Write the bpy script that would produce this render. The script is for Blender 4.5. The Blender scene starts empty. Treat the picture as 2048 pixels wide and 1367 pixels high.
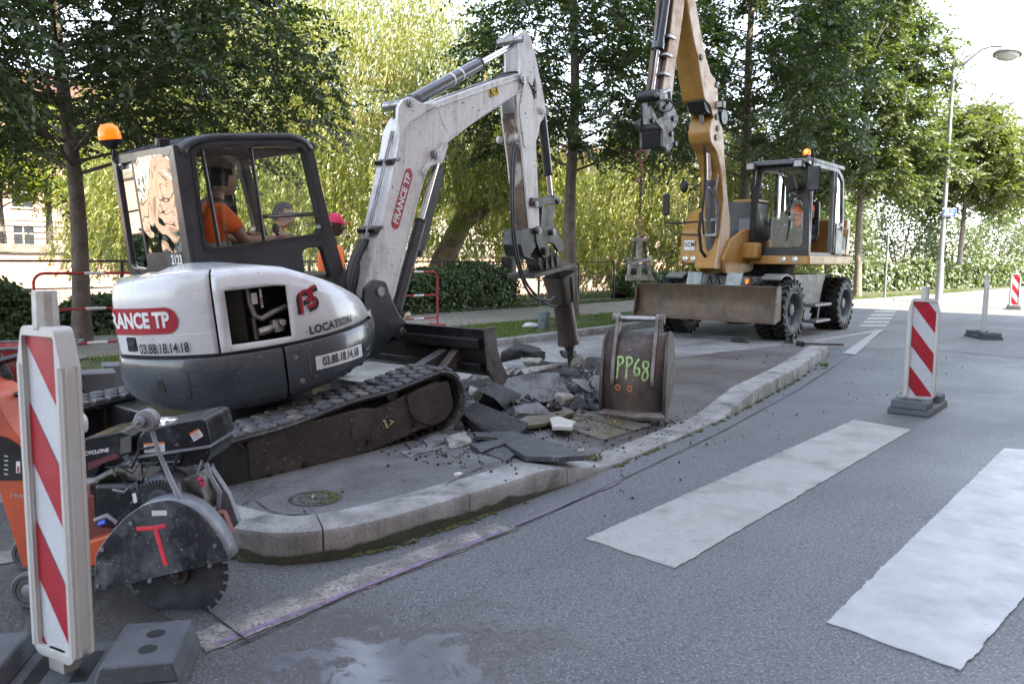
import bpy, bmesh, math, random
import numpy as np
from mathutils import Vector, Matrix, noise as mnoise
from mathutils.geometry import tessellate_polygon
R = math.radians
SC = bpy.context.scene
COL = SC.collection
# ------------------------------------------------------------------ camera
FPX = 1600.0; HCAM = 1.4; PITCH = math.atan(169.5/1600); ROLL = R(0.5)
cp, sp = math.cos(PITCH), math.sin(PITCH)
fwd = Vector((0, cp, -sp)); right0 = Vector((1, 0, 0)); up0 = Vector((0, sp, cp))
RT = right0*math.cos(ROLL)+up0*math.sin(ROLL); UP = -right0*math.sin(ROLL)+up0*math.cos(ROLL)
CAMP = Vector((0, 0, HCAM))
cam = bpy.data.cameras.new('camera'); camo = bpy.data.objects.new('camera', cam); COL.objects.link(camo)
cam.sensor_width = 36; cam.lens = 36*FPX/2048; cam.clip_end = 2000; cam.clip_start = 0.05
m = Matrix((RT, UP, -fwd)).transposed().to_4x4(); m.translation = CAMP
camo.matrix_world = m; SC.camera = camo
cam.dof.use_dof = True; cam.dof.focus_distance = 7.5; cam.dof.aperture_fstop = 4.5
# ------------------------------------------------------------------ street frame: s along the street, t across it
SD = Vector((.647, .762, 0)).normalized(); TD = Vector((-.762, .647, 0)).normalized()
def ST(s, t, z=0): return SD*s+TD*t+Vector((0, 0, z))
SUN_EL = R(47); SUNV = (-TD)*math.cos(SUN_EL)+Vector((0, 0, math.sin(SUN_EL)))
# ------------------------------------------------------------------ world, sun, exposure
W = bpy.data.worlds.new("World"); SC.world = W; W.use_nodes = True
nt = W.node_tree; nt.nodes.clear()
sky = nt.nodes.new('ShaderNodeTexSky'); sky.sky_type = 'NISHITA'; sky.sun_disc = False
sky.sun_elevation = SUN_EL; sky.sun_rotation = math.atan2(SUNV.x, SUNV.y)
sky.air_density = 1.0; sky.dust_density = 0.4; sky.ozone_density = 1.5; sky.altitude = 100
bg = nt.nodes.new('ShaderNodeBackground'); bg.inputs['Strength'].default_value = 0.15
wo = nt.nodes.new('ShaderNodeOutputWorld')
hs_ = nt.nodes.new('ShaderNodeHueSaturation'); hs_.inputs['Saturation'].default_value = .5; nt.links.new(sky.outputs[0], hs_.inputs['Color']); nt.links.new(hs_.outputs[0], bg.inputs[0]); nt.links.new(bg.outputs[0], wo.inputs[0])
sl = bpy.data.lights.new('sun', 'SUN'); sl.energy = 3.3; sl.angle = R(0.5); sl.color = (1, .9, .72)
so = bpy.data.objects.new('sun', sl); COL.objects.link(so)
so.rotation_euler = (-SUNV).to_track_quat('-Z', 'Y').to_euler(); so.location = (0, 0, 30)
SC.view_settings.view_transform = 'Standard'; SC.view_settings.look = 'None'
SC.view_settings.exposure = 2.65; SC.view_settings.gamma = 1
SC.cycles.max_bounces = 8; SC.cycles.transparent_max_bounces = 16
SC.cycles.diffuse_bounces = 3; SC.cycles.glossy_bounces = 3; SC.cycles.caustics_reflective = False
# ------------------------------------------------------------------ frames
class Frame:
    def __init__(s, o, yaw, pitch=0, roll=0):
        a, p, r = R(yaw), R(pitch), R(roll)
        f = Vector((math.sin(a)*math.cos(p), math.cos(a)*math.cos(p), math.sin(p)))
        l = Vector((-math.cos(a), math.sin(a), 0)); u = f.cross(l)
        l, u = l*math.cos(r)+u*math.sin(r), u*math.cos(r)-l*math.sin(r)
        s.M = Matrix((f, l, u)).transposed().to_4x4(); s.M.translation = Vector(o); s.I = s.M.inverted()
    def pl(s, px, py, ax, v):            # a point seen in the picture, on a plane of this frame
        d = fwd+RT*((px-1024)/FPX)+UP*((683.5-py)/FPX); c = s.I@CAMP; dl = s.I.to_3x3()@d
        return c+dl*((v-c[ax])/dl[ax])
def g(px, py, z=0):
    d = fwd+RT*((px-1024)/FPX)+UP*((683.5-py)/FPX); return CAMP+d*((z-HCAM)/d.z)
def at(px, py, D):                       # point at depth D (world y)
    d = fwd+RT*((px-1024)/FPX)+UP*((683.5-py)/FPX); return CAMP+d*(D/d.y)
WF = Frame((0, 0, 0), 90, 0)             # identity
WF.M = Matrix.Identity(4); WF.I = Matrix.Identity(4)
# ------------------------------------------------------------------ mesh builder
def roundpoly(pts, r, n=4):
    out = []; N = len(pts)
    rr = r if isinstance(r, (list, tuple)) else [r]*N
    for i in range(N):
        p = Vector(pts[i]); a = Vector(pts[i-1])-p; b = Vector(pts[(i+1) % N])-p
        k = min(rr[i], a.length*.48, b.length*.48)
        if k < 1e-5: out.append(tuple(p)); continue
        a = p+a.normalized()*k; b = p+b.normalized()*k
        for j in range(n+1):
            u = j/n; q = a*(1-u)**2+p*2*u*(1-u)+b*u*u; out.append(tuple(q))
    return out
class B:
    def __init__(s): s.bm = bmesh.new()
    def box(s, c, d, rot=None, taper=1.0):
        vs = []
        for z in (-1, 1):
            k = taper if z > 0 else 1
            for x, y in ((-1, -1), (1, -1), (1, 1), (-1, 1)):
                v = Vector((x*d[0]/2*k, y*d[1]/2*k, z*d[2]/2))
                if rot is not None: v = rot@v
                vs.append(s.bm.verts.new(v+Vector(c)))
        for f in ((3, 2, 1, 0), (4, 5, 6, 7), (0, 1, 5, 4), (1, 2, 6, 5), (2, 3, 7, 6), (3, 0, 4, 7)):
            s.bm.faces.new([vs[i] for i in f])
        return s
    def cyl(s, p0, p1, r0, r1=None, n=16, cap=True):
        p0, p1 = Vector(p0), Vector(p1); r1 = r0 if r1 is None else r1
        q = (p1-p0).to_track_quat('Z', 'Y'); A = []; Bq = []
        for i in range(n):
            a = 2*math.pi*i/n; e = Vector((math.cos(a), math.sin(a), 0))
            A.append(s.bm.verts.new(p0+q@(e*r0))); Bq.append(s.bm.verts.new(p1+q@(e*r1)))
        for i in range(n): s.bm.faces.new((A[i], A[(i+1) % n], Bq[(i+1) % n], Bq[i]))
        if cap: s.bm.faces.new(A[::-1]); s.bm.faces.new(Bq)
        return s
    def tube(s, pts, r, n=8, r1=None):
        pts = [Vector(p) for p in pts]; N = len(pts); rings = []; q = None; pt = None
        for i, p in enumerate(pts):
            t = (pts[min(i+1, N-1)]-pts[max(i-1, 0)]).normalized()
            if q is None: q = t.to_track_quat('Z', 'Y')
            else: q = pt.rotation_difference(t)@q
            pt = t; rr = r if r1 is None else r+(r1-r)*i/(N-1)
            if isinstance(r, (list, tuple)): rr = r[i]
            rings.append([s.bm.verts.new(p+q@Vector((math.cos(2*math.pi*k/n)*rr, math.sin(2*math.pi*k/n)*rr, 0))) for k in range(n)])
        for i in range(N-1):
            for k in range(n):
                s.bm.faces.new((rings[i][k], rings[i][(k+1) % n], rings[i+1][(k+1) % n], rings[i+1][k]))
        s.bm.faces.new(rings[0][::-1]); s.bm.faces.new(rings[-1]); return s
    def prism(s, poly, ax, a0, a1, holes=()):
        def P(p, a): return Vector({0: (a, p[0], p[1]), 1: (p[0], a, p[1]), 2: (p[0], p[1], a)}[ax])
        loops = [list(poly)]+[list(h) for h in holes]
        tri = tessellate_polygon([[Vector((p[0], p[1], 0)) for p in l] for l in loops])
        flat = [p for l in loops for p in l]
        v0 = [s.bm.verts.new(P(p, a0)) for p in flat]; v1 = [s.bm.verts.new(P(p, a1)) for p in flat]
        if not holes:
            s.bm.faces.new(v0); s.bm.faces.new(v1[::-1])
        else:
            for t in tri:
                try: s.bm.faces.new([v0[i] for i in t]); s.bm.faces.new([v1[i] for i in t[::-1]])
                except ValueError: pass
        k = 0
        for l in loops:
            n = len(l)
            for i in range(n):
                a, b = k+i, k+(i+1) % n
                s.bm.faces.new((v0[a], v0[b], v1[b], v1[a]))
            k += n
        return s
    def lathe(s, prof, o, axis, n=24):       # prof: (radius, height along axis)
        q = Vector(axis).to_track_quat('Z', 'Y'); o = Vector(o); rings = []
        for r, h in prof:
            rings.append([s.bm.verts.new(o+q@Vector((math.cos(2*math.pi*k/n)*max(r, 1e-4), math.sin(2*math.pi*k/n)*max(r, 1e-4), h))) for k in range(n)])
        for i in range(len(rings)-1):
            for k in range(n):
                s.bm.faces.new((rings[i][k], rings[i][(k+1) % n], rings[i+1][(k+1) % n], rings[i+1][k]))
        return s
    def ball(s, c, r, seg=12, sc=(1, 1, 1)):
        M = Matrix.Translation(Vector(c))@Matrix.Diagonal((r*sc[0], r*sc[1], r*sc[2], 1))
        bmesh.ops.create_uvsphere(s.bm, u_segments=seg, v_segments=seg//2+2, radius=1, matrix=M); return s
    def grid(s, rows, close=False):
        V = [[s.bm.verts.new(p) for p in r] for r in rows]
        for i in range(len(V)-1):
            m_ = len(V[i])
            for j in range(m_ if close else m_-1):
                s.bm.faces.new((V[i][j], V[i][(j+1) % m_], V[i+1][(j+1) % m_], V[i+1][j]))
        return s
    def poly(s, pts): s.bm.faces.new([s.bm.verts.new(Vector(p)) for p in pts]); return s
    def join(s, o): 
        me = bpy.data.meshes.new('t'); o.bm.to_mesh(me); s.bm.from_mesh(me); bpy.data.meshes.remove(me); return s
WM = {}
def link(name, data, parent=None, M=None):
    o = bpy.data.objects.new(name, data); COL.objects.link(o)
    M = M if M is not None else (WM[parent.name] if parent else Matrix.Identity(4))
    WM[o.name] = M.copy()
    if parent:
        o.parent = parent; o.matrix_parent_inverse = Matrix.Identity(4); o.matrix_basis = WM[parent.name].inverted()@M
    else: o.matrix_basis = M
    return o
def tag(o, label=None, cat=None, group=None, kind=None):
    if label: o['label'] = label
    if cat: o['category'] = cat
    if group: o['group'] = group
    if kind: o['kind'] = kind
    return o
def thing(name, label, cat, M=None, group=None): return tag(link(name, None, None, M), label, cat, group)
def part(name, b, mat, parent=None, M=None, bev=0.0, smooth=35, seg=2, label=None, recalc=True, solid=0):
    bm = b.bm if isinstance(b, B) else b
    if recalc: bmesh.ops.recalc_face_normals(bm, faces=bm.faces)
    me = bpy.data.meshes.new(name); bm.to_mesh(me); bm.free()
    if smooth:
        me.polygons.foreach_set('use_smooth', [True]*len(me.polygons)); me.set_sharp_from_angle(angle=R(smooth))
    me.materials.append(mat)
    o = link(name, me, parent, M)
    if solid:
        md = o.modifiers.new('s', 'SOLIDIFY'); md.thickness = solid; md.offset = -1
    if bev:
        md = o.modifiers.new('b', 'BEVEL'); md.width = bev; md.segments = seg; md.limit_method = 'ANGLE'; md.angle_limit = R(38); md.harden_normals = True
    if label: o['label'] = label
    return o
def struct(name, b, mat, **k): return tag(part(name, b, mat, **k), kind='structure')
def ptmesh(name, V, F, mat, parent=None, M=None, smooth=False):
    V = np.asarray(V, np.float32); F = np.asarray(F, np.int32); k = F.shape[1]
    me = bpy.data.meshes.new(name); me.vertices.add(len(V)); me.vertices.foreach_set('co', V.ravel())
    me.loops.add(F.size); me.loops.foreach_set('vertex_index', F.ravel()); me.polygons.add(len(F))
    me.polygons.foreach_set('loop_start', np.arange(0, F.size, k, dtype=np.int32))
    me.polygons.foreach_set('loop_total', np.full(len(F), k, np.int32))
    me.update(calc_edges=True); me.materials.append(mat)
    if smooth: me.polygons.foreach_set('use_smooth', np.ones(len(F), bool))
    return link(name, me, parent, M)
def text(s, size, f, bold=0.0, sx=1.0, sp=1.0, cut=0, fitw=0):
    """flat lettering; f maps (u, v) to a point. Returns a B"""
    cu = bpy.data.curves.new('t', 'FONT'); cu.body = s; cu.size = size; cu.offset = bold; cu.space_character = sp
    cu.align_x = 'CENTER'; cu.align_y = 'CENTER'; cu.resolution_u = 3
    o = bpy.data.objects.new('t', cu); COL.objects.link(o)
    me = bpy.data.meshes.new_from_object(o.evaluated_get(bpy.context.evaluated_depsgraph_get()))
    b = B(); b.bm.from_mesh(me); bpy.data.objects.remove(o); bpy.data.curves.remove(cu); bpy.data.meshes.remove(me)
    if fitw: xs = [v.co.x for v in b.bm.verts]; mid = (max(xs)+min(xs))/2; sx = fitw/(max(xs)-min(xs)); bmesh.ops.translate(b.bm, vec=(-mid, 0, 0), verts=b.bm.verts)
    if cut:
        for ax in (0, 1):
            lo = min(v.co[ax] for v in b.bm.verts); hi = max(v.co[ax] for v in b.bm.verts); c = lo
            while c < hi:
                c += cut; q = [0, 0, 0]; q[ax] = c; nn = [0, 0, 0]; nn[ax] = 1
                bmesh.ops.bisect_plane(b.bm, geom=b.bm.verts[:]+b.bm.edges[:]+b.bm.faces[:], plane_co=q, plane_no=nn)
    for v in b.bm.verts: v.co = Vector(f(v.co.x*sx, v.co.y))
    return b
# ------------------------------------------------------------------ materials
def nodes(name):
    m = bpy.data.materials.new(name); m.use_nodes = True; t = m.node_tree; t.nodes.clear()
    out = t.nodes.new('ShaderNodeOutputMaterial'); return m, t, out
def N(t, typ, **k):
    n = t.nodes.new(typ)
    for a, v in k.items():
        if a.startswith('i_'): n.inputs[a[2:].replace('_', ' ')].default_value = v
        elif a.startswith('n') and a[1:].isdigit(): n.inputs[int(a[1:])].default_value = v
        else: setattr(n, a, v)
    return n
def ramp(t, src, stops):
    n = t.nodes.new('ShaderNodeValToRGB'); e = n.color_ramp.elements
    while len(e) < len(stops): e.new(.5)
    for i, (p, c) in enumerate(stops):
        e[i].position = p; e[i].color = (c, c, c, 1) if isinstance(c, (int, float)) else (*c, 1)
    t.links.new(src, n.inputs[0]); return n
def mixc(t, fac, a, b, mode='MIX'):
    n = t.nodes.new('ShaderNodeMix'); n.data_type = 'RGBA'; n.blend_type = mode
    for s_, v in ((0, fac), (6, a), (7, b)):
        if hasattr(v, 'is_linked') or hasattr(v, 'links'): t.links.new(v, n.inputs[s_])
        elif isinstance(v, (int, float)): n.inputs[s_].default_value = v if s_ == 0 else (v, v, v, 1)
        else: n.inputs[s_].default_value = (*v, 1)
    return n.outputs[2]
def coords(t, world=False, sc=1):
    if world: o = t.nodes.new('ShaderNodeNewGeometry').outputs['Position']
    else: o = t.nodes.new('ShaderNodeTexCoord').outputs['Object']
    return o
def noise(t, co, scale, det=4, rough=.6, dist=0, stretch=None):
    if stretch:
        mp = N(t, 'ShaderNodeMapping'); mp.inputs['Scale'].default_value = stretch; t.links.new(co, mp.inputs[0]); co = mp.outputs[0]
    n = N(t, 'ShaderNodeTexNoise', i_Scale=scale, i_Detail=det, i_Roughness=rough, i_Distortion=dist); t.links.new(co, n.inputs['Vector'])
    return n.outputs['Fac']
def bump(t, h, strength=.3, dist=.01, prev=None):
    b = N(t, 'ShaderNodeBump', i_Strength=strength, i_Distance=dist); t.links.new(h, b.inputs['Height'])
    if prev is not None: t.links.new(prev, b.inputs['Normal'])
    return b.outputs[0]
def mat(name, c, rough=.5, metal=0, c2=None, sc=6, th=(.45, .65), speck=None, sp_sc=120, sp_th=(.66, .7), bmp=0, bsc=80, bd=.004, rv=.15,
        streak=None, coat=0, world=False, c3=None, sc3=2.0, th3=(.5, .7)):
    m, t, out = nodes(name); co = coords(t, world); p = t.nodes.new('ShaderNodeBsdfPrincipled')
    col = None
    n1 = noise(t, co, sc, 6, .65)
    col = mixc(t, ramp(t, n1, [(th[0], 0), (th[1], 1)]).outputs[0], c, c2 if c2 else tuple(x*.8 for x in c))
    if c3:
        n3 = noise(t, co, sc3, 5, .6, .4); col = mixc(t, ramp(t, n3, [(th3[0], 0), (th3[1], 1)]).outputs[0], col, c3)
    if streak:
        n4 = noise(t, co, 9, 5, .7, 0, (1, 1, .12)); col = mixc(t, ramp(t, n4, [(.5, 0), (.75, .7)]).outputs[0], col, streak)
    if speck:
        n2 = noise(t, co, sp_sc, 2, .5); col = mixc(t, ramp(t, n2, [(sp_th[0], 0), (sp_th[1], 1)]).outputs[0], col, speck)
    t.links.new(col, p.inputs['Base Color']); p.inputs['Metallic'].default_value = metal
    rr = ramp(t, n1, [(.3, max(.02, rough-rv)), (.7, min(1, rough+rv))]); t.links.new(rr.outputs[0], p.inputs['Roughness'])
    if coat: p.inputs['Coat Weight'].default_value = coat; p.inputs['Coat Roughness'].default_value = .08
    if bmp: t.links.new(bump(t, noise(t, co, bsc, 5, .6), bmp, bd), p.inputs['Normal'])
    t.links.new(p.outputs[0], out.inputs[0]); return m
def glass(name, tint=(.9, .97, .95), refl=1.0, wav=0.0, minr=0.04, dark=1.0):
    m, t, out = nodes(name); co = coords(t)
    tr = N(t, 'ShaderNodeBsdfTransparent'); tr.inputs[0].default_value = (*[x*dark for x in tint], 1)
    gl = N(t, 'ShaderNodeBsdfGlossy'); gl.inputs['Roughness'].default_value = .02
    fr = N(t, 'ShaderNodeFresnel', i_IOR=1.5)
    mp = N(t, 'ShaderNodeMapRange'); mp.inputs[3].default_value = minr; mp.inputs[4].default_value = refl; mp.inputs[1].default_value = .03
    t.links.new(fr.outputs[0], mp.inputs[0])
    if wav:
        w = N(t, 'ShaderNodeTexNoise', i_Scale=3.2, i_Detail=1.5, i_Distortion=1.0); t.links.new(co, w.inputs['Vector'])
        nb = bump(t, w.outputs['Fac'], wav, .06); t.links.new(nb, gl.inputs['Normal'])
    mx = N(t, 'ShaderNodeMixShader'); t.links.new(mp.outputs[0], mx.inputs[0]); t.links.new(tr.outputs[0], mx.inputs[1]); t.links.new(gl.outputs[0], mx.inputs[2])
    t.links.new(mx.outputs[0], out.inputs[0]); return m
def emis(name, c, s, base=None):
    m, t, out = nodes(name); p = t.nodes.new('ShaderNodeBsdfPrincipled'); p.inputs['Base Color'].default_value = (*(base or c), 1)
    p.inputs['Emission Color'].default_value = (*c, 1); p.inputs['Emission Strength'].default_value = s; p.inputs['Roughness'].default_value = .15
    t.links.new(p.outputs[0], out.inputs[0]); return m
def leafmat(name, c, c2, trans=.45, tc=None, gloss=.12, hue=.04, patch=None, psc=.6):
    m, t, out = nodes(name); gi = t.nodes.new('ShaderNodeNewGeometry')
    col = mixc(t, gi.outputs['Random Per Island'], c, c2)
    if patch:
        n = noise(t, coords(t), psc, 3, .6); col = mixc(t, ramp(t, n, [(.5, 0), (.62, 1)]).outputs[0], col, patch)
    d = N(t, 'ShaderNodeBsdfDiffuse'); tl = N(t, 'ShaderNodeBsdfTranslucent'); gl = N(t, 'ShaderNodeBsdfGlossy'); gl.inputs['Roughness'].default_value = .5
    t.links.new(col, d.inputs[0])
    tcol = mixc(t, 1.0, col, tc or (1.6, 1.7, .55), 'MULTIPLY'); t.links.new(tcol, tl.inputs[0])
    a = N(t, 'ShaderNodeMixShader'); a.inputs[0].default_value = trans; t.links.new(d.outputs[0], a.inputs[1]); t.links.new(tl.outputs[0], a.inputs[2])
    b = N(t, 'ShaderNodeMixShader'); b.inputs[0].default_value = gloss; t.links.new(a.outputs[0], b.inputs[1]); t.links.new(gl.outputs[0], b.inputs[2])
    t.links.new(b.outputs[0], out.inputs[0]); return m
# ================================================================== MATERIALS
def asphalt(name, c=(.092, .097, .106), c2=(.068, .072, .079), light=(.34, .345, .35), rough=(.38, .6), puddle=False, dust=None, brown=None):
    m, t, out = nodes(name); co = coords(t, True); p = t.nodes.new('ShaderNodeBsdfPrincipled')
    big = noise(t, co, .7, 5, .6, .5); agg = noise(t, co, 95, 3, .7); agg2 = noise(t, co, 42, 2, .6)
    col = mixc(t, ramp(t, big, [(.35, 0), (.65, 1)]).outputs[0], c, c2)
    col = mixc(t, ramp(t, noise(t, co, .23, 4, .55, .3), [(.42, 0), (.6, .55)]).outputs[0], col, tuple(x*1.5 for x in c)); col = mixc(t, ramp(t, noise(t, co, 1.7, 6, .7, 1.5), [(.56, 0), (.72, .5)]).outputs[0], col, tuple(x*.55 for x in c))
    mpw = N(t, 'ShaderNodeMapping'); mpw.inputs['Rotation'].default_value = (0, 0, -math.atan2(SD.y, SD.x)); t.links.new(co, mpw.inputs[0]); wear = noise(t, mpw.outputs[0], 1.0, 4, .6, .3, (.09, 1.3, 1)); col = mixc(t, ramp(t, wear, [(.44, 0), (.62, .5)]).outputs[0], col, tuple(x*.62 for x in c)); stn = noise(t, co, 4.5, 3, .5, .4); col = mixc(t, ramp(t, stn, [(.66, 0), (.72, .55)]).outputs[0], col, tuple(x*.45 for x in c))
    if brown: col = mixc(t, ramp(t, noise(t, co, .9, 5, .65, .8), [(.48, 0), (.66, .75)]).outputs[0], col, brown)
    col = mixc(t, ramp(t, agg, [(.53, 0), (.64, .85)]).outputs[0], col, light)
    col = mixc(t, ramp(t, agg2, [(.33, .85), (.45, 0)]).outputs[0], col, tuple(x*.35 for x in c))
    if dust: col = mixc(t, ramp(t, noise(t, co, 1.3, 7, .7, 1), [(.4, 0), (.66, .9)]).outputs[0], col, dust)
    rg = ramp(t, big, [(.3, rough[0]), (.7, rough[1])]).outputs[0]
    nrm = bump(t, agg, .8, .006, bump(t, agg2, .5, .01))
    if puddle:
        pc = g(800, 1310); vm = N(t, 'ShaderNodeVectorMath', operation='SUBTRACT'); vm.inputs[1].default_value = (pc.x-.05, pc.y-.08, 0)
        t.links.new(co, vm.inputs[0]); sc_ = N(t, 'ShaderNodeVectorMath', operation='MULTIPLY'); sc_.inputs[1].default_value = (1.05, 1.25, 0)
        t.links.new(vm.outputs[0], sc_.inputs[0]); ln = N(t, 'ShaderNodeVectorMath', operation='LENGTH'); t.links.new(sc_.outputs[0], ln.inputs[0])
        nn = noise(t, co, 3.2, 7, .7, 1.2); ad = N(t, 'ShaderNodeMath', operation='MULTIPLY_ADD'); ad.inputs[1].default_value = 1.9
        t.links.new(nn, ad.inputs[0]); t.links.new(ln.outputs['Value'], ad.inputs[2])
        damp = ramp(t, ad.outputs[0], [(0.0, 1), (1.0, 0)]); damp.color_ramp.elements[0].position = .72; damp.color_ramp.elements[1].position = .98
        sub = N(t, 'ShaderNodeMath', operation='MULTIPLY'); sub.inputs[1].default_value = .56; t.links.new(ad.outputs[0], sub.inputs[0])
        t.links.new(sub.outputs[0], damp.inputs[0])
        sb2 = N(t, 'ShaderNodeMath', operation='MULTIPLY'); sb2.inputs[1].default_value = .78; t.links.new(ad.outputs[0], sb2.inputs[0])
        wet_sheen = ramp(t, sb2.outputs[0], [(.87, 1), (1.0, 0)])
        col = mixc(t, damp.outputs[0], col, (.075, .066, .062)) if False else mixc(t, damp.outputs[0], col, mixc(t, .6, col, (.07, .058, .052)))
        col = mixc(t, wet_sheen.outputs[0], col, mixc(t, ramp(t, noise(t, co, 9, 4, .6, 1), [(.4, 0), (.6, .6)]).outputs[0], (.12, .127, .145), (.075, .08, .09)))  # milky tone paints the sky sheen of the wet film into the colour
        rg = mixc(t, damp.outputs[0], rg, .34); rg = mixc(t, wet_sheen.outputs[0], rg, .16)
        inv = N(t, 'ShaderNodeMath', operation='SUBTRACT'); inv.inputs[0].default_value = 1.0; t.links.new(wet_sheen.outputs[0], inv.inputs[1])
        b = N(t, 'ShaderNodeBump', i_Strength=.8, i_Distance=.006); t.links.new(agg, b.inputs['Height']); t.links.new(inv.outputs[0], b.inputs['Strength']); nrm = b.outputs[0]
    t.links.new(col, p.inputs['Base Color']); t.links.new(rg, p.inputs['Roughness']); t.links.new(nrm, p.inputs['Normal'])
    t.links.new(p.outputs[0], out.inputs[0]); return m
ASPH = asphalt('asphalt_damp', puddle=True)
ASPH2 = asphalt('asphalt_old', (.15, .15, .15), (.12, .12, .12), (.34, .34, .34), (.6, .8))
BROWN = asphalt('asphalt_brown', (.062, .053, .05), (.042, .036, .035), (.16, .15, .145), (.28, .6), dust=(.13, .125, .12))
GREYA = asphalt('asphalt_island', (.075, .075, .078), (.05, .05, .053), (.2, .2, .2), (.5, .75), dust=(.16, .16, .163))
DUSTY = asphalt('dusty_concrete', (.15, .15, .15), (.10, .10, .105), (.3, .3, .3), (.4, .75), dust=(.36, .36, .355))
PAINT = mat('road_paint', (.34, .335, .325), .5, 0, (.29, .28, .265), 3, (.4, .7), speck=(.17, .17, .18), sp_sc=55, sp_th=(.62, .72), bmp=.6, bsc=120, bd=.003, world=True, c3=(.15, .14, .13), sc3=2.6, th3=(.5, .78), streak=(.3, .29, .28))
PAINTN = mat('road_paint_fresh', (.38, .385, .39), .42, 0, (.3, .305, .31), 4, (.4, .7), speck=(.4, .4, .42), sp_sc=60, sp_th=(.66, .76), bmp=.5, bsc=120, bd=.003, world=True)
PAINTW = mat('road_paint_worn', (.34, .31, .28), .6, 0, (.16, .15, .14), 5, (.35, .6), speck=(.08, .08, .085), sp_sc=70, sp_th=(.5, .62), bmp=.5, bsc=120, bd=.003, world=True, c3=(.13, .12, .11), sc3=4, th3=(.45, .6))
KERBM = mat('kerb_granite', (.33, .33, .325), .75, 0, (.2, .2, .19), 5, (.35, .65), speck=(.12, .12, .12), sp_sc=150, sp_th=(.55, .68), bmp=.6, bsc=60, bd=.006, world=True, c3=(.09, .09, .075), sc3=3.0, th3=(.52, .66), streak=(.1, .1, .09))
PURPLE = mat('purple_spray', (.22, .14, .26), .7, 0, (.12, .1, .13), 20, (.4, .6), world=True)
CUT = mat('saw_cut', (.01, .01, .011), .8, world=True)
MOSS = mat('moss', (.07, .08, .02), .95, 0, (.03, .035, .012), 30, bmp=.8, bsc=90, bd=.01, world=True)
EARTH = mat('bank_earth', (.09, .08, .05), .95, 0, (.05, .06, .025), 3, bmp=.7, bsc=20, bd=.03, world=True)
TACT = mat('tactile_paving', (.12, .115, .085), .6, 0, (.16, .15, .13), 5, (.4, .6), speck=(.25, .24, .22), sp_sc=90, bmp=.4, world=True, c3=(.1, .085, .03), sc3=3, th3=(.5, .62))
def brickmat():
    m, t, out = nodes('brick_pavers'); co = coords(t, True); p = t.nodes.new('ShaderNodeBsdfPrincipled')
    mp = N(t, 'ShaderNodeMapping'); mp.inputs['Rotation'].default_value = (0, 0, -math.atan2(SD.y, SD.x)); t.links.new(co, mp.inputs[0])
    bk = N(t, 'ShaderNodeTexBrick', i_Scale=1.0); t.links.new(mp.outputs[0], bk.inputs[0])
    bk.inputs['Color1'].default_value = (.3, .27, .24, 1); bk.inputs['Color2'].default_value = (.22, .2, .185, 1); bk.inputs['Mortar'].default_value = (.06, .075, .03, 1)
    bk.inputs['Brick Width'].default_value = .21; bk.inputs['Row Height'].default_value = .11; bk.inputs['Mortar Size'].default_value = .009
    n = noise(t, co, 1.2, 5, .6); col = mixc(t, ramp(t, n, [(.4, 0), (.7, .6)]).outputs[0], bk.outputs[0], (.16, .15, .13))
    t.links.new(col, p.inputs['Base Color']); p.inputs['Roughness'].default_value = .8
    t.links.new(bump(t, bk.outputs['Fac'], -.6, .006), p.inputs['Normal']); t.links.new(p.outputs[0], out.inputs[0]); return m
BRICK = brickmat()
VERGE = mat('verge_soil', (.06, .075, .025), .95, 0, (.1, .085, .05), 1.5, (.45, .6), bmp=.8, bsc=40, bd=.02, world=True)
WATER = mat('canal_water', (.02, .03, .018), .08, 0, (.015, .02, .014), 1, bmp=.2, bsc=3, bd=.05, world=True)
# ================================================================== GROUND
def st_sheet(name, pts, z, m, **k):
    b = B(); b.poly([ST(s, t, z) for s, t in pts]); return struct(name, b, m, **k)
def ragged(P, rnd, amp=.006, step=.03):
    out = []
    for i in range(len(P)):
        a, c = P[i], P[(i+1) % len(P)]; n = max(1, int((c-a).length/step)); d = (c-a).normalized(); q = Vector((-d.y, d.x, 0))
        for k in range(n): out.append(a.lerp(c, k/n)+q*(rnd.gauss(0, amp*.45) if k else 0)+q*amp*mnoise.noise(Vector((k*.21, i, 0))))
    return out
def px_sheet(name, pts, z, m, amp=.006):
    b = B(); P = ragged([g(x, y) for x, y in pts], random.Random(9), amp); b.prism([(p.x, p.y) for p in P], 2, z-.004, z); return struct(name, b, m, smooth=0)
# the road up to the kerb, and land beyond the canal as one terrain with the canal cut into it
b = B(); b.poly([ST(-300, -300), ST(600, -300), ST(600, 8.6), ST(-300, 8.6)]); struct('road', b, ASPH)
OLD = [(13.3, -8), (13.6, 2.0), (13.9, 2.9), (13.0, 4.6), (12.9, 8.2), (40, 8.2), (80, 8.2), (80, -60), (13.3, -60)]
st_sheet('old_road_surface', OLD, .004, ASPH2)
st_sheet('dusty_carriageway', [(-20, 5.0), (2.2, 5.0), (5, 5.15), (9, 5.0), (12.3, 4.6), (13.2, 5.4), (14.2, 8.24), (-20, 8.24)], .006, DUSTY)
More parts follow.
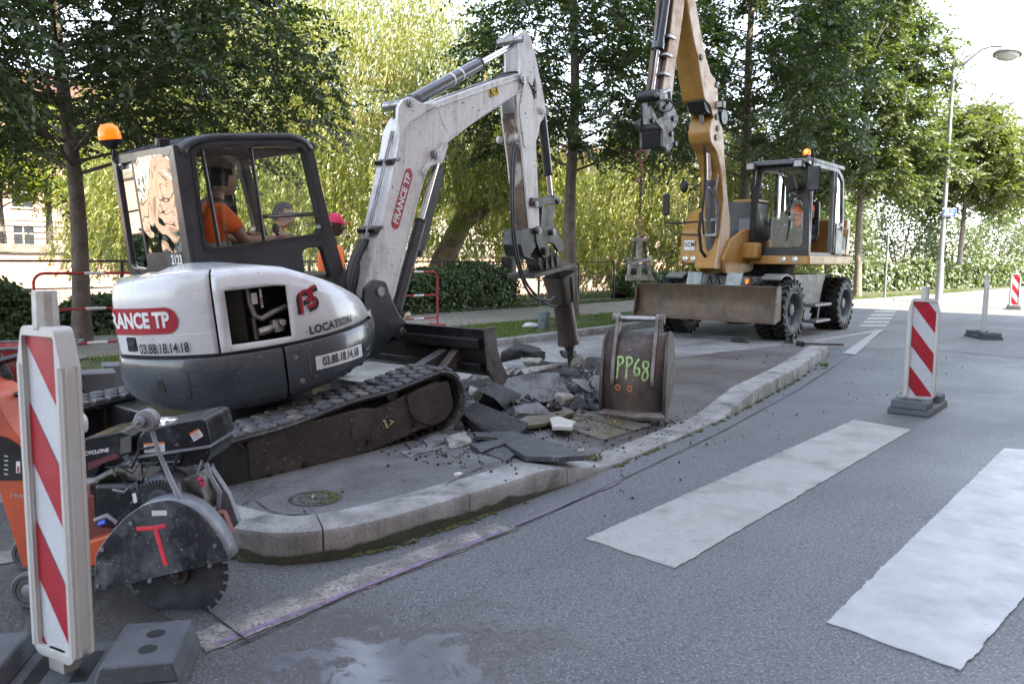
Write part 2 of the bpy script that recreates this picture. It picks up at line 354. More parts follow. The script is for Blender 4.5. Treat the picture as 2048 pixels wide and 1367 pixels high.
# kerb builder
def kerb(name, path, hs, w=.22, step=.9, flip=1, m=KERBM, base=0.0, jitter=.0):
    P = [Vector((p[0], p[1])) for p in path]; L = [0]
    for i in range(1, len(P)): L.append(L[-1]+(P[i]-P[i-1]).length)
    def ev0(u):
        u = max(0, min(L[-1]-1e-6, u)); i = max(j for j in range(len(L)) if L[j] <= u); i = min(i, len(P)-2)
        f = (u-L[i])/(L[i+1]-L[i]); 
        return P[i].lerp(P[i+1], f), hs[i]*(1-f)+hs[i+1]*f
    def ev(u): p, h = ev0(u); d = (ev0(u+.12)[0]-ev0(u-.12)[0]).normalized(); return (ev0(u+.06)[0]+ev0(u-.06)[0]+p)/3, h, d
    b = B(); n = max(1, round(L[-1]/step)); rnd = random.Random(5)
    for k in range(n):
        u0 = L[-1]*k/n+.004; u1 = L[-1]*(k+1)/n-.004; rows = []; dz = rnd.uniform(-jitter, jitter)
        m_ = max(2, int((u1-u0)/.12))
        for j in range(m_+1):
            p, h, d = ev(u0+(u1-u0)*j/m_); nn = Vector((-d.y, d.x))*flip; h += dz; row = []
            c = min(.03, h*.6)
            for off, z in ((0, base-.02), (.0, base+h-c), (c*.35, base+h-c*.3), (c, base+h), (w, base+h), (w, base-.02)):
                q = p+nn*off; row.append(ST(q.x, q.y, z))
            rows.append(row)
        b.grid(rows); b.poly(rows[0]); b.poly(rows[-1][::-1])
    return struct(name, b, m, smooth=30)
KP = [(9.0, 5.2), (5, 5.3), (2.9, 5.2), (2.3, 4.75), (2.0, 4.25), (1.85, 3.7), (1.9, 3.28), (2.0, 3.07), (2.21, 2.93), (2.5, 2.87), (2.88, 2.86), (3.35, 2.85), (3.69, 2.86), (4.45, 2.88), (5.3, 2.95), (6.38, 3.04), (7.46, 3.19), (9.43, 3.49), (11.9, 4.02), (12.4, 4.2), (12.46, 4.38), (12.23, 4.58), (10.5, 4.95), (9.0, 5.2)]
KH = [.13, .13, .14, .15, .15, .15, .15, .15, .15, .15, .15, .15, .15, .02, .02, .02, .14, .15, .15, .15, .14, .12, .12, .12]
kerb('kerb', KP, KH, w=.23, jitter=.002)
def kt(s):      # near kerb line t(s) and height
    a = [(1.85, 3.6, .15), (2.5, 2.87, .15), (3.69, 2.86, .15), (4.45, 2.88, .02), (5.3, 2.95, .02), (6.38, 3.04, .02), (7.46, 3.19, .14), (9.43, 3.49, .15), (12.5, 4.2, .15)]
    if s <= a[0][0]: return a[0][1:]
    for i in range(len(a)-1):
        if s <= a[i+1][0]:
            f = (s-a[i][0])/(a[i+1][0]-a[i][0]); return (a[i][1]*(1-f)+a[i+1][1]*f, a[i][2]*(1-f)+a[i+1][2]*f)
    return a[-1][1:]
def zi(s, t):
    k, h = kt(s); u = max(0, min(1, (t-k-.2)/1.0)); return (h-.006)*(1-u)+.138*u
def surf(name, s0, s1, tn, tf, m, dz=0, ds=.12):
    rows = []; n = int((s1-s0)/ds)+1
    for i in range(n+1):
        s = s0+(s1-s0)*i/n; a = tn(s); c = tf(s)
        rows.append([ST(s, a+(c-a)*j/24, zi(s, a+(c-a)*j/24)+dz) for j in range(25)])
    return struct(name, B().grid(rows), m)
def tin(s): 
    k = kt(s)[0]+.06
    if s < 2.9:   # rounded nose
        c = 3.75; r = .86; k = max(k, c-math.sqrt(max(0, r*r-(max(0, 2.78-s))**2))) if s > 1.96 else c
    return k
def tfar(s): 
    if s < 2.9: return 3.75+math.sqrt(max(0.0001, 1-((2.9-s)/.95)**2))*1.25
    return 5.05 if s < 9 else 5.05-(s-9)*.19
surf('island_asphalt', 1.97, 4.75, tin, tfar, GREYA)
surf('island_brown_asphalt', 4.75, 12.3, tin, tfar, BROWN)
def tiles():
    b = B(); rnd = random.Random(3)
    for i in range(3):
        for j in range(3):
            s0 = 4.95+i*.41; t0 = 3.3+j*.41; z0 = rnd.uniform(.004, .012)
            c = [(s0, t0), (s0+.4, t0), (s0+.4, t0+.4), (s0, t0+.4)]
            b.poly([ST(s, t, zi(s, t)+z0) for s, t in c])
            for u in range(7):
                for v in range(7):
                    s = s0+.035+u*.055; t = t0+.035+v*.055
                    b.cyl(ST(s, t, zi(s, t)+z0), ST(s, t, zi(s, t)+z0+.006), .011, .007, 6)
    struct('tactile_paving', b, TACT, smooth=0)
tiles()
# markings
px_sheet('crossing_stripe', [(1172, 1078), (1350, 1137), (1823, 860), (1708, 840)], .006, PAINT)
px_sheet('crossing_stripe', [(1653, 1245), (1922, 1341), (2290, 918), (2008, 897)], .006, PAINTN)
for k in range(1, 3):
    b = B(); v = g(1653, 1245)-g(1172, 1078)
    b.poly([p+v*k+Vector((0, 0, .006)) for p in (g(1653, 1245), g(1922, 1341), g(2290, 918), g(2008, 897))]); struct('crossing_stripe', b, PAINTN)
for i in range(6):
    y = 653-i*7.0; xl = 1717+i*7.6; xr = 1772+i*4.6
    px_sheet('far_crossing_stripe', [(xl, y), (xr, y), (xr+3, y-3.6), (xl+4, y-3.6)], .009, PAINTN)
px_sheet('chevron_marking', [(1622, 681), (1634, 684), (1764, 662), (1764, 659)], .010, PAINTN)
px_sheet('chevron_marking', [(1685, 707), (1710, 710), (1765, 660), (1748, 664)], .011, PAINTN)
px_sheet('worn_edge_line', [(392, 1266), (700, 1148), (990, 1047), (1034, 1060), (700, 1192), (412, 1306)], .005, PAINTW)
def pxline(name, pts, w, z, m):
    b = B(); P = [g(x, y) for x, y in pts]; rows = []; rnd = random.Random(1)
    Q = []
    for i in range(len(P)-1):
        for j in range(12): Q.append(P[i].lerp(P[i+1], j/12))
    Q.append(P[-1])
    for i, p in enumerate(Q):
        d = (Q[min(i+1, len(Q)-1)]-Q[max(0, i-1)]).normalized(); n_ = Vector((-d.y, d.x, 0)); ww = w*rnd.uniform(.6, 1.2)
        rows.append([p+n_*ww/2+Vector((0, 0, z)), p-n_*ww/2+Vector((0, 0, z))])
    return struct(name, b.grid(rows), m)
pxline('purple_line', [(430, 1290), (700, 1186), (1010, 1060)], .03, .0065, PURPLE)
pxline('purple_line', [(1030, 1052), (1240, 965)], .02, .0065, PURPLE)
pxline('saw_cut', [(465, 1298), (700, 1190), (1033, 1058), (1250, 957), (1440, 866), (1600, 778), (1700, 712), (1765, 664)], .009, .0085, CUT)
pxline('saw_cut', [(405, 1217), (495, 1284)], .009, .0085, CUT)
# far kerb, verge, pavement
FK = [(-40, 8.2), (10, 8.2), (13, 8.3), (18, 8.85), (24, 8.7), (32, 7.6), (46, 6.4), (80, 4.5), (200, 2)]
kerb('far_kerb', [(-10, 8.2), (10, 8.2), (13, 8.35), (18, 8.9), (24, 8.75), (28, 8.15), (34, 7.45), (46, 6.5), (80, 4.5)], [.12]*9, w=.16, step=1.0)
ZP = .115
st_sheet('verge', [(-60, 8.3), (10, 8.3), (13, 8.45), (18, 9.0), (24, 8.85), (28, 8.25), (34, 7.55), (46, 6.6), (80, 4.6), (80, 10.6), (-60, 10.6)], ZP-.01, VERGE)
st_sheet('brick_pavement', [(-80, 10.3), (60, 10.3), (100, 9), (100, 13.3), (-80, 13.3)], ZP+.004, BRICK)
st_sheet('hedge_bed', [(-80, 13.28), (120, 13.28), (120, 14.6), (-80, 14.6)], ZP-.003, VERGE)
b = B(); rows = []
for s in list(range(-120, 200, 8))+[300, 500]:
    rows.append([ST(s, t, z) for t, z in ((8.5, -.02), (14.5, ZP-.006), (17, .0), (18.8, -.9), (20.5, -2.4), (21, -3.2), (44.0, -3.2))])
struct('canal_bank', b.grid(rows), EARTH)
st_sheet('canal_water', [(-120, 19.5), (500, 19.5), (500, 44.1), (-120, 44.1)], -2.3, WATER)
b = B(); b.poly([ST(-300, 44.5, .9), ST(700, 44.5, .9), ST(700, 400, .9), ST(-300, 400, .9)]); struct('quay_ground', b, ASPH2)
# moss and worn edge at the foot of the kerb
def mossline():
    b = B(); rnd = random.Random(7)
    for i in range(420):
        s = rnd.choice([rnd.uniform(1.95, 3.2), rnd.uniform(4.4, 12.2), rnd.uniform(1.95, 2.6)]); k = kt(s)[0]-abs(rnd.gauss(0, .018))-.005
        if s < 2.6: a = rnd.uniform(math.pi*.75, math.pi*1.5); q = (2.62+math.cos(a)*.8, 3.62+math.sin(a)*.78)
        else: q = (s, k)
        p = ST(q[0], q[1], .004); r = rnd.uniform(.006, .02)
        b.ball(p, r, 5, (1.3, 1.3, .5))
    tag(part('kerb_moss', b, MOSS), 'dark moss and dirt at the foot of the traffic island kerb', 'moss', kind='stuff')
mossline()
# sunk valve cover in the island
def cover():
    c = g(630, 996, .145); t_ = thing('valve_cover', 'round sunken street cover with moss and water in the traffic island', 'manhole cover', Matrix.Translation(c))
    b = B(); b.lathe([(.135, -.02), (.135, .0025), (.125, .003), (.11, -.004), (.0, -.005)], (0, 0, 0), (0, 0, 1), 28); part('cover_ring', b, mat('cover_dirt', (.035, .035, .03), .5, 0, (.07, .07, .05), 14, bmp=.5), t_)
    b = B(); rnd = random.Random(5)
    for i in range(90): a = rnd.gauss(.2, .8); r_ = rnd.uniform(.075, .125); b.ball((math.cos(a)*r_, math.sin(a)*r_, .0), rnd.uniform(.004, .011), 5, (1.3, 1.3, .6))
    tag(part('cover_moss', b, MOSS, t_), kind='stuff')
    b = B(); b.lathe([(.095, .001), (.05, .002), (.0, .002)], (0, 0, 0), (0, 0, 1), 24); b.cyl((0, 0, .0), (.01, 0, .012), .028, .022, 10)
    part('cover_plate', b, mat('wet_iron', (.2, .2, .18), .1, .4, (.05, .05, .04), 30, bmp=.5, bsc=60), t_)
cover()
# ================================================================== SHARED MACHINE MATERIALS
WHITE = mat('white_paint', (.56, .57, .585), .28, 0, (.5, .51, .52), 3, (.5, .8), speck=(.1, .1, .1), sp_sc=38, sp_th=(.72, .74), coat=.6, rv=.08, c3=(.33, .32, .29), sc3=3, th3=(.52, .8))
WHITED = mat('white_paint_dirty', (.64, .64, .63), .4, 0, (.48, .46, .43), 5, (.5, .8), speck=(.05, .045, .04), sp_sc=34, sp_th=(.69, .71), streak=(.16, .12, .09), rv=.1)
SLATE = mat('slate_paint', (.036, .043, .055), .3, 0, (.026, .031, .04), 4, (.4, .7), speck=(.3, .31, .32), sp_sc=70, sp_th=(.71, .74), coat=.5, rv=.1, c3=(.06, .066, .076), sc3=5, th3=(.55, .8))
CABM = mat('cab_plastic', (.017, .02, .027), .35, 0, (.024, .028, .036), 5, (.4, .7), coat=.3, bmp=.1, bsc=200, c3=(.034, .038, .044), sc3=6, th3=(.6, .8))
BLACK = mat('black_steel', (.013, .013, .015), .4, .2, (.026, .025, .024), 7, (.4, .65), speck=(.12, .11, .1), sp_sc=60, sp_th=(.68, .72), bmp=.2, bsc=60)
DARK = mat('dark_interior', (.008, .008, .009), .7)
RUST = mat('rusty_steel', (.055, .041, .035), .5, .2, (.03, .025, .023), 6, (.35, .6), speck=(.25, .22, .2), sp_sc=60, sp_th=(.67, .7), bmp=.5, bsc=70, c3=(.1, .08, .068), sc3=3, th3=(.5, .75), streak=(.03, .02, .018))
TRACKR = mat('track_rubber', (.028, .028, .03), .65, 0, (.15, .135, .115), 7, (.5, .64), speck=(.3, .29, .27), sp_sc=60, sp_th=(.66, .72), bmp=.5, bsc=60, c3=(.03, .03, .032), sc3=14, th3=(.5, .6))
LUGM = mat('track_lug', (.062, .068, .08), .65, 0, (.17, .155, .135), 8, (.5, .62), speck=(.25, .24, .22), sp_sc=90, bmp=.3)
CHROME = mat('chrome_rod', (.75, .75, .77), .14, 1, (.6, .6, .62), 8)
STEEL = mat('bare_steel', (.33, .33, .34), .42, .8, (.2, .19, .18), 12, (.4, .65), bmp=.2, bsc=80)
HOSE = mat('black_hose', (.014, .014, .015), .5, 0, bmp=.2, bsc=150)
RED = mat('sign_red', (.33, .008, .02), .38, 0, (.26, .008, .02), 8, c3=(.38, .03, .04), sc3=3)
WLET = mat('lettering_white', (.72, .72, .73), .4); BLET = mat('lettering_black', (.012, .012, .014), .4)
GREYP = mat('grey_paint', (.16, .165, .17), .5, .1, (.1, .1, .1), 7, speck=(.3, .3, .3), bmp=.1)
GLS = glass('cab_glass', (.93, .98, .96), 1.0, 0, .03, .97); GLSR = glass('mirror_tinted_glass', (.5, .52, .5), 1.0, .35, .55, .6)
AMBER = emis('beacon_lens', (1, .16, .0), .22, (.8, .16, .01)); AMBERL = emis('beacon_light', (1, .4, .03), 2.5)
SKIN = mat('skin_light', (.42, .24, .17), .5, bmp=.05); SKIND = mat('skin_dark', (.06, .032, .022), .5); SKINM = mat('skin_brown', (.2, .105, .065), .5)
ORANGE = mat('hivis_orange', (1.0, .17, .02), .7, 0, (.95, .14, .015), 9, bmp=.5, bsc=14, bd=.02); REFL = mat('reflective_tape', (.42, .44, .45), .3, .5, speck=(.25, .26, .27), sp_sc=200)
NAVY = mat('navy_cloth', (.015, .018, .03), .8, bmp=.4, bsc=16, bd=.02); HAIR = mat('dark_hair', (.018, .014, .012), .7, bmp=.8, bsc=120)
# ------------------------------------------------------------------ figures
def skinmesh(verts, edges, rad, sub=2, root=0):
    me = bpy.data.meshes.new('t'); me.from_pydata([tuple(v) for v in verts], edges, []); me.update()
    o = bpy.data.objects.new('t', me); COL.objects.link(o); md = o.modifiers.new('s', 'SKIN'); md.use_smooth_shade = True
    for i, r in enumerate(rad):
        rr = r if isinstance(r, (tuple, list)) else (r, r); me.skin_vertices[0].data[i].radius = rr
        me.skin_vertices[0].data[i].use_root = (i == root)
    if sub: sm = o.modifiers.new('u', 'SUBSURF'); sm.levels = sub; sm.render_levels = sub
    e = bpy.data.meshes.new_from_object(o.evaluated_get(bpy.context.evaluated_depsgraph_get()))
    b = B(); b.bm.from_mesh(e); bpy.data.objects.remove(o); bpy.data.meshes.remove(me); bpy.data.meshes.remove(e); return b
def chain(lists):
    V = []; E = []; Rr = []; key = {}
    for ch in lists:
        prev = None
        for p, r in ch:
            k = tuple(round(x, 4) for x in p)
            if k not in key: key[k] = len(V); V.append(p); Rr.append(r)
            if prev is not None and prev != key[k]: E.append((prev, key[k]))
            prev = key[k]
    return V, E, Rr
def head(b, c, f, s=1.0, tilt=0.0):
    """a head centred at c looking along f: skull, jaw, brow, nose, mouth, ears"""
    c = Vector(c); f = Vector(f).normalized(); l = Vector((0, 0, 1)).cross(f).normalized(); u = f.cross(l)
    bm = bmesh.new(); bmesh.ops.create_uvsphere(bm, u_segments=28, v_segments=20, radius=1)
    for v in bm.verts:
        x, y, z = v.co; X = x*.098; Y = y*.075; Z = z*.118
        if z < 0: Y *= 1-.32*(-z)**1.4; X *= 1-.12*(-z); X += .018*(-z) if x > 0 else 0
        if x > .3 and z < -.2: X += .012*(-z)
        if x > .7 and abs(y) < .22 and -.35 < z < .15: X += .022*(1-abs(y)/.22)*(1-abs(z+.15)/.32 if abs(z+.15) < .32 else 0)
        if x > .6 and .05 < z < .3 and .15 < abs(y) < .6: X -= .008
        if x > .6 and .28 < z < .42: X += .004
        if x > .6 and -.62 < z < -.5 and abs(y) < .35: X += .006
        v.co = Vector((X, Y, Z))
    for sg in (-1, 1):
        bmesh.ops.create_uvsphere(bm, u_segments=8, v_segments=6, radius=1, matrix=Matrix.Translation((-.005, sg*.076, -.005))@Matrix.Diagonal((.018, .009, .032, 1)))
    M = Matrix((f*s, l*s, u*s)).transposed().to_4x4(); M.translation = c
    bm.transform(M); me = bpy.data.meshes.new('t'); bm.to_mesh(me); b.bm.from_mesh(me); bm.free(); return M
def hair(M, name, parent, m, Mw, low=-.1, cut=.35):
    bm = bmesh.new(); bmesh.ops.create_uvsphere(bm, u_segments=28, v_segments=20, radius=1); rnd = random.Random(3)
    kill = [v for v in bm.verts if (v.co.x > cut and v.co.z < .55) or v.co.z < -.5 or (v.co.x > -.1 and v.co.z < low)]
    bmesh.ops.delete(bm, geom=kill, context='VERTS')
    for v in bm.verts:
        k = 1+rnd.uniform(0, .05); v.co = Vector((v.co.x*.107*k-.002, v.co.y*.083*k, v.co.z*.128*k))
    bm.transform(M); b = B(); b.bm.free(); b.bm = bm; return part(name, b, m, parent, Mw, smooth=180)
def hand(b, w, d, up, s=1.0, curl=.5):
    """palm at w pointing along d; up = back of the hand; five fingers"""
    w = Vector(w); d = Vector(d).normalized(); l = Vector(up).cross(d).normalized(); u = d.cross(l)
    b.box(w+d*.045*s, (.09*s, .078*s, .028*s), Matrix((d, l, u)).transposed())
    for i, (o, L) in enumerate(((-.03, .066), (-.01, .076), (.01, .072), (.03, .056))):
        p = w+d*.088*s+l*o*s; pts = [p]; a = 0
        for k in range(3):
            a += curl*(.5+.4*k); p = p+(d*math.cos(a)-u*math.sin(a))*L*s*(.45, .32, .26)[k]; pts.append(p)
        b.tube(pts, [.0092*s, .0088*s, .008*s, .006*s], 6)
    p = w+d*.02*s-l*.036*s; q = (d*.7-l*.6-u*.25).normalized()
    b.tube([p, p+q*.035*s, p+q*.06*s+d*.006*s, p+q*.075*s+d*.016*s], [.012*s, .0105*s, .0095*s, .007*s], 6)
# ================================================================== MINI EXCAVATOR
TF = Frame((-1.80, 5.49, .22), 38, 5); HF = Frame((-1.80, 5.49, .2), 42, 7); BF = Frame((-1.80, 5.49, .2), 36, 0)
base = Matrix.Translation((-1.80, 5.49, .15))
MX = thing('mini_excavator', 'white and grey tracked mini excavator with hydraulic breaker standing on the traffic island', 'excavator', base)
def tr(name, b, m, **k): return part(name, b, m, k.pop('parent', MX), TF.M, **k)
def ho(name, b, m, **k): return part(name, b, m, k.pop('parent', MX), HF.M, **k)
def bo(name, b, m, **k): return part(name, b, m, k.pop('parent', MX), BF.M, **k)
def track(y0, y1):
    cf = (.88, .07, .24); cr = (-.8, .035, .215); path = []
    def loop(e):
        P = []
        for k in range(17): a = math.pi/2-math.pi*k/16; P.append((cf[0]+math.cos(a)*(cf[2]+e), cf[1]+math.sin(a)*(cf[2]+e)))
        for k in range(1, 12): x = .88-1.68*k/12; P.append((x, -.17-e+.0*x))
        for k in range(17): a = -math.pi/2-math.pi*k/16; P.append((cr[0]+math.cos(a)*(cr[2]+e), cr[1]+math.sin(a)*(cr[2]+e)))
        for k in range(1, 12): x = -.8+1.68*k/12; P.append((x, .25+(.06*(k/12))+e-.018*math.sin(math.pi*k/12*2)**2))
        return P
    o, i = loop(0), loop(-.035); n = len(o); rows = []
    for k in range(n):
        a, c = o[k], i[k]; rows.append([(a[0], y0+.01, a[1]), (a[0], y1-.01, a[1]), (a[0]*.6+c[0]*.4, y1, a[1]*.6+c[1]*.4), (c[0], y1-.02, c[1]), (c[0], y0+.02, c[1]), (a[0]*.6+c[0]*.4, y0, a[1]*.6+c[1]*.4)])
    rows.append(rows[0]); b = B(); b.grid(rows, close=True); t_ = tr('rubber_track', b, TRACKR)
    # lugs all round
    b = B(); L = [0]; 
    for k in range(n): L.append(L[-1]+math.hypot(o[(k+1) % n][0]-o[k][0], o[(k+1) % n][1]-o[k][1]))
    tot = L[-1]; m_ = int(tot/.098)
    for j in range(m_):
        for side in (0, 1, 2):
            u = (j+.5*(side == 1))/m_*tot; u %= tot; k = max(q for q in range(n) if L[q] <= u); f = (u-L[k])/(L[k+1]-L[k]+1e-9)
            p = Vector(o[k]).lerp(Vector(o[(k+1) % n]), f); d = (Vector(o[(k+1) % n])-Vector(o[k])).normalized(); nn = Vector((-d.y, d.x))
            if nn.dot(p-Vector((0, .06))) < 0: nn = -nn
            w = (y1-y0)/3; yc = y0+w*(side+.5)
            rot = Matrix(((d.x, 0, nn.x), (0, 1, 0), (d.y, 0, nn.y)))
            b.box((p.x+nn.x*.011, yc, p.y+nn.y*.011), (.074, w*.9, .018), rot, .86)
    tr('track_lugs', b, LUGM, bev=.004)
    b = B()
    for x in np.linspace(-.9, .9, 24): b.box((x, y0+.1 if y0 < 0 else y1-.1, -.13), (.035, .05, .035))
    tr('inner_lugs', b, BLACK)
track(-.99, -.66); track(.64, .97)
for sg in (-1, 1):
    ya, yb = (-.955, -.72) if sg < 0 else (.72, .93)
    b = B(); b.prism(roundpoly([(-.62, -.09), (-.68, .0), (-.67, .21), (-.5, .225), (.2, .2), (.28, .17), (.42, .185), (.86, .235), (.97, .2), (1.0, .02), (.9, -.06), (.3, -.10)], .03), 1, ya, yb)
    fr = tr('track_frame', b, RUST, bev=.012)
    b = B(); b.prism(roundpoly([(.55, .2), (.98, .22), (1.02, .02), (.93, -.06), (.78, -.07), (.6, .02)], .04), 1, ya-.012 if sg < 0 else ya, yb if sg < 0 else yb+.012); tr('guard_plate', b, RUST, bev=.006, parent=fr)
    yo = ya if sg < 0 else yb
    for x, z in ((-.3, -.03), (.2, -.03), (.62, -.02), (-.55, -.03)): b = B(); b.cyl((x, yo-.014*1, z), (x, yo+.014, z), .018, .018, 8); tr('bolt', b, BLACK, parent=fr)
    b = B(); b.prism(roundpoly([(.06, .0), (.22, .02), (.23, .12), (.07, .1)], .02), 1, yo-.006 if sg < 0 else yo, yo if sg < 0 else yo+.006); tr('cover', b, RUST, bev=.003, parent=fr)
    b = B(); b.lathe([(.0, -.06), (.1, -.06), (.16, -.03), (.17, 0), (.2, .0), (.2, .05), (0, .05)], (-.82, -.83*(-sg) if sg > 0 else -.9, .035), (0, -1, 0), 24)
    for k in range(12): a = k*math.pi/6; b.box((-.82+math.cos(a)*.2, (-.87 if sg < 0 else .83), .035+math.sin(a)*.2), (.05, .05, .05), Matrix.Rotation(-a, 3, 'Y'))
    tr('sprocket', b, BLACK, bev=.004)
    b = B(); b.lathe([(.0, -.05), (.17, -.05), (.2, -.03), (.2, .05), (0, .05)], (.88, (-.84 if sg < 0 else .8), .07), (0, -1, 0), 24); tr('idler', b, BLACK)
    b = B(); b.cyl((.42, ya-.02, .25), (.42, yb, .25), .05); tr('roller', b, BLACK)
b = B(); b.box((0, 0, .12), (1.3, 1.4, .2)); b.cyl((0, 0, .2), (0, 0, .36), .42, .42, 32); tr('undercarriage', b, BLACK, bev=.02)
b = B()
if True:    # stencilled mark on the near track frame
    for pts in ([(.34, .07), (.35, .07), (.365, .02), (.385, .02), (.385, .03), (.375, .03), (.36, .08), (.34, .08)], [(.4, .03), (.44, .05), (.4, .07), (.4, .06), (.42, .05), (.4, .04)]):
        b.prism(pts, 1, -.958, -.9545)
    tr('stencil', b, mat('stencil_cream', (.5, .45, .25), .6), smooth=0)
# dozer blade
b = B(); prof = [(1.47, .53), (1.56, .5), (1.57, .36), (1.52, .3), (1.5, .25), (1.53, .17), (1.64, .14), (1.5, .13), (1.46, .24), (1.49, .33), (1.47, .42)]
prof = [(1.44, .51), (1.53, .5), (1.53, .46), (1.49, .4), (1.475, .3), (1.5, .2), (1.6, .125), (1.56, .12), (1.47, .17), (1.445, .24), (1.43, .28), (1.45, .4)]
b.prism(prof, 1, -.93, .93); bl = tr('dozer_blade', b, BLACK, bev=.006)
for y in (-.955, .935):
    b = B(); b.prism(roundpoly([(1.43, .525), (1.55, .52), (1.56, .35), (1.6, .23), (1.68, .1), (1.62, .05), (1.5, .1), (1.44, .2)], .01), 1, y-.0, y+.022); tr('end_plate', b, mat('blade_end', (.12, .11, .11), .6, .2, (.07, .06, .055), 9, bmp=.4), bev=.004, parent=bl)
b = B(); b.box((1.42, 0, .4), (.06, 1.8, .08)); b.box((1.42, 0, .22), (.05, 1.8, .06)); tr('stiffener', b, BLACK, bev=.01, parent=bl)
for sg in (-1, 1):
    b = B(); b.prism([(.55, .02), (.6, .14), (1.42, .34), (1.46, .22), (1.35, .16), (.6, -.02)], 1, sg*.52-.045, sg*.52+.045)
    b.prism([(1.2, .2), (1.44, .36), (1.46, .34), (1.46, .2)], 1, sg*.62-.06, sg*.62+.02); tr('push_arm', b, mat('worn_arm%d' % sg, (.07, .07, .072), .4, .3, (.13, .09, .06), 4, (.45, .6), bmp=.2) if sg < 0 else BLACK, bev=.01)
b = B(); b.cyl((.6, 0, .2), (1.1, 0, .33), .05); tr('blade_cylinder', b, BLACK); b = B(); b.cyl((1.1, 0, .33), (1.43, 0, .4), .025); tr('blade_rod', b, CHROME)
# ------------------------------------------------ house: skirt and hood as curved shells
def lerpt(tab, x):
    if x <= tab[0][0]: return tab[0][1]
    for i in range(len(tab)-1):
        if x <= tab[i+1][0]:
            f = (x-tab[i][0])/(tab[i+1][0]-tab[i][0]); return tab[i][1]*(1-f)+tab[i+1][1]*f
    return tab[-1][1]
TOPZ = [(-205, 1.1), (-167, 1.14), (-150, 1.165), (-127, 1.18), (-107, 1.17), (-97, 1.145), (-89, 1.10), (-75, 1.02), (-54, .89), (-42, .80), (-36, .75)]
BOTZ = [(-240, .5), (-180, .5), (-168, .48), (-163, .44), (-150, .40), (-129, .36), (-104, .385), (-86, .41), (-46, .48), (-30, .5)]
SKZ = [(-205, .72), (-158, .70), (-128, .685), (-103, .69), (-71, .70), (-36, .71)]
def plan(a):
    if a >= -166: return 1.0
    c_, s_ = math.cos(R(a)), math.sin(R(a)); k = (s_*(-.88)-c_*(-.19))/(c_*1.04-s_*.41); return min(1.0, math.hypot(-.88+.41*k, -.19+1.04*k)/.9)
def cyp(a, r, z): r *= plan(a); a = R(a); return Vector((math.cos(a)*r, math.sin(a)*r, z))
def skirt(a0, a1, cap=True):
    rows = []; n = max(2, int(abs(a1-a0)/2.5))
    for i in range(n+1):
        a = a0+(a1-a0)*i/n; zb = lerpt(BOTZ, a); zt = lerpt(SKZ, a); 
        rows.append([cyp(a, .5, zb-.01), cyp(a, .855, zb-.012), cyp(a, .883, zb+.01), cyp(a, .899, zb+.05), cyp(a, .905, (zb+zt)/2), cyp(a, .905, zt-.03), cyp(a, .893, zt), cyp(a, .84, zt+.004), cyp(a, .5, zt+.004)])
    b = B().grid(rows); b.poly(rows[0]); b.poly(rows[-1][::-1]); return b
cw = ho('counterweight', skirt(-240, -104.2), SLATE, bev=.004)
sd = ho('side_skirt', skirt(-103.2, -30), SLATE, bev=.004)
OPA, OPB = (-122, 1.065, .735), (-99.5, 1.06, .755)       # engine opening corners on the hood
def hood(a0, a1, hole=None):
    rows = []; n = max(2, int(abs(a1-a0)/2.0)); A = [a0+(a1-a0)*i/n for i in range(n+1)]
    ZF = [0, .12, .2, .35, .5, .65, .8, 1]
    for a in A:
        zt = lerpt(TOPZ, a); zs = lerpt(SKZ, a)+.012; sh = zt-.09
        if hole: zlo = .745; zhi = min(1.06, sh-.01)
        else: zlo = zs+(sh-zs)*.3; zhi = zs+(sh-zs)*.75
        zz = [zs, zs+.01, zlo, zhi, sh]
        rr = [.87, .884, .888, .888, .882]
        row = [cyp(a, r, z) for r, z in zip(rr, zz)]
        row += [cyp(a, .872, zt-.055), cyp(a, .853, zt-.018), cyp(a, .825, zt), cyp(a, .76, zt+.008)]
        e = cyp(a, .72, zt+.01); 
        tx = max(-.8, min(.85, e.x*.9)); row.append(Vector((tx*.8 if tx < 0 else tx, -.04 if a > -165 else .1, max(zt+.012, zt+.012)))) if a > -176 else row.append(Vector((-.3, .3, zt+.01)))
        rows.append(row)
    b = B(); V = [[b.bm.verts.new(p) for p in r] for r in rows]
    for i in range(n):
        for j in range(len(rows[0])-1):
            if hole and j == 2 and hole[0] < (A[i]+A[i+1])/2 < hole[1]: continue
            b.bm.faces.new((V[i][j], V[i][j+1], V[i+1][j+1], V[i+1][j]))
    return b
hr = ho('rear_hood', hood(-240, -126.7), WHITE, solid=.012)
hs = ho('side_hood', hood(-125.9, -36, (-122, -98.5)), WHITE, solid=.014)
b = B(); b.grid([[cyp(a, .86, .5), cyp(a, .86, lerpt(TOPZ, a)-.03)] for a in np.linspace(-127.6, -125, 4)]); ho('hood_gap', b, DARK)
b = B(); b.grid([[cyp(a, .87, .4), cyp(a, .87, .7)] for a in np.linspace(-105, -102.6, 4)]); ho('skirt_gap', b, DARK)
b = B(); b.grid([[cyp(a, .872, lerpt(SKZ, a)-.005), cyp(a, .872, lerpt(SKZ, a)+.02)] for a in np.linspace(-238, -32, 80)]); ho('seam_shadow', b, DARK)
b = B(); rows = [[cyp(a, .62, .72), cyp(a, .62, 1.08)] for a in np.linspace(-132, -85, 16)]; b.grid(rows); b.poly([cyp(a, .9 if a > -1 else .87, .73) for a in np.linspace(-126, -92, 12)]+[cyp(a, .6, .73) for a in np.linspace(-92, -126, 12)]); eng = ho('engine_bay', b, DARK)
b = B()
for i in range(26): b.grid([[cyp(a, .80, .75+i*.0125), cyp(a, .80, .757+i*.0125)] for a in np.linspace(-122, -115.5, 4)])
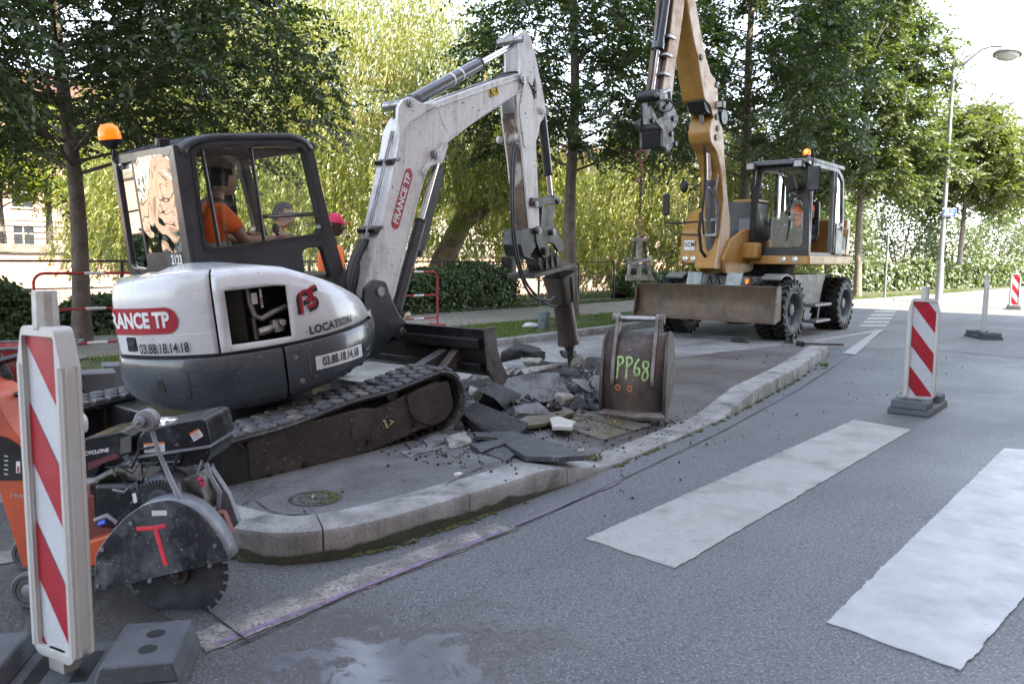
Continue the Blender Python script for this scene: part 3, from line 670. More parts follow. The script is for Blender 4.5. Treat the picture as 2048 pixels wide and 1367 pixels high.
for i in range(9): b.cyl(cyp(-122+i*.8, .80, .74), cyp(-122+i*.8, .80, 1.07), .0022, n=5)
ho('radiator', b, mat('radiator_black', (.035, .032, .03), .6), parent=eng)
b = B(); b.tube([cyp(-113, .76, 1.06), cyp(-112.6, .78, .96), cyp(-111.5, .8, .885), cyp(-109, .81, .865), cyp(-104, .81, .895), cyp(-98, .8, .915)], .017, 12); b.tube([cyp(-112, .76, .87), cyp(-111.6, .76, .74)], .014, 10); ho('coolant_pipe', b, mat('dull_pipe', (.25, .25, .24), .4, .5, (.15, .14, .13), 12), parent=eng)
b = B(); b.cyl(cyp(-111, .83, .79), cyp(-106.5, .82, .80), .026, .026, 6); b.cyl(cyp(-107.5, .82, .80), cyp(-103, .82, .815), .021); b.cyl(cyp(-104.5, .84, .80), cyp(-104.5, .84, .85), .014); b.cyl(cyp(-104.5, .8, .815), cyp(-104.5, .86, .815), .016); b.cyl(cyp(-101.5, .8, .83), cyp(-101.5, .86, .83), .02); b.box(cyp(-103, .8, .81), (.06, .06, .07)); ho('hydraulic_pump', b, mat('cast_alloy', (.42, .41, .38), .4, .7, (.2, .18, .15), 20), parent=eng, bev=.003)
b = B(); b.grid([[cyp(a, .8, .955), cyp(a, .8, 1.02)] for a in np.linspace(-112, -109.6, 3)]); b.grid([[cyp(a, .81, .93), cyp(a, .81, 1.04)] for a in np.linspace(-108.6, -107.7, 3)]); ho('engine_label', b, WLET, parent=eng, smooth=0)
b = B(); b.grid([[cyp(a, .812, .94), cyp(a, .812, .99)] for a in np.linspace(-108.4, -107.9, 3)]); ho('thermometer_strip', b, RED, parent=eng, smooth=0)
for a, z in ((-99.6, .62), (-98.2, .47)): b = B(); b.lathe([(.016, -.004), (.016, .006), (.009, .008), (.006, .003), (0, .003)], cyp(a, .904, z), cyp(a, 1, 0), 14); ho('bolt', b, STEEL, parent=sd)
# recessed panel outline on the skirt
def ringcyl(a0, a1, z0, z1, rc, w, r, slope=0):
    am = (a0+a1)/2; P = roundpoly([(a0, z0), (a1, z0), (a1, z1), (a0, z1)], rc)
    return P
def wrapstrip(pts, r, w):        # thin raised line following (angle, z) points on the cylinder
    b = B(); b.tube([cyp(a, r, z) for a, z in pts], w, 6); return b
ho('panel_edge', wrapstrip([(-94, .66), (-94, .5), (-92.5, .475), (-58, .53), (-56, .55), (-56, .665), (-57.5, .675), (-93, .668), (-94, .66)], .9045, .004), mat('panel_line', (.09, .1, .12), .35), parent=sd)
ho('panel_edge', wrapstrip([(-158, .64), (-140, .635), (-138.5, .62), (-138.5, .48), (-140, .465), (-158, .50)], .9045, .0025), mat('panel_line2', (.02, .023, .03), .4), parent=cw)
b = B(); b.prism([(-.022, -.04), (.022, -.04), (.022, .015), (.012, .035), (-.012, .035), (-.022, .015)], 0, .885, .9075); b.bm.transform(Matrix.Translation((0, 0, .545))@Matrix.Rotation(R(-149.5), 4, 'Z')@Matrix.Identity(4)); ho('lifting_slot', b, DARK, parent=cw, smooth=0)
b = B(); b.prism(roundpoly([(-.035, -.045), (.035, -.045), (.035, .04), (-.035, .04)], .012), 0, .875, .8925); b.bm.transform(Matrix.Translation((0, 0, .79))@Matrix.Rotation(R(-160.5), 4, 'Z')); ho('hood_latch', b, DARK, parent=hr, bev=.003)
b = B(); b.box((.893, 0, 0), (.01, .055, .02)); b.bm.transform(Matrix.Translation((0, 0, .785))@Matrix.Rotation(R(-160.5), 4, 'Z')); ho('latch_handle', b, BLACK, parent=hr, bev=.003)
# hood crease
ho('hood_crease', wrapstrip([(a, .83+.0*a) for a in np.linspace(-168, -127, 16)], .8835, .006), WHITE, parent=hr)
# lettering wrapped round the hood
def wrap(a0, z0, r, tilt=0):
    def f(u, v):
        uu = u*math.cos(tilt)-v*math.sin(tilt); vv = u*math.sin(tilt)+v*math.cos(tilt); return cyp(a0+math.degrees(uu/r), r, z0+vv)
    return f
def pillb(L, H, f, n=24):
    rows = []
    for i in range(n+1):
        u = -L/2+L*i/n; d = max(0, abs(u)-(L/2-H/2)); h = math.sqrt(max(1e-6, (H/2)**2-d*d)); rows.append([f(u, -h), f(u, 0), f(u, h)])
    return B().grid(rows)
ho('red_badge', pillb(.57, .152, wrap(-157.6, .92, .8935), 48), RED, parent=hr, recalc=False, smooth=0)
ho('lettering', text('FRANCE TP', .122, wrap(-157.0, .921, .8965), .005, 1, 1.0, .03, .455), WLET, parent=hr, smooth=0, label='white letters FRANCE TP on the red badge')
ho('lettering', text('03.88.18.14.18', .08, wrap(-146.8, .757, .897), .0018, .66, 1, .03), BLET, parent=hr, smooth=0, label='black telephone number on the white hood')
ho('lettering', text('LOCATION', .068, wrap(-80.5, .762, .896, R(1.5)), .0025, 1.0, 1.08, .03), BLET, parent=hs, smooth=0, label='black word LOCATION on the hood')
b = B(); f = wrap(-78.4, .553, .9105, R(-1)); b.grid([[f(u, -.042), f(u, 0), f(u, .042)] for u in np.linspace(-.212, .212, 20)]); sg_ = ho('phone_plate', b, WLET, parent=sd, smooth=0, recalc=False)
ho('lettering', text('03.88.18.14.18', .076, wrap(-78.4, .553, .914, R(-1)), .0018, .74, 1, .03), BLET, parent=sd, smooth=0, label='black telephone number on the white plate')
# the badge with an intertwined red sign
def logo():
    pass
    def strip(pts, w, m, r):
        b = B(); P = [Vector(p) for p in pts]; rows = []
        for i, p in enumerate(P):
            d = (P[min(i+1, len(P)-1)]-P[max(i-1, 0)]).normalized(); q = Vector((-d.y, d.x))*w/2; ff = wrap(-91.0, .95, r); rows.append([ff(p.x+q.x, p.y+q.y), ff(p.x-q.x, p.y-q.y)])
        ho('badge_sign', b.grid(rows), m, parent=hs, recalc=False, smooth=0)
    def arc(cx, cy, r, a0, a1, n=8): return [(cx+r*math.cos(R(a0+(a1-a0)*i/n)), cy+r*math.sin(R(a0+(a1-a0)*i/n))) for i in range(n+1)]
    P1 = [(-.05, -.085), (-.05, .02)]+arc(-.022, .02, .028, 180, 90)+[(.0, .05)]+arc(.0, .022, .0275, 90, -90)+[(-.02, -.008)]
    P2 = [(-.012, -.05)]+[(.012, -.045)]+arc(.018, -.017, .028, -70, 60)+arc(.035, .035, .028, 220, 90)+[(.06, .07)]
    strip([(x-.013, y-.013 if i else y) for i, (x, y) in enumerate(P1)], .03, BLET, .893); strip([(x+.012, y-.014) for x, y in P2], .032, BLET, .8933)
    strip(P1, .021, RED, .8945); strip(P2, .021, RED, .895)
logo()
# ------------------------------------------------ cab
def ho2(n, b, m, **k): return ho(n, b, m, **k)
CO = roundpoly([(-.27, 1.05), (-.255, 1.93), (-.05, 1.995), (.60, 1.995), (.74, 1.93), (.80, 1.44), (.93, .80), (.4, .80), (.3, 1.05)], [0, .12, .12, .12, .1, .1, 0, 0, 0], 5)
WI = roundpoly([(-.165, 1.26), (-.155, 1.895), (.66, 1.905), (.715, 1.5), (.735, 1.285)], [.07, .06, .06, .05, .07], 5)
WS = roundpoly([(.55, .95), (.545, 1.185), (.725, 1.19), (.775, .95)], [.02, .05, .04, .02], 4)
for y, nm in ((0, 'near'), (.9, 'far')):
    b = B(); b.prism(CO, 1, y-.03, y+.03, holes=(WI, WS)); ho('cab_side_frame', b, CABM, bev=.012)
    b = B(); WI2 = roundpoly([(-.19, 1.235), (-.18, 1.92), (.68, 1.93), (.74, 1.5), (.765, 1.26)], [.08, .07, .07, .05, .08], 5); b.prism(WI2, 1, y-.038, y-.028, holes=(WI,)); ho('window_seal', b, BLACK, bev=.003)
    b = B(); b.poly([(p[0], y, p[1]) for p in WI]); b.poly([(p[0], y, p[1]) for p in WS]); ho('side_window', b, GLS, smooth=0)
    b = B()
    for x0, x1 in ((-.085, -.06), (.265, .275)): b.cyl((x0, y, 1.9), (x1, y, 1.27), .013, n=6)
    ho('sliding_window_bar', b, BLACK)
b = B()   # roof
rows = []
for x, z in CO:
    if z > 1.86: rows.append([Vector((x, yy, z+.012*(1-((yy-.45)/.48)**2))) for yy in np.linspace(-.035, .935, 9)])
ho('cab_roof', B().grid(rows), CABM, solid=.05)
b = B(); rect = [(-.03, 1.02), (-.03, 1.93), (.93, 1.93), (.93, 1.02)]
b.prism(rect, 0, -.285, -.245, holes=(roundpoly([(.06, 1.27), (.06, 1.865), (.855, 1.865), (.87, 1.15), (.62, 1.14), (.6, 1.25)], .04),)); b.box((-.265, .615, 1.52), (.03, .035, .7)); rr_ = ho('cab_rear_frame', b, CABM, bev=.01)
b = B(); b.grid([[(-.275-.02*math.sin(math.pi*(y-.05)/.57), y, z) for z in np.linspace(1.255, 1.885, 9)] for y in np.linspace(.05, .62, 11)]); ho('rear_window', b, GLSR, smooth=180)
b = B(); b.poly([(-.265, .63, 1.13), (-.265, .86, 1.14), (-.265, .86, 1.86), (-.265, .63, 1.86)]); ho('rear_quarter_window', b, GLS, smooth=0)
b = B(); b.cyl((.75, .0, 1.9), (.75, .9, 1.9), .035); b.cyl((.9, .0, .86), (.9, .9, .86), .035); b.cyl((.8, 0, 1.42), (.8, .9, 1.42), .016); ho('cab_front_frame', b, CABM)
b = B(); b.poly([(.76, .03, 1.88), (.76, .87, 1.88), (.81, .87, 1.44), (.9, .87, .9), (.9, .03, .9), (.81, .03, 1.44)]); ho('windscreen', b, GLS, smooth=0)
b = B(); b.box((.3, .45, .92), (1.15, .88, .12)); ho('cab_floor', b, BLACK)
ho('lettering', text('2123', .088, lambda u, v: Vector((-.289, .15-u, 1.205+v)), .003, .8, 1.1), WLET, smooth=0, label='white number 2123 on the dark cab rear')
b = B(); b.box((.02, .45, 1.14), (.42, .42, .1)); b.box((-.17, .45, 1.36), (.09, .4, .42), Matrix.Rotation(R(-8), 3, 'Y')); ho('operator_seat', b, BLACK, bev=.04)
b = B(); b.tube([(.52, .2, .95), (.53, .2, 1.25), (.5, .2, 1.32)], .016, 8); b.ball((.5, .2, 1.34), .028, 8, (1, 1, 1.4)); b.tube([(.52, .68, .95), (.53, .68, 1.25), (.5, .68, 1.32)], .016, 8); b.ball((.5, .68, 1.34), .028, 8, (1, 1, 1.4)); ho('control_lever', b, BLACK)
b = B(); b.prism(roundpoly([(.36, 1.28), (.34, 1.9), (.5, 1.9), (.55, 1.3)], .03), 1, .78, .82); ho('door_pillar', b, BLACK, bev=.01)
b = B(); b.tube([(.53, .78, 1.2), (.535, .78, 1.6), (.51, .78, 1.66), (.48, .78, 1.66)], .008, 8); ho('grab_rail', b, BLACK)
# beacon on the cab rear corner
b = B(); b.tube([(-.28, .82, 1.86), (-.3, .84, 1.9), (-.29, .83, 1.98)], .013, 8); b.lathe([(.02, -.05), (.045, -.03), (.075, 0), (.08, .012), (0, .012)], (-.3, .84, 2.02), (-.04, .0, 1), 20); bc = ho('beacon', b, BLACK)
b = B(); b.lathe([(.072, 0), (.074, .02), (.072, .05), (.062, .085), (.042, .105), (.0, .113)], (-.3, .84, 2.03), (-.04, 0, 1), 20); ho('beacon_lens', b, AMBER, parent=bc, smooth=180)
b = B(); b.ball((-.31, .815, 2.075), .03); ho('beacon_lamp', b, AMBERL, parent=bc)
b = B(); b.tube([(-.27, .8, 1.83), (-.285, .79, 1.86), (-.28, .76, 1.86)], .01, 6); ho('roof_bracket', b, STEEL)
b = B(); b.box((-.27, .14, 1.955), (.07, .07, .045)); b.cyl((-.3, .14, 1.96), (-.31, .14, 1.96), .025); ho('work_light', b, BLACK, bev=.008)
b = B(); b.box((-.275, .78, 1.06), (.04, .22, .09)); ho('rear_vent', b, DARK, bev=.01)
# ------------------------------------------------ boom
def bpoly(pts, y): return [(BF.pl(x, y_, 1, y)[0], BF.pl(x, y_, 1, y)[2]) for x, y_ in pts]
b = B(); b.prism(roundpoly([(.93, .62), (.95, .95), (1.05, 1.02), (1.18, 1.0), (1.23, .88), (1.33, .72), (1.42, .66), (1.44, .56), (1.36, .5), (1.25, .56), (1.1, .42), (.9, .38), (.75, .45), (.7, .6)], .03), 1, -.13, -.09); b.prism(roundpoly([(.93, .62), (.95, .95), (1.05, 1.02), (1.18, 1.0), (1.23, .88), (1.33, .72), (1.42, .66), (1.44, .56), (1.36, .5), (1.25, .56), (1.1, .42), (.9, .38), (.75, .45), (.7, .6)], .03), 1, .09, .13)
b.cyl((.88, 0, .35), (.88, 0, .75), .12); b.box((.95, 0, .5), (.3, .2, .2)); sw = bo('swing_post', b, SLATE, bev=.008)
for x_, z_, r_ in ((1.11, .92, .04), (1.36, .585, .035)): b = B(); b.cyl((x_, -.145, z_), (x_, .145, z_), r_); bo('pivot_pin', b, STEEL, bev=.004, parent=sw)
BO = bpoly([(722, 598), (738, 545), (768, 430), (797, 290), (800, 262), (815, 232), (868, 206), (950, 176), (1030, 150), (1048, 147), (1060, 157), (1058, 172), (1045, 182), (960, 238), (905, 272), (893, 290), (880, 300), (862, 320), (840, 390), (815, 490), (790, 590), (783, 605), (745, 610)], -.1)
b = B(); b.prism(roundpoly(BO, .03, 3), 1, -.1, .1); bm_ = bo('boom', b, WHITED, bev=.005)
# raised flange along the near edge
b = B(); k = bpoly([(797, 290), (803, 262), (825, 238), (868, 217), (950, 187), (1035, 158)], -.104); b.tube([(p[0], -.102, p[1]) for p in k], .008, 6); k = bpoly([(783, 600), (812, 490), (838, 390), (860, 318), (893, 285), (960, 234), (1045, 178)], -.104); b.tube([(p[0], -.102, p[1]) for p in k], .008, 6)
k = bpoly([(876, 213), (884, 240), (895, 262)], -.104); b.tube([(p[0], -.1, p[1]) for p in k], .004, 5); bo('weld_seam', b, WHITED, parent=bm_)
for y0, y1 in ((-.13, -.1), (.1, .13)):
    b = B(); b.prism(roundpoly(bpoly([(800, 275), (796, 240), (797, 215), (806, 200), (822, 193), (838, 203), (850, 208), (878, 208), (850, 225), (818, 245)], y0), .015), 1, y0, y1)
    b.prism(roundpoly(bpoly([(868, 318), (892, 283), (897, 290), (890, 312), (886, 325), (875, 328), (862, 332), (850, 352), (848, 340)], y0), .012), 1, y0, y1); bo('pivot_bracket', b, WHITED, bev=.004, parent=bm_)
def pin(px, py, r, y=-.15, y1=.15, m=STEEL, par=None):
    p = BF.pl(px, py, 1, y); b = B(); b.cyl((p[0], y, p[2]), (p[0], y1, p[2]), r, n=20); b.cyl((p[0], y-.006, p[2]), (p[0], y1+.006, p[2]), r*.55, n=12); bo('pin', b, m, parent=par or bm_, bev=.003)
pin(823, 205, .035); pin(876, 309, .04); pin(1048, 157, .045, -.13, .13)
def rod(p0, p1, fr, r1, r2, y=0, name='hydraulic_cylinder', split=.6, rings=(), m=SLATE):
    a = BF.pl(*p0, 1, y); c = BF.pl(*p1, 1, y); mid = a.lerp(c, split)
    b = B(); b.cyl(a, mid, r1, n=20); 
    for q in rings: u = a.lerp(c, q); v = a.lerp(c, q+.008); b.cyl(u, v, r1*1.04, n=20)
    o = bo(name, b, m, bev=.004)
    b = B(); b.cyl(mid, c, r2, n=16); bo('piston_rod', b, CHROME, parent=o)
    b = B(); b.cyl(mid-(c-a).normalized()*.02, mid+(c-a).normalized()*.005, r1*1.07, n=20); bo('gland', b, BLACK, parent=o, bev=.003)
    b = B(); b.cyl((c[0], y-.06, c[2]), (c[0], y+.06, c[2]), r1*.8, n=16); b.cyl((a[0], y-.07, a[2]), (a[0], y+.07, a[2]), r1*.85, n=16); bo('end_eye', b, BLACK, parent=o); return o, a, c
rod((823, 203), (1046, 80), BF, .055, .027, .0, split=.57)
b = B()
for q in (.31, .385):
    a = BF.pl(823, 203, 1, 0); c = BF.pl(1046, 80, 1, 0); u = a.lerp(c, q); v = a.lerp(c, q+.012); b.cyl(u, v, .058, n=20)
bo('white_ring', b, WLET)
rod((790, 628), (877, 312), BF, .05, .026, -.03, split=.58)
b = B(); a = BF.pl(850, 320, 1, .06); c = BF.pl(880, 440, 1, .06); p0 = BF.pl(905, 300, 1, .1); b.prism(roundpoly(bpoly([(868, 345), (884, 330), (872, 400), (862, 430), (850, 480), (838, 514), (836, 500), (850, 430)], .08), .005), 1, .05, .12); bo('hose_guard', b, BLACK, bev=.01)
# arm
AO = roundpoly([(2.985, 3.29), (3.09, 3.37), (3.19, 3.32), (3.27, 3.17), (3.44, 2.77), (3.47, 2.66), (3.43, 2.58), (3.37, 2.53), (3.34, 2.4), (3.30, 2.34), (3.315, 2.2), (3.345, 1.9), (3.37, 1.67), (3.39, 1.37), (3.23, 1.37), (3.16, 1.75), (3.07, 2.2), (2.99, 2.5), (2.96, 2.72), (3.02, 2.95), (3.03, 3.1)], .03, 3)
SL = roundpoly([(3.215, 2.83), (3.26, 2.95), (3.3, 2.9), (3.305, 2.76), (3.26, 2.72)], .02)
b = B(); b.prism(AO, 1, -.1, -.075, holes=(SL,)); b.prism(AO, 1, .075, .1, holes=(SL,)); arm = bo('arm', b, WHITED, bev=.003)
b = B(); b.prism([(3.22, 1.37), (3.15, 1.75), (3.06, 2.2), (2.98, 2.52), (3.0, 2.58), (3.32, 2.4), (3.335, 1.95), (3.375, 1.4)], 1, -.0755, .0755); bo('arm_box', b, mat('arm_muddy', (.13, .085, .06), .75, 0, (.08, .05, .035), 5, (.4, .6), speck=(.3, .27, .24), sp_sc=60, sp_th=(.64, .7), bmp=.4, bsc=40, c3=(.42, .39, .35), sc3=4, th3=(.52, .6)), parent=arm)
b = B(); b.prism(roundpoly([(3.0, 2.62), (3.1, 2.95), (3.2, 2.66), (3.2, 2.3), (3.1, 2.24), (3.05, 2.4)], .05), 1, -.108, -.1); bo('arm_plate', b, WHITED, parent=arm, bev=.004)
pin(1048, 77, .035, par=arm); pin(1088, 220, .04, -.13, .13, WHITED, arm)
for px, py in ((1018, 279), (1035, 276)):
    b = B(); p = BF.pl(px, py, 1, -.05); b.cyl((p[0]-.02, -.09+.12*(px < 1030), p[2]), (p[0]-.02, -.05+.12*(px < 1030), p[2]), .035, n=16)
    bo('hose_mount', b, WHITED, parent=arm, bev=.004)
rod((1082, 222), (1102, 398), BF, .048, .026, .0, split=.72)
# bucket linkage and quick coupler
def plate(name, pts, y0, y1, m, r=.015, par=None, bev=.005, holes=()):
    b = B(); b.prism(roundpoly(bpoly(pts, y0), r), 1, y0, y1, holes=holes); return bo(name, b, m, bev=bev, **({'parent': par} if par else {}))
lk = plate('link', [(1062, 408), (1066, 395), (1082, 396), (1095, 393), (1115, 398), (1124, 405), (1115, 410), (1095, 408), (1078, 415)], -.13, -.09, BLACK)
plate('link', [(1062, 408), (1066, 395), (1082, 396), (1095, 393), (1115, 398), (1124, 405), (1115, 410), (1095, 408), (1078, 415)], .09, .13, BLACK)
plate('link', [(1084, 412), (1112, 412), (1108, 440), (1108, 456), (1080, 456), (1082, 440)], -.05, .05, BLACK)
pin(1120, 402, .03, -.15, .15, STEEL, lk); pin(1074, 408, .03, -.15, .15, STEEL, lk); pin(1102, 400, .03, -.11, .11, STEEL, lk)
QC = [(1072, 455), (1078, 452), (1112, 456), (1118, 470), (1128, 490), (1128, 502), (1118, 504), (1108, 488), (1096, 484), (1090, 490), (1098, 495), (1099, 512), (1088, 516), (1080, 505), (1072, 480)]
qc = plate('quick_coupler', QC, -.12, -.09, BLACK); plate('quick_coupler', QC, .09, .12, BLACK)
plate('arm_foot', [(1044, 458), (1072, 456), (1078, 480), (1068, 498), (1060, 512), (1072, 520), (1060, 517), (1048, 512), (1042, 490)], -.11, .11, BLACK)
pin(1080, 461, .032, -.15, .15, STEEL, qc); pin(1109, 464, .032, -.15, .15, STEEL, qc); pin(1094, 502, .04, -.15, .15, RUST, qc)
b = B(); a = BF.pl(1058, 500, 1, 0); c = BF.pl(1095, 500, 1, 0); b.cyl((a[0]+.05, 0, a[2]), (c[0], 0, c[2]), .045); bo('coupler_bar', b, RUST)
# hydraulic breaker
bk = plate('breaker_bracket', [(1075, 502), (1098, 495), (1128, 520), (1120, 535), (1085, 545), (1078, 530)], -.08, .08, RUST)
b = B(); a = BF.pl(1062, 549, 1, -.13); c = BF.pl(1145, 527, 1, -.13); d = (c-a).normalized(); u = Vector((-d.z, 0, d.x))
def bxy(p, y): return (p.x, y, p.z)
P4 = [a, c, c-u*.04, a-u*.04]; b.prism([(p.x, p.z) for p in P4], 1, -.17, .17); bo('mounting_plate', b, RUST, bev=.005)
for fx in (.42, .55, .68):
    q = a.lerp(c, fx); b = B(); b.prism([(q.x-.01, q.z), (q.x+.06, q.z+.01), (q.x-.02, q.z+.14)], 1, -.1, -.085); bo('rib', b, RUST, parent=bk); b = B(); b.prism([(q.x-.01, q.z), (q.x+.06, q.z+.01), (q.x-.02, q.z+.14)], 1, .085, .1)
    bo('rib', b, RUST, parent=bk)
# body axis
top = BF.pl(1117, 545, 1, 0); tipp = BF.pl(1147, 748, 1, 0); ax = (tipp-top); ax.y = 0; Lb = ax.length; ax.normalize()
def al(px, py): p = BF.pl(px, py, 1, 0); return (p-top).dot(ax)
h1, h2, h3 = al(1125, 606), al(1132, 690), al(1147, 750)
sd_ = Vector((-ax.z, 0, ax.x))
b = B(); q = Matrix((sd_, Vector((0, 1, 0)), ax)).transposed()
def ring(h, wx, wy, n=24, sq=.5):
    out = []
    for k in range(n):
        t = 2*math.pi*k/n; c_, s_ = math.cos(t), math.sin(t); e = sq; out.append(top+ax*h+sd_*wx*math.copysign(abs(c_)**e, c_)+Vector((0, wy*math.copysign(abs(s_)**e, s_), 0)))
    return out
b.grid([ring(.02, .15, .14, sq=.35), ring(.1, .145, .13, sq=.35), ring(h1*.9, .12, .115, sq=.5), ring(h1, .105, .105, sq=1.0)], close=True); brb = bo('breaker_body', b, mat('breaker_paint', (.07, .1, .08), .6, .1, (.1, .06, .045), 5, (.4, .6), speck=(.2, .19, .17), bmp=.3, streak=(.05, .03, .02)), smooth=50)
b = B(); b.grid([ring(h1-.02, .108, .108, sq=1), ring(h1, .108, .108, sq=1), ring(h2-.07, .115, .115, sq=1), ring(h2-.03, .128, .128, sq=1), ring(h2, .128, .128, sq=1), ring(h2+.002, .06, .06, sq=1)], close=True); bo('breaker_housing', b, RUST, smooth=40, bev=.004)
b = B(); b.cyl(top+ax*(h2-.02), top+ax*(h2+.07), .062, .055, 20); b.cyl(top+ax*(h2+.07), top+ax*(h3-.07), .045, .042, 20); b.cyl(top+ax*(h3-.07), top+ax*(h3+.03), .042, .012, 20); bo('chisel', b, mat('chisel_steel', (.16, .165, .17), .35, .8, (.09, .08, .075), 8, bmp=.1), bev=.002)
b = B(); b.tube([top+ax*.05-sd_*.15+Vector((0, -.12, 0)), top+ax*(h1*.75)-sd_*.13+Vector((0, -.11, 0)), top+ax*h1-sd_*.08+Vector((0, -.11, 0))], .012, 6); b.tube([top+ax*.05+sd_*.02+Vector((0, -.14, 0)), top+ax*(h1)+sd_*.02+Vector((0, -.12, 0))], .01, 6); bo('side_bolt', b, RUST, parent=brb)
# hoses
def hose(pts, r=.014, y=-.12, m=HOSE, name='hydraulic_hose', n=8):
    P = []
    for p in pts:
        yy = p[2] if len(p) > 2 else y; P.append(BF.pl(p[0], p[1], 1, yy))
    Q = []
    for i in range(len(P)-1):
        p0 = P[max(i-1, 0)]; p3 = P[min(i+2, len(P)-1)]
        for j in range(5):
            t = j/5; Q.append(.5*((2*P[i])+(P[i+1]-p0)*t+(2*p0-5*P[i]+4*P[i+1]-p3)*t*t+(3*P[i]-p0-3*P[i+1]+p3)*t**3))
    Q.append(P[-1]); b = B(); b.tube(Q, r, n); bo(name, b, m)
hose([(1030, 285, -.1), (1023, 330, -.15), (1022, 400, -.18), (1026, 480, -.18), (1040, 545, -.16), (1062, 590, -.14), (1095, 600, -.12), (1108, 592, -.08)])
hose([(1033, 290, -.06), (1028, 340, -.1), (1027, 420, -.13), (1032, 490, -.13), (1050, 560, -.12), (1080, 598, -.12), (1104, 612, -.1), (1115, 608, -.06)])
for i in range(5):   # steel lines along the boom back
    hose([(797-i*3.5, 262, .08-i*.035), (781-i*4.2, 340, .08-i*.035), (765-i*4.5, 410, .08-i*.035), (748-i*4.5, 475, .08-i*.035)], .007, m=STEEL, name='steel_pipe')
for i in range(4):
    hose([(742-i*6, 480, .06-i*.05), (724-i*7, 520, .04-i*.06), (712-i*6, 570, .0-i*.06), (722-i*5, 615, -.02-i*.05)], .017)
hose([(800, 212, .02), (790, 235, .05), (780, 300, .08), (762, 380, .1), (748, 450, .1), (735, 500, .08)], .018)
for px, py in ((775, 322), (741, 458)): b = B(); p = BF.pl(px, py, 1, 0); b.box((p.x, 0, p.z), (.11, .2, .035), Matrix.Rotation(R(-20), 3, 'Y')); bo('pipe_clamp', b, BLACK, bev=.004)
hose([(868, 203, 0), (930, 178, 0), (990, 157, 0), (1030, 146, 0)], .009, m=STEEL, name='steel_pipe'); hose([(985, 155, -.03), (1010, 147, -.03), (1038, 146, -.05), (1060, 170, -.1), (1072, 186, -.11)], .01)
# badge on the boom: red pill with white letters, following the boom edge
e0 = BF.pl(791, 447, 1, -.103); e1 = BF.pl(818, 348, 1, -.103); u_ = (e1-e0); Lp = math.hypot(u_.x, u_.z); u_ = Vector((u_.x/Lp, 0, u_.z/Lp)); v_ = Vector((-u_.z, 0, u_.x)); cc = (e0+e1)/2
bf = lambda y: (lambda u, v: Vector((cc.x, y, cc.z))+u_*u+v_*v)
bo('red_badge', pillb(Lp+.1, .095, bf(-.1015)), RED, parent=bm_, recalc=False, smooth=0); bo('lettering', text('FRANCE TP', .085, bf(-.1035), .003, 1.0, 1.0), WLET, parent=bm_, smooth=0, label='white letters FRANCE TP on the boom')
p = BF.pl(987, 184, 1, -.103); YEL = mat('warning_yellow', (.7, .5, .03), .5)
b = B(); d = Vector((.92, 0, .36)); w_ = Vector((-.36, 0, .92)); q = Vector((p.x, -.102, p.z)); b.poly([q-d*.08-w_*.04, q+d*.08-w_*.04, q+d*.08+w_*.04, q-d*.08+w_*.04]); wl = bo('warning_label', b, YEL, parent=bm_, smooth=0)
b = B(); q = Vector((p.x, -.1035, p.z)); A_ = [q-d*.07-w_*.03, q-d*.01-w_*.03, q-d*.04+w_*.03]
for i in range(3): b.cyl(A_[i], A_[(i+1) % 3], .004, n=5)
b.cyl(q-d*.04+w_*.012, q-d*.04-w_*.016, .003, n=5); b.cyl(q+d*.055-w_*.02, q+d*.055+w_*.02, .005, n=5); b.ball(q+d*.055+w_*.027, .006, 6); b.cyl(q+d*.02, q+d*.04, .003, n=5); bo('pictogram', b, BLET, parent=bm_)
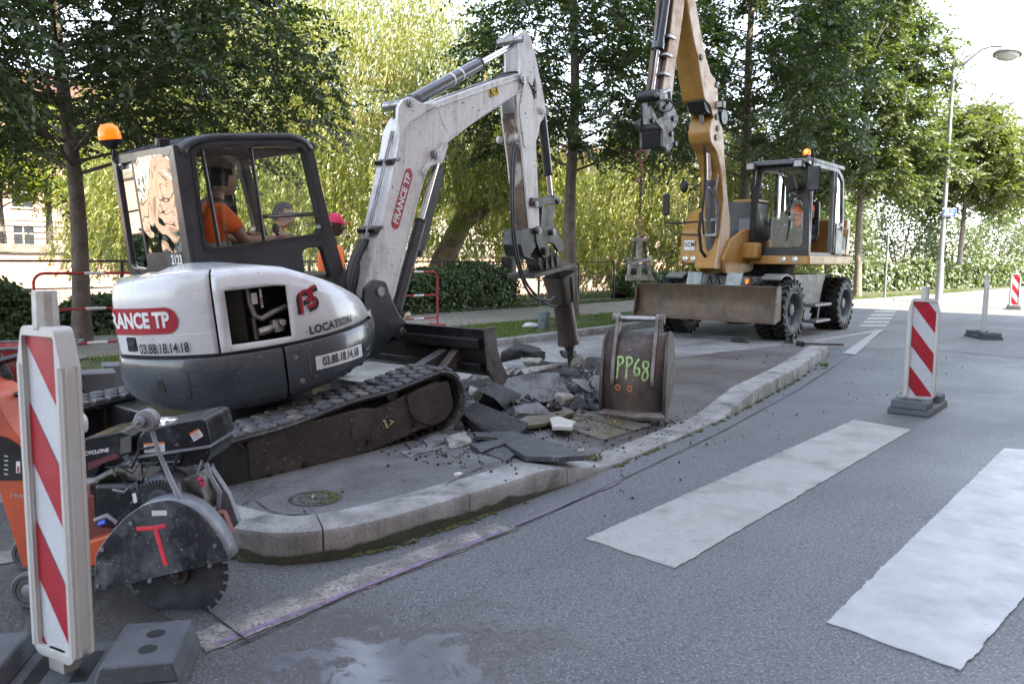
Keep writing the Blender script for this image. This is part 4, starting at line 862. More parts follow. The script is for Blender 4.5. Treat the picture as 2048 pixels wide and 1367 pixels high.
# ------------------------------------------------ driver
def driver():
    P = lambda px, py, y: HF.pl(px, py, 1, y)
    V, E, Rr = chain([
        [((.05, .42, 1.17), (.15, .13)), ((.07, .42, 1.3), (.14, .12)), ((.12, .42, 1.45), (.155, .11)), ((.16, .42, 1.55), (.1, .08)), ((.2, .42, 1.6), .052), ((.22, .42, 1.64), .05)],
        [((.12, .42, 1.45), (.155, .11)), ((.13, .27, 1.5), .062), ((.24, .24, 1.32), .046), ((.27, .24, 1.27), .042), ((.42, .2, 1.265), .035), ((.50, .2, 1.27), .026)],
        [((.12, .42, 1.45), (.155, .11)), ((.13, .57, 1.5), .062), ((.24, .62, 1.32), .046), ((.42, .66, 1.28), .035), ((.50, .67, 1.3), .026)],
        [((.05, .42, 1.17), (.15, .13)), ((.1, .34, 1.14), .09), ((.45, .32, 1.14), .07), ((.52, .32, .98), .055)],
        [((.05, .42, 1.17), (.15, .13)), ((.1, .5, 1.14), .09), ((.45, .52, 1.14), .07), ((.52, .52, .98), .055)]])
    b = skinmesh(V, E, Rr); M = head(b, (.27, .42, 1.72), (.98, .1, -.12), 1.0); hand(b, (.5, .2, 1.275), (1, 0, .1), (0, 0, 1), 1, .55); hand(b, (.5, .67, 1.3), (1, 0, .1), (0, 0, 1), 1, .55)
    o = tag(part('person', b, SKIN, None, HF.M, smooth=180), 'person in orange shirt sitting at the levers inside the mini excavator cab', 'person')
    hair(M, 'hair', o, HAIR, HF.M, low=.05)
    V, E, Rr = chain([
        [((.05, .42, 1.16), (.165, .145)), ((.07, .42, 1.3), (.155, .135)), ((.12, .42, 1.45), (.17, .125)), ((.15, .42, 1.535), (.12, .09))],
        [((.12, .42, 1.45), (.17, .125)), ((.13, .27, 1.5), .078), ((.19, .25, 1.4), .075), ((.225, .245, 1.345), .074)],
        [((.12, .42, 1.45), (.17, .125)), ((.13, .57, 1.5), .078), ((.19, .6, 1.4), .075), ((.225, .605, 1.345), .074)]])
    part('shirt', skinmesh(V, E, Rr), ORANGE, o, HF.M, smooth=180)
    b = B(); b.tube([(.1, .42+.215*math.cos(a), 1.42+.0*math.sin(a)) if False else (.085+.13*math.sin(a), .42-.2*math.cos(a), 1.3+.03*math.sin(a)) for a in np.linspace(-.9, 3.9, 16)], .006, 6); 
    rows = []
    for a in np.linspace(0, 2*math.pi, 25): rows.append([(.075+.158*math.sin(a), .42+.172*math.cos(a), z) for z in (1.235, 1.285)])
    b = B().grid(rows); part('reflective_band', b, REFL, o, HF.M, smooth=180)
    b = B().grid([[(x, y, z) for y in (.30, .345)] for x, z in ((.0, 1.2), (-.075, 1.3), (-.055, 1.45), (.03, 1.56), (.12, 1.6), (.2, 1.56), (.25, 1.45), (.245, 1.3))]); part('reflective_band', b, REFL, o, HF.M, smooth=180)
    V, E, Rr = chain([[((.05, .42, 1.1), (.16, .13)), ((.1, .34, 1.12), .1), ((.45, .32, 1.13), .08), ((.52, .32, .97), .066)], [((.05, .42, 1.1), (.16, .13)), ((.1, .5, 1.12), .1), ((.45, .52, 1.13), .08), ((.52, .52, .97), .066)]])
    part('trousers', skinmesh(V, E, Rr), NAVY, o, HF.M, smooth=180)
driver()
# ================================================================== WHEELED EXCAVATOR
YEL2 = mat('yellow_paint', (.44, .24, .055), .42, 0, (.34, .18, .045), 3, (.4, .7), speck=(.12, .08, .04), sp_sc=45, sp_th=(.68, .72), coat=.15, streak=(.3, .15, .04))
CREAM = mat('sky_lit_yellow_paint', (.62, .46, .3), .45, 0, (.42, .22, .07), 3.5, (.5, .72), speck=(.1, .06, .04), sp_sc=40, sp_th=(.66, .7), streak=(.2, .11, .05))  # sky reflection on boom and stick sides is put into this pale yellow
BLADEM = mat('blade_steel', (.1, .07, .045), .5, .25, (.065, .046, .032), 3, (.4, .65), speck=(.3, .27, .22), sp_sc=45, sp_th=(.68, .74), streak=(.17, .1, .045), bmp=.35, bsc=30, c3=(.17, .145, .11), sc3=1.6, th3=(.52, .8))
TYRE = mat('tyre_rubber', (.011, .011, .012), .6, 0, (.022, .021, .02), 7, (.45, .7), bmp=.3, bsc=60, speck=(.09, .088, .085), sp_sc=50, sp_th=(.68, .76))
RIM = mat('grey_rim', (.07, .085, .1), .5, .2, (.12, .12, .12), 9, (.5, .7), bmp=.2)
GREY2 = mat('grey_machine', (.21, .215, .21), .5, .1, (.14, .14, .135), 4, (.4, .7), speck=(.08, .08, .08), sp_sc=60, streak=(.1, .09, .08))
GALV = mat('galvanised', (.3, .33, .31), .45, .6, (.2, .22, .2), 14, (.4, .65))
LAMPG = mat('lamp_glass', (.65, .66, .66), .12, .3); PINKM = mat('faded_red_steel', (.2, .06, .05), .6, .1, (.25, .12, .1), 20)
MF = Frame((4.93, 15.9, 0), 219.3, 0)
MW = thing('wheeled_excavator', 'large yellow wheeled excavator with raised arm and wide rusty front blade', 'excavator', MF.M)
def mo(n, b, m, **k): return part(n, b, m, k.pop('parent', MW), MF.M, **k)
def mp(pts, y): return [(MF.pl(x, y_, 1, y)[0], MF.pl(x, y_, 1, y)[2]) for x, y_ in pts]
def tyre(x, y0, y1, rim_side):
    w = (y1-y0)/2; yc = (y0+y1)/2; c = (x, yc, .53); prof = [(.3, -w*.8), (.34, -w*.95), (.42, -w), (.475, -w*.85), (.495, -w*.4), (.495, w*.4), (.475, w*.85), (.42, w), (.34, w*.95), (.3, w*.8)]
    b = B(); b.lathe(prof, c, (0, 1, 0), 36); o = mo('wheel', b, TYRE)
    b = B()
    for k in range(22):
        for sd in (-1, 1):
            a = 2*math.pi*(k+.25*sd)/22; rot = Matrix.Rotation(-a, 3, 'Y')@Matrix.Rotation(sd*.55, 3, 'Z')
            p = Matrix.Rotation(-a, 3, 'Y')@Vector((.503, 0, 0))+Vector((x, yc+sd*w*.48, .53)); b.box(p, (.045, w*1.1, .062), Matrix.Rotation(-a, 3, 'Y')@Matrix.Rotation(sd*.5, 3, 'X'))
            p = Matrix.Rotation(-a, 3, 'Y')@Vector((.47, 0, 0))+Vector((x, yc+sd*w*.96, .53)); b.box(p, (.09, .02, .055), Matrix.Rotation(-a, 3, 'Y'))
    mo('tread', b, TYRE, parent=o, bev=.006, seg=1)
    if rim_side:
        s_ = rim_side; b = B(); b.lathe([(.315, s_*(w*.85)), (.30, s_*w*.9), (.28, s_*w*.7), (.27, s_*w*.1), (.2, -s_*w*.1), (.12, s_*.02), (.1, s_*.08), (0, s_*.085)], c, (0, 1, 0), 32)
        for k in range(8): a = k*math.pi/4; b.cyl((x+math.cos(a)*.155, yc, .53+math.sin(a)*.155), (x+math.cos(a)*.155, yc+s_*.035, .53+math.sin(a)*.155), .014, n=6)
        mo('rim', b, RIM, parent=o, bev=.003)
for x in (1.55, -1.3):
    tyre(x, 1.0, 1.25, 1); tyre(x, .70, .95, 0); tyre(x, -1.25, -1.0, -1); tyre(x, -.95, -.70, 0)
    b = B(); b.cyl((x, -.7, .53), (x, .7, .53), .11); b.ball((x, 0, .53), .2, 12); mo('axle', b, BLACK)
b = B(); b.box((.2, 0, .88), (3.1, 1.0, .4)); b.box((1.9, 0, .8), (.5, .6, .3)); ch = mo('chassis', b, GREY2, bev=.03)
b = B(); b.cyl((0, 0, 1.05), (0, 0, 1.3), .62, .62, 32); mo('slewing_ring', b, DARK)
for sg in (1, -1):
    b = B(); b.prism(roundpoly([(-.72, 1.13), (.98, 1.13), (.98, 1.06), (.80, .95), (.72, .55), (-.4, .55), (-.55, .9)], .04), 1, sg*.55, sg*1.02); ob = mo('tool_box', b, GREY2, bev=.02)
    b = B(); b.box((.18, sg*1.0, .9), (.7, .05, .3))
    for k in range(5): b.box((.15, sg*1.03, .8+k*.05), (.55, .012, .012))
    mo('box_cover', b, GREY2, parent=ob, bev=.006)
    b = B(); b.box((.1, sg*1.12, .56), (.9, .3, .05)); b.box((.1, sg*1.15, .26), (.8, .26, .05)); b.prism([(.45, .24), (.7, .56), (.62, .56), (.4, .24)], 1, sg*1.02, sg*1.06); b.prism([(-.25, .24), (-.35, .56), (-.27, .56), (-.18, .24)], 1, sg*1.02, sg*1.06); mo('step', b, GREY2, bev=.012)
    b = B(); b.prism([(.98+.62*math.cos(a)+.57-.57+.6, .53+.62*math.sin(a)) for a in np.linspace(R(60), R(200), 14)]+[(1.58+.58*math.cos(a), .53+.58*math.sin(a)) for a in np.linspace(R(200), R(60), 14)], 1, sg*.75, sg*1.1); mo('mudguard', b, GREY2, bev=.008)
# blade
b = B(); prof = [(2.62, .36), (2.55, .42), (2.50, .52), (2.485, .64), (2.5, .78), (2.56, .95), (2.53, .96), (2.46, .8), (2.44, .64), (2.46, .5), (2.52, .39), (2.6, .34)]
b.prism(prof, 1, -1.3, 1.3); bl = mo('dozer_blade', b, BLADEM, bev=.006)
for y in (-1.325, 1.3): b = B(); b.prism(roundpoly([(2.68, .33), (2.58, .9), (2.5, .98), (2.4, .95), (2.38, .4)], .03), 1, y, y+.025); mo('end_plate', b, BLADEM, parent=bl, bev=.005)
b = B(); b.box((2.64, 0, .355), (.06, 2.6, .02)); mo('cutting_edge', b, BLADEM, parent=bl, bev=.004)
for y in (.4, -.35): b = B(); b.box((2.2, y, 1.02), (.03, .28, .3), Matrix.Rotation(R(-20), 3, 'Y')); mo('hose_guard', b, GALV, bev=.004)
for y in (.55, -.55): b = B(); b.box((2.2, y, .65), (.5, .12, .12)); b.cyl((1.9, y, .85), (2.42, y, .8), .06); mo('blade_arm', b, BLACK, bev=.01)
for y in (.1, .7, -.05): b = B(); b.tube([(2.1, y, .95), (2.2, y, 1.1), (2.3, y, .98), (2.38, y, .85)], .015, 6); mo('hydraulic_hose', b, HOSE)
b = B(); b.lathe([(.05, 0), (.05, .08), (0, .08)], (2.25, .78, 1.02), (1, 0, 0), 14); mo('front_lamp', b, BLACK); b = B(); b.box((2.28, .68, 1.02), (.04, .05, .08)); mo('indicator', b, AMBER)
# house deck and body
DK = roundpoly([(1.17, .2), (1.17, 1.33), (-1.2, 1.33), (-1.75, .9), (-1.9, 0), (-1.75, -.9), (-1.2, -1.22), (1.0, -1.22), (1.17, -1.1), (1.17, -.66), (.8, -.6), (.8, .2)], .06)
b = B(); b.prism(DK, 2, 1.31, 1.47); mo('deck', b, YEL2, bev=.02)
b = B(); b.prism(roundpoly([(-.9, 1.3), (-1.2, 1.3), (-1.72, .85), (-1.85, 0), (-1.72, -.85), (-1.2, -1.2), (-.9, -1.2)], .1), 2, 1.47, 2.2); mo('counterweight', b, YEL2, bev=.04)
HB = roundpoly([(1.17, 1.3), (1.17, 1.5), (1.12, 1.95), (.85, 2.3), (.4, 2.42), (-1.0, 2.42), (-1.0, 1.3)], .1, 5)
b = B(); b.prism(HB, 1, -1.2, -.64); hb = mo('engine_hood', b, YEL2, bev=.05, seg=3)
b = B(); b.prism(roundpoly([(1.0, 1.6), (.98, 1.95), (.75, 2.25), (.3, 2.3), (.3, 1.6)], .08), 1, -1.205, -1.19); b.prism(roundpoly([(1.02, 2.05), (.8, 2.28), (.3, 2.36), (.3, 2.1)], .05), 1, -1.21, -.9); mo('hood_grille', b, mat('dark_mesh', (.06, .045, .02), .6, bmp=.9, bsc=120), parent=hb)
for y in (-1.06, -.9): b = B(); b.lathe([(.055, 0), (.05, .025), (0, .03)], (1.165, y, 1.4), (1, 0, 0), 20); mo('headlamp', b, LAMPG, bev=.003)
for y in (.86, 1.07): b = B(); b.lathe([(.06, 0), (.05, .012), (0, .02)], (1.168, y, 1.40), (1, 0, 0), 20); mo('headlamp', b, LAMPG, bev=.003)
b = B(); b.box((.45, -.2, 1.98), (.7, .62, 1.0)); mo('radiator_housing', b, mat('dark_blue_grey', (.06, .068, .078), .4, .1, (.1, .11, .12), 4), bev=.03)
b = B(); b.box((.82, .0, 1.85), (.03, .3, .62)); mo('panel', b, mat('grey_blue_panel', (.2, .22, .25), .4), bev=.05)
b = B(); b.box((.4, -.1, 2.5), (.6, .5, .06)); mo('top_cover', b, YEL2, bev=.02)
b = B(); b.lathe([(.09, 0), (.09, .06), (.12, .07), (.12, .14), (.10, .15), (.1, .22), (.13, .24), (.13, .3), (.08, .33), (0, .34)], (.3, -.05, 2.5), (0, 0, 1), 20); mo('air_filter', b, BLACK, bev=.005)
b = B(); b.poly([(1.172, -1.1, 1.56), (1.172, -.88, 1.56), (1.172, -.88, 1.75), (1.172, -1.1, 1.75)]); dl = mo('decal', b, WLET, parent=hb, smooth=0)
mo('lettering', text('GCM', .12, lambda u, v: Vector((1.176, -.99+u, 1.67+v)), .002, .8), BLET, parent=dl, smooth=0, label='black letters GCM on a white sticker'); mo('lettering', text('LOCATION', .026, lambda u, v: Vector((1.176, -.99+u, 1.59+v)), 0, 1.1), BLET, parent=dl, smooth=0) if False else None
# boom bracket
b = B(); b.prism(roundpoly([(.9, 1.2), (.85, 1.6), (1.0, 1.95), (1.3, 1.95), (1.9, 1.75), (2.2, 1.4), (2.1, 1.15), (1.6, 1.1)], .05), 1, -.34, -.28); b.prism(roundpoly([(.9, 1.2), (.85, 1.6), (1.0, 1.95), (1.3, 1.95), (1.9, 1.75), (2.2, 1.4), (2.1, 1.15), (1.6, 1.1)], .05), 1, .14, .2); mo('boom_bracket', b, YEL2, bev=.01)
b = B(); b.box((1.3, .3, 1.55), (.25, .35, .3)); mo('hinge', b, YEL2, bev=.05)
b = B(); b.tube([(1.2, .25, 1.55), (1.3, .32, 1.6), (1.2, .45, 1.5)], .05, 8); b.tube([(.9, .1, 1.75), (1.1, .2, 1.65), (1.15, .4, 1.68)], .025, 8); mo('hydraulic_hose', b, HOSE)
# boom
yb = .12
LB = mp([(1434, 225), (1446, 263), (1448, 307), (1455, 400), (1460, 444), (1456, 535), (1430, 538), (1440, 470), (1447, 400), (1443, 345), (1434, 304), (1422, 284), (1419, 263), (1424, 240)], yb)
b = B(); b.prism(roundpoly(LB, .05), 1, -.28, yb-.02); lb = mo('lower_boom', b, YEL2, bev=.008)
b = B(); b.prism(roundpoly(LB, .05), 1, yb-.018, yb+.006); mo('boom_side', b, CREAM, bev=.006, parent=lb)
UB = mp([(1383, -90), (1390, 0), (1400, 58), (1412, 117), (1421, 147), (1430, 159), (1435, 178), (1436, 210), (1434, 236), (1426, 234), (1421, 211), (1409, 199), (1405, 173), (1396, 117), (1386, 70), (1377, 19), (1362, -90)], yb)
b = B(); b.prism(roundpoly(UB, .05), 1, -.28, yb-.02); ub = mo('upper_boom', b, YEL2, bev=.008)
b = B(); b.prism(roundpoly(UB, .05), 1, yb-.018, yb+.006); mo('boom_side', b, CREAM, bev=.006, parent=ub)
for px, py, y in ((1401, 115, yb), (1432, 170, yb), (1434, 257, yb), (1431, 275, yb), (1432, 234, yb)): b = B(); p = MF.pl(px, py, 1, y); b.cyl((p.x, y-.02, p.z), (p.x, y+.03, p.z), .05, n=14); mo('pin', b, BLACK, parent=ub, bev=.004)
p = MF.pl(1432, 236, 1, 0); b = B(); b.cyl((p.x, -.3, p.z), (p.x, .16, p.z), .13); q = MF.pl(1400, 215, 1, -.05); b.cyl((q.x, -.14, q.z), (q.x, .06, q.z), .13); b.prism(roundpoly(mp([(1395, 200), (1412, 200), (1425, 215), (1430, 240), (1420, 240), (1400, 222)], 0), .04), 1, -.2, .1); mo('boom_joint', b, BLACK, bev=.01)
def mrod(p0, p1, y, r1, r2, split, name='hydraulic_cylinder', m=None):
    a = MF.pl(*p0, 1, y); c = MF.pl(*p1, 1, y); mid = a.lerp(c, split); b = B(); b.cyl(a, mid, r1, n=20); b.cyl(mid-(c-a).normalized()*.1, mid, r1*1.12, n=20); b.cyl((a.x, y-.1, a.z), (a.x, y+.1, a.z), r1*.9, n=14); o = mo(name, b, m or SLATE, bev=.005)
    b = B(); b.cyl(mid, c, r2, n=16); mo('piston_rod', b, CHROME, parent=o); b = B(); b.cyl((c.x, y-.1, c.z), (c.x, y+.1, c.z), r1*.9, n=14); mo('end_eye', b, BLACK, parent=o)
GC = mat('cylinder_grey', (.12, .13, .135), .45, .3, (.08, .085, .09), 6, streak=(.05, .045, .04))
mrod((1422, 530), (1417, 285), -.05, .085, .045, .7, m=GC)
mrod((1411, 285), (1399, 205), -.05, .05, .042, .12, m=GC)
for y, dx in ((-.35, 0), (.2, 3)):
    b = B(); P = [MF.pl(px, py, 1, y) for px, py in ((1408, 470), (1404, 430), (1409, 380), (1411, 330), (1408, 290))]; b.tube(P, .02, 6); mo('hydraulic_hose', b, HOSE)
b = B(); P = [MF.pl(px, py, 1, -.1) for px, py in ((1402, 425), (1398, 460), (1402, 500), (1412, 515), (1418, 500))]; b.tube(P, .03, 8); mo('hydraulic_hose', b, HOSE)
b = B(); P = [MF.pl(px, py, 1, .08) for px, py in ((1437, 350), (1432, 380), (1438, 410), (1436, 450), (1440, 500))]; b.tube(P, .016, 6); mo('steel_pipe', b, STEEL)
b = B(); P = [MF.pl(px, py, 1, .1) for px, py in ((1418, 375), (1430, 395), (1433, 425), (1432, 470))]; b.tube(P, .022, 6); mo('steel_pipe', b, STEEL)
for z in (1.75, 2.1): b = B(); p = MF.pl(1423, 470 if z < 2 else 440, 1, -.05); b.box((p.x, p.y, p.z), (.26, .26, .05)); mo('pipe_clamp', b, STEEL, bev=.005)
b = B(); p = MF.pl(1442, 210, 1, .2); b.box(p, (.12, .13, .12)); ml = mo('work_lamp', b, BLACK, bev=.01); b = B(); b.box(p+Vector((.065, 0, 0)), (.01, .1, .09)); mo('lamp_glass', b, LAMPG, parent=ml); b = B(); b.tube([p+Vector((0, 0, .05)), p+Vector((-.02, 0, .2)), p+Vector((-.1, -.05, .25))], .015, 6); mo('cable', b, HOSE, parent=ml)
# stick
ST_ = mp([(1350, -80), (1376, -80), (1369, 0), (1361, 60), (1350, 130), (1344, 185), (1340, 200), (1328, 200), (1324, 188), (1333, 120), (1341, 60), (1347, 0)], .08)
b = B(); b.prism(roundpoly(ST_, .03), 1, -.22, .07); st = mo('stick', b, mat('stick_brown', (.2, .11, .05), .6, 0, (.09, .06, .045), 5, (.4, .6), speck=(.3, .28, .25), bmp=.2), bev=.006)
b = B(); b.prism(roundpoly(ST_, .03), 1, .072, .09); mo('stick_side', b, CREAM, bev=.004, parent=st)
mrod((1338, -60), (1302, 190), .0, .085, .042, .64)
for k, (dx, r) in enumerate(((0, .022), (9, .025), (15, .02), (22, .025), (-16, .02))):
    b = B(); P = [MF.pl(px+dx, py, 1, .0) for px, py in ((1340, -40), (1333, 40), (1326, 100), (1321, 150), (1314, 190))]; b.tube(P, r, 6); mo('hydraulic_hose', b, HOSE)
for k, (px, py) in enumerate(((1330, 76), (1324, 112), (1320, 150))): b = B(); p = MF.pl(px+4, py, 1, .03); b.box(p, (.22, .2, .04)); mo('pipe_clamp', b, STEEL, bev=.004)
b = B(); p = MF.pl(1300, 193, 1, 0); b.cyl((p.x, -.2, p.z), (p.x, .2, p.z), .085); mo('link_pin', b, BLACK, bev=.01); b = B(); p = MF.pl(1305, 257, 1, 0); b.cyl((p.x, -.2, p.z), (p.x, .2, p.z), .07); mo('link_pin', b, BLACK, bev=.01)
for y in (-.17, .13): b = B(); b.prism(roundpoly(mp([(1298, 190), (1310, 190), (1312, 256), (1302, 258)], 0), .03), 1, y, y+.04); mo('tipping_link', b, BLACK, bev=.008)
CPB = [(1300, 245), (1318, 235), (1322, 215), (1333, 208), (1340, 220), (1348, 240), (1343, 255), (1335, 262), (1340, 288), (1333, 300), (1326, 310), (1322, 296), (1316, 296), (1316, 262)]
for y, dx in ((.16, 0), (-.2, 0)):
    b = B(); pp = mp([(x-14, y_) for x, y_ in CPB], 0); b.prism(roundpoly(pp, .03), 1, y, y+.045); o = mo('coupler_plate', b, mat('coupler_grey%d' % (y > 0), (.17, .165, .16), .55, .3, (.09, .085, .08), 12, (.4, .6), bmp=.3), bev=.008)
    for px, py in ((1322, 240), (1326, 290), (1318, 270)): b = B(); p = MF.pl(px, py, 1, 0); b.cyl((p.x, y-.03, p.z), (p.x, y+.075, p.z), .04, n=12); mo('coupler_pin', b, BLACK, parent=o, bev=.003)
b = B(); b.prism(roundpoly(mp([(1300, 262), (1325, 262), (1325, 296), (1304, 298)], 0), .03), 1, -.155, .155); mo('coupler_body', b, DARK, bev=.01)
b = B(); P = [MF.pl(1330+16*math.cos(a), 211+12*math.sin(a), 1, .2) for a in np.linspace(0, 6.3, 20)]; b.tube(P, .018, 6); mo('coiled_hose', b, HOSE)
b = B(); a = MF.pl(1312, 190, 1, .16); c = MF.pl(1338, 180, 1, .16); b.cyl(a, c, .035); b.cyl(c, MF.pl(1340, 200, 1, .16), .03); mo('link_arm', b, STEEL, bev=.004)
# cab
def mbar(name, pts, r, m=CABM, n=8, **k): b = B(); b.tube(pts, r, n); return mo(name, b, m, **k)
b = B(); OUT = roundpoly([(.22, 1.47), (1.31, 1.47), (1.29, 2.2), (1.2, 3.08), (.33, 3.08), (.2, 2.2)], [.03, .03, .1, .06, .06, .1]); INN = roundpoly([(.31, 1.62), (1.19, 1.62), (1.18, 2.2), (1.1, 3.0), (.42, 3.0), (.3, 2.2)], [.12, .12, .1, .05, .05, .1])
b.prism(OUT, 0, 1.1, 1.16, holes=(INN,)); fr = mo('front_frame', b, BLACK, bev=.012)
b = B(); b.poly([(1.13, p[0], p[1]) for p in INN]); mo('windscreen', b, glass('screen_glass', (.96, .99, .98), .9, 0, .02, .98), smooth=0)
SO = roundpoly([(-.72, 1.47), (1.1, 1.47), (1.1, 3.1), (-.25, 3.12), (-.62, 2.95), (-.75, 2.2)], [.02, .02, .04, .2, .15, .1])
DH = roundpoly([(-.02, 1.53), (1.05, 1.53), (1.05, 3.02), (-.02, 3.04)], .05); WH = roundpoly([(-.66, 2.12), (-.1, 1.95), (-.1, 3.02), (-.28, 3.03), (-.56, 2.88)], .05); WH2 = roundpoly([(-.62, 1.75), (-.1, 1.75), (-.1, 1.9), (-.66, 2.06)], .04)
for y in (1.27, .22):
    b = B(); b.prism(SO, 1, y-.03, y+.03, holes=(DH, WH, WH2)); mo('side_frame', b, GREY2 if y > 1 else BLACK, bev=.01)
    b = B(); b.poly([(p[0], y, p[1]) for p in WH]); b.poly([(p[0], y, p[1]) for p in WH2]); mo('side_window', b, GLS, smooth=0)
b = B(); b.box((.0, 1.31, 2.28), (.06, .03, 1.5)); b.box((-.06, 1.33, 2.28), (.03, .04, 1.5)); b.box((-.0, 1.36, 1.75), (.04, .04, .2)); b.box((-.0, 1.36, 2.7), (.04, .04, .15)); mo('door_rail', b, GREY2, bev=.006)
b = B(); b.prism(roundpoly([(-.7, 1.5), (-.12, 1.5), (-.12, 2.1), (-.4, 1.98), (-.5, 1.85), (-.7, 1.82)], .04), 1, 1.305, 1.36); mo('door_panel', b, mat('grey_door', (.1, .105, .11), .4, 0, (.14, .145, .15), 5), bev=.02)
mbar('grab_rail', [(-.3, 1.34, 1.98), (-.3, 1.42, 1.98), (-.62, 1.42, 1.98), (-.66, 1.4, 1.9), (-.66, 1.38, 1.6)], .012, GREY2)
b = B(); b.prism(roundpoly([(-.65, .19), (-.65, 1.31), (1.15, 1.31), (1.15, .19)], .08), 2, 3.1, 3.17); b.prism(roundpoly([(-.4, .4), (-.4, 1.1), (.8, 1.1), (.8, .4)], .15), 2, 3.17, 3.2); mo('cab_roof', b, GREY2, bev=.03)
b = B(); b.prism([(1.14, 3.12), (1.28, 3.1), (1.3, 3.07), (1.14, 3.03)], 1, .22, 1.28); mo('roof_visor', b, CABM, bev=.01)
for y in (.26, 1.12):
    b = B(); b.box((1.3, y, 3.06), (.12, .2, .14)); o = mo('roof_lamp', b, CABM, bev=.02); b = B(); b.box((1.365, y, 3.06), (.01, .13, .1)); mo('lamp_glass', b, LAMPG, parent=o)
for x, y in ((1.05, .35), (1.05, 1.2), (-.1, 1.25)): b = B(); b.tube([(x+.03*math.cos(a), y, 3.21+.03*math.sin(a)) for a in np.linspace(0, 6.28, 12)], .009, 6); mo('lifting_eye', b, STEEL)
b = B(); b.lathe([(.07, 0), (.07, .05), (.05, .06), (.05, .1), (0, .1)], (.75, 1.05, 3.17), (0, 0, 1), 16); bc = mo('beacon', b, BLACK); b = B(); b.lathe([(.065, 0), (.068, .05), (.055, .09), (0, .115)], (.75, 1.05, 3.27), (0, 0, 1), 16); mo('beacon_lens', b, AMBER, parent=bc, smooth=180)
b = B(); b.ball((.8, 1.06, 3.32), .03, 8); mo('beacon_lamp', b, AMBERL, parent=bc)
mbar('antenna', [(.9, .75, 3.18), (.9, .75, 3.5)], .004, BLACK)
b = B(); b.ball((.6, .75, 3.18), .12, 12, (1.6, 1.0, .5)); mo('ventilation_hump', b, GREY2)
mbar('wiper', [(1.19, .8, 3.02), (1.17, .9, 2.6), (1.17, .95, 2.3)], .012, BLACK); mbar('wiper', [(1.19, .72, 3.02), (1.17, .84, 2.7)], .01, BLACK)
# mirrors
def mirror(c, s, rot, arm):
    b = B(); b.box(c, s, rot); o = mo('mirror', b, BLACK, bev=.03); mbar('mirror_arm', arm, .013, BLACK, parent=o)
mirror((1.42, 1.42, 2.78), (.05, .22, .42), Matrix.Rotation(R(12), 3, 'Z'), [(1.15, 1.3, 2.75), (1.3, 1.36, 2.76), (1.38, 1.42, 2.78)])
mirror((1.4, 1.03, 2.72), (.06, .24, .3), Matrix.Rotation(R(-25), 3, 'Z')@Matrix.Rotation(R(20), 3, 'X'), [(1.15, 1.2, 2.7), (1.28, 1.15, 2.72), (1.36, 1.08, 2.72)])
mirror((1.2, -1.5, 2.45), (.06, .15, .42), None, [(1.15, -.7, 1.85), (1.18, -1.3, 1.88), (1.2, -1.52, 2.05), (1.2, -1.53, 2.3), (1.2, -1.5, 2.6)])
mbar('mirror_bracket', [(1.15, -.7, 2.12), (1.17, -1.3, 2.08), (1.2, -1.5, 2.1)], .018, BLACK)
b = B(); b.ball((1.25, -1.1, 2.78), .085, 12, (.6, 1, 1.5)); o = mo('mirror', b, BLACK); mbar('mirror_arm', [(1.25, -1.02, 2.82), (1.2, -.75, 2.76), (1.15, -.55, 2.65)], .012, BLACK, parent=o)
# interior
b = B(); b.box((.1, .76, 1.8), (.5, .5, .15)); b.box((-.2, .76, 2.15), (.14, .5, .7)); b.box((-.2, .76, 2.65), (.1, .3, .22)); mo('operator_seat', b, BLACK, bev=.05)
b = B(); b.box((.5, .76, 1.5), (1.2, 1.0, .05)); b.box((.5, .38, 1.95), (.5, .18, .4)); mo('cab_console', b, CABM, bev=.03)
b = B(); b.tube([(.72+.06*math.sin(a)*.0+.17*math.cos(a)*.85, .78+.2*math.sin(a), 2.16+.17*math.cos(a)*-.4) for a in np.linspace(0, 6.283, 28)], .013, 6)
for a in (0.5, 2.6, 4.7): b.cyl((.72, .78, 2.14), (.72+.14*math.cos(a), .78+.19*math.sin(a), 2.16-.068*math.cos(a)), .01, n=6)
b.cyl((.72, .78, 2.12), (.8, .78, 1.55), .035); mo('steering_wheel', b, BLACK)
b = B(); b.prism(roundpoly([(-.6, 1.55), (-.6, 2.05), (-.65, 2.9), (-.68, 3.0), (-.72, 1.5)], .02), 1, .3, .36); b.prism([(.62, 1.5), (.66, 1.5), (.66, 2.9), (.62, 2.9)], 0, -.7, -.66); mo('rear_pillar', b, BLACK)
b = B(); b.poly([(-.5, .42, 2.3), (-.5, .58, 2.3), (-.5, .58, 2.56), (-.5, .42, 2.56)]); mo('yellow_notice', b, mat('notice_yellow', (.3, .28, .04), .6), smooth=0)
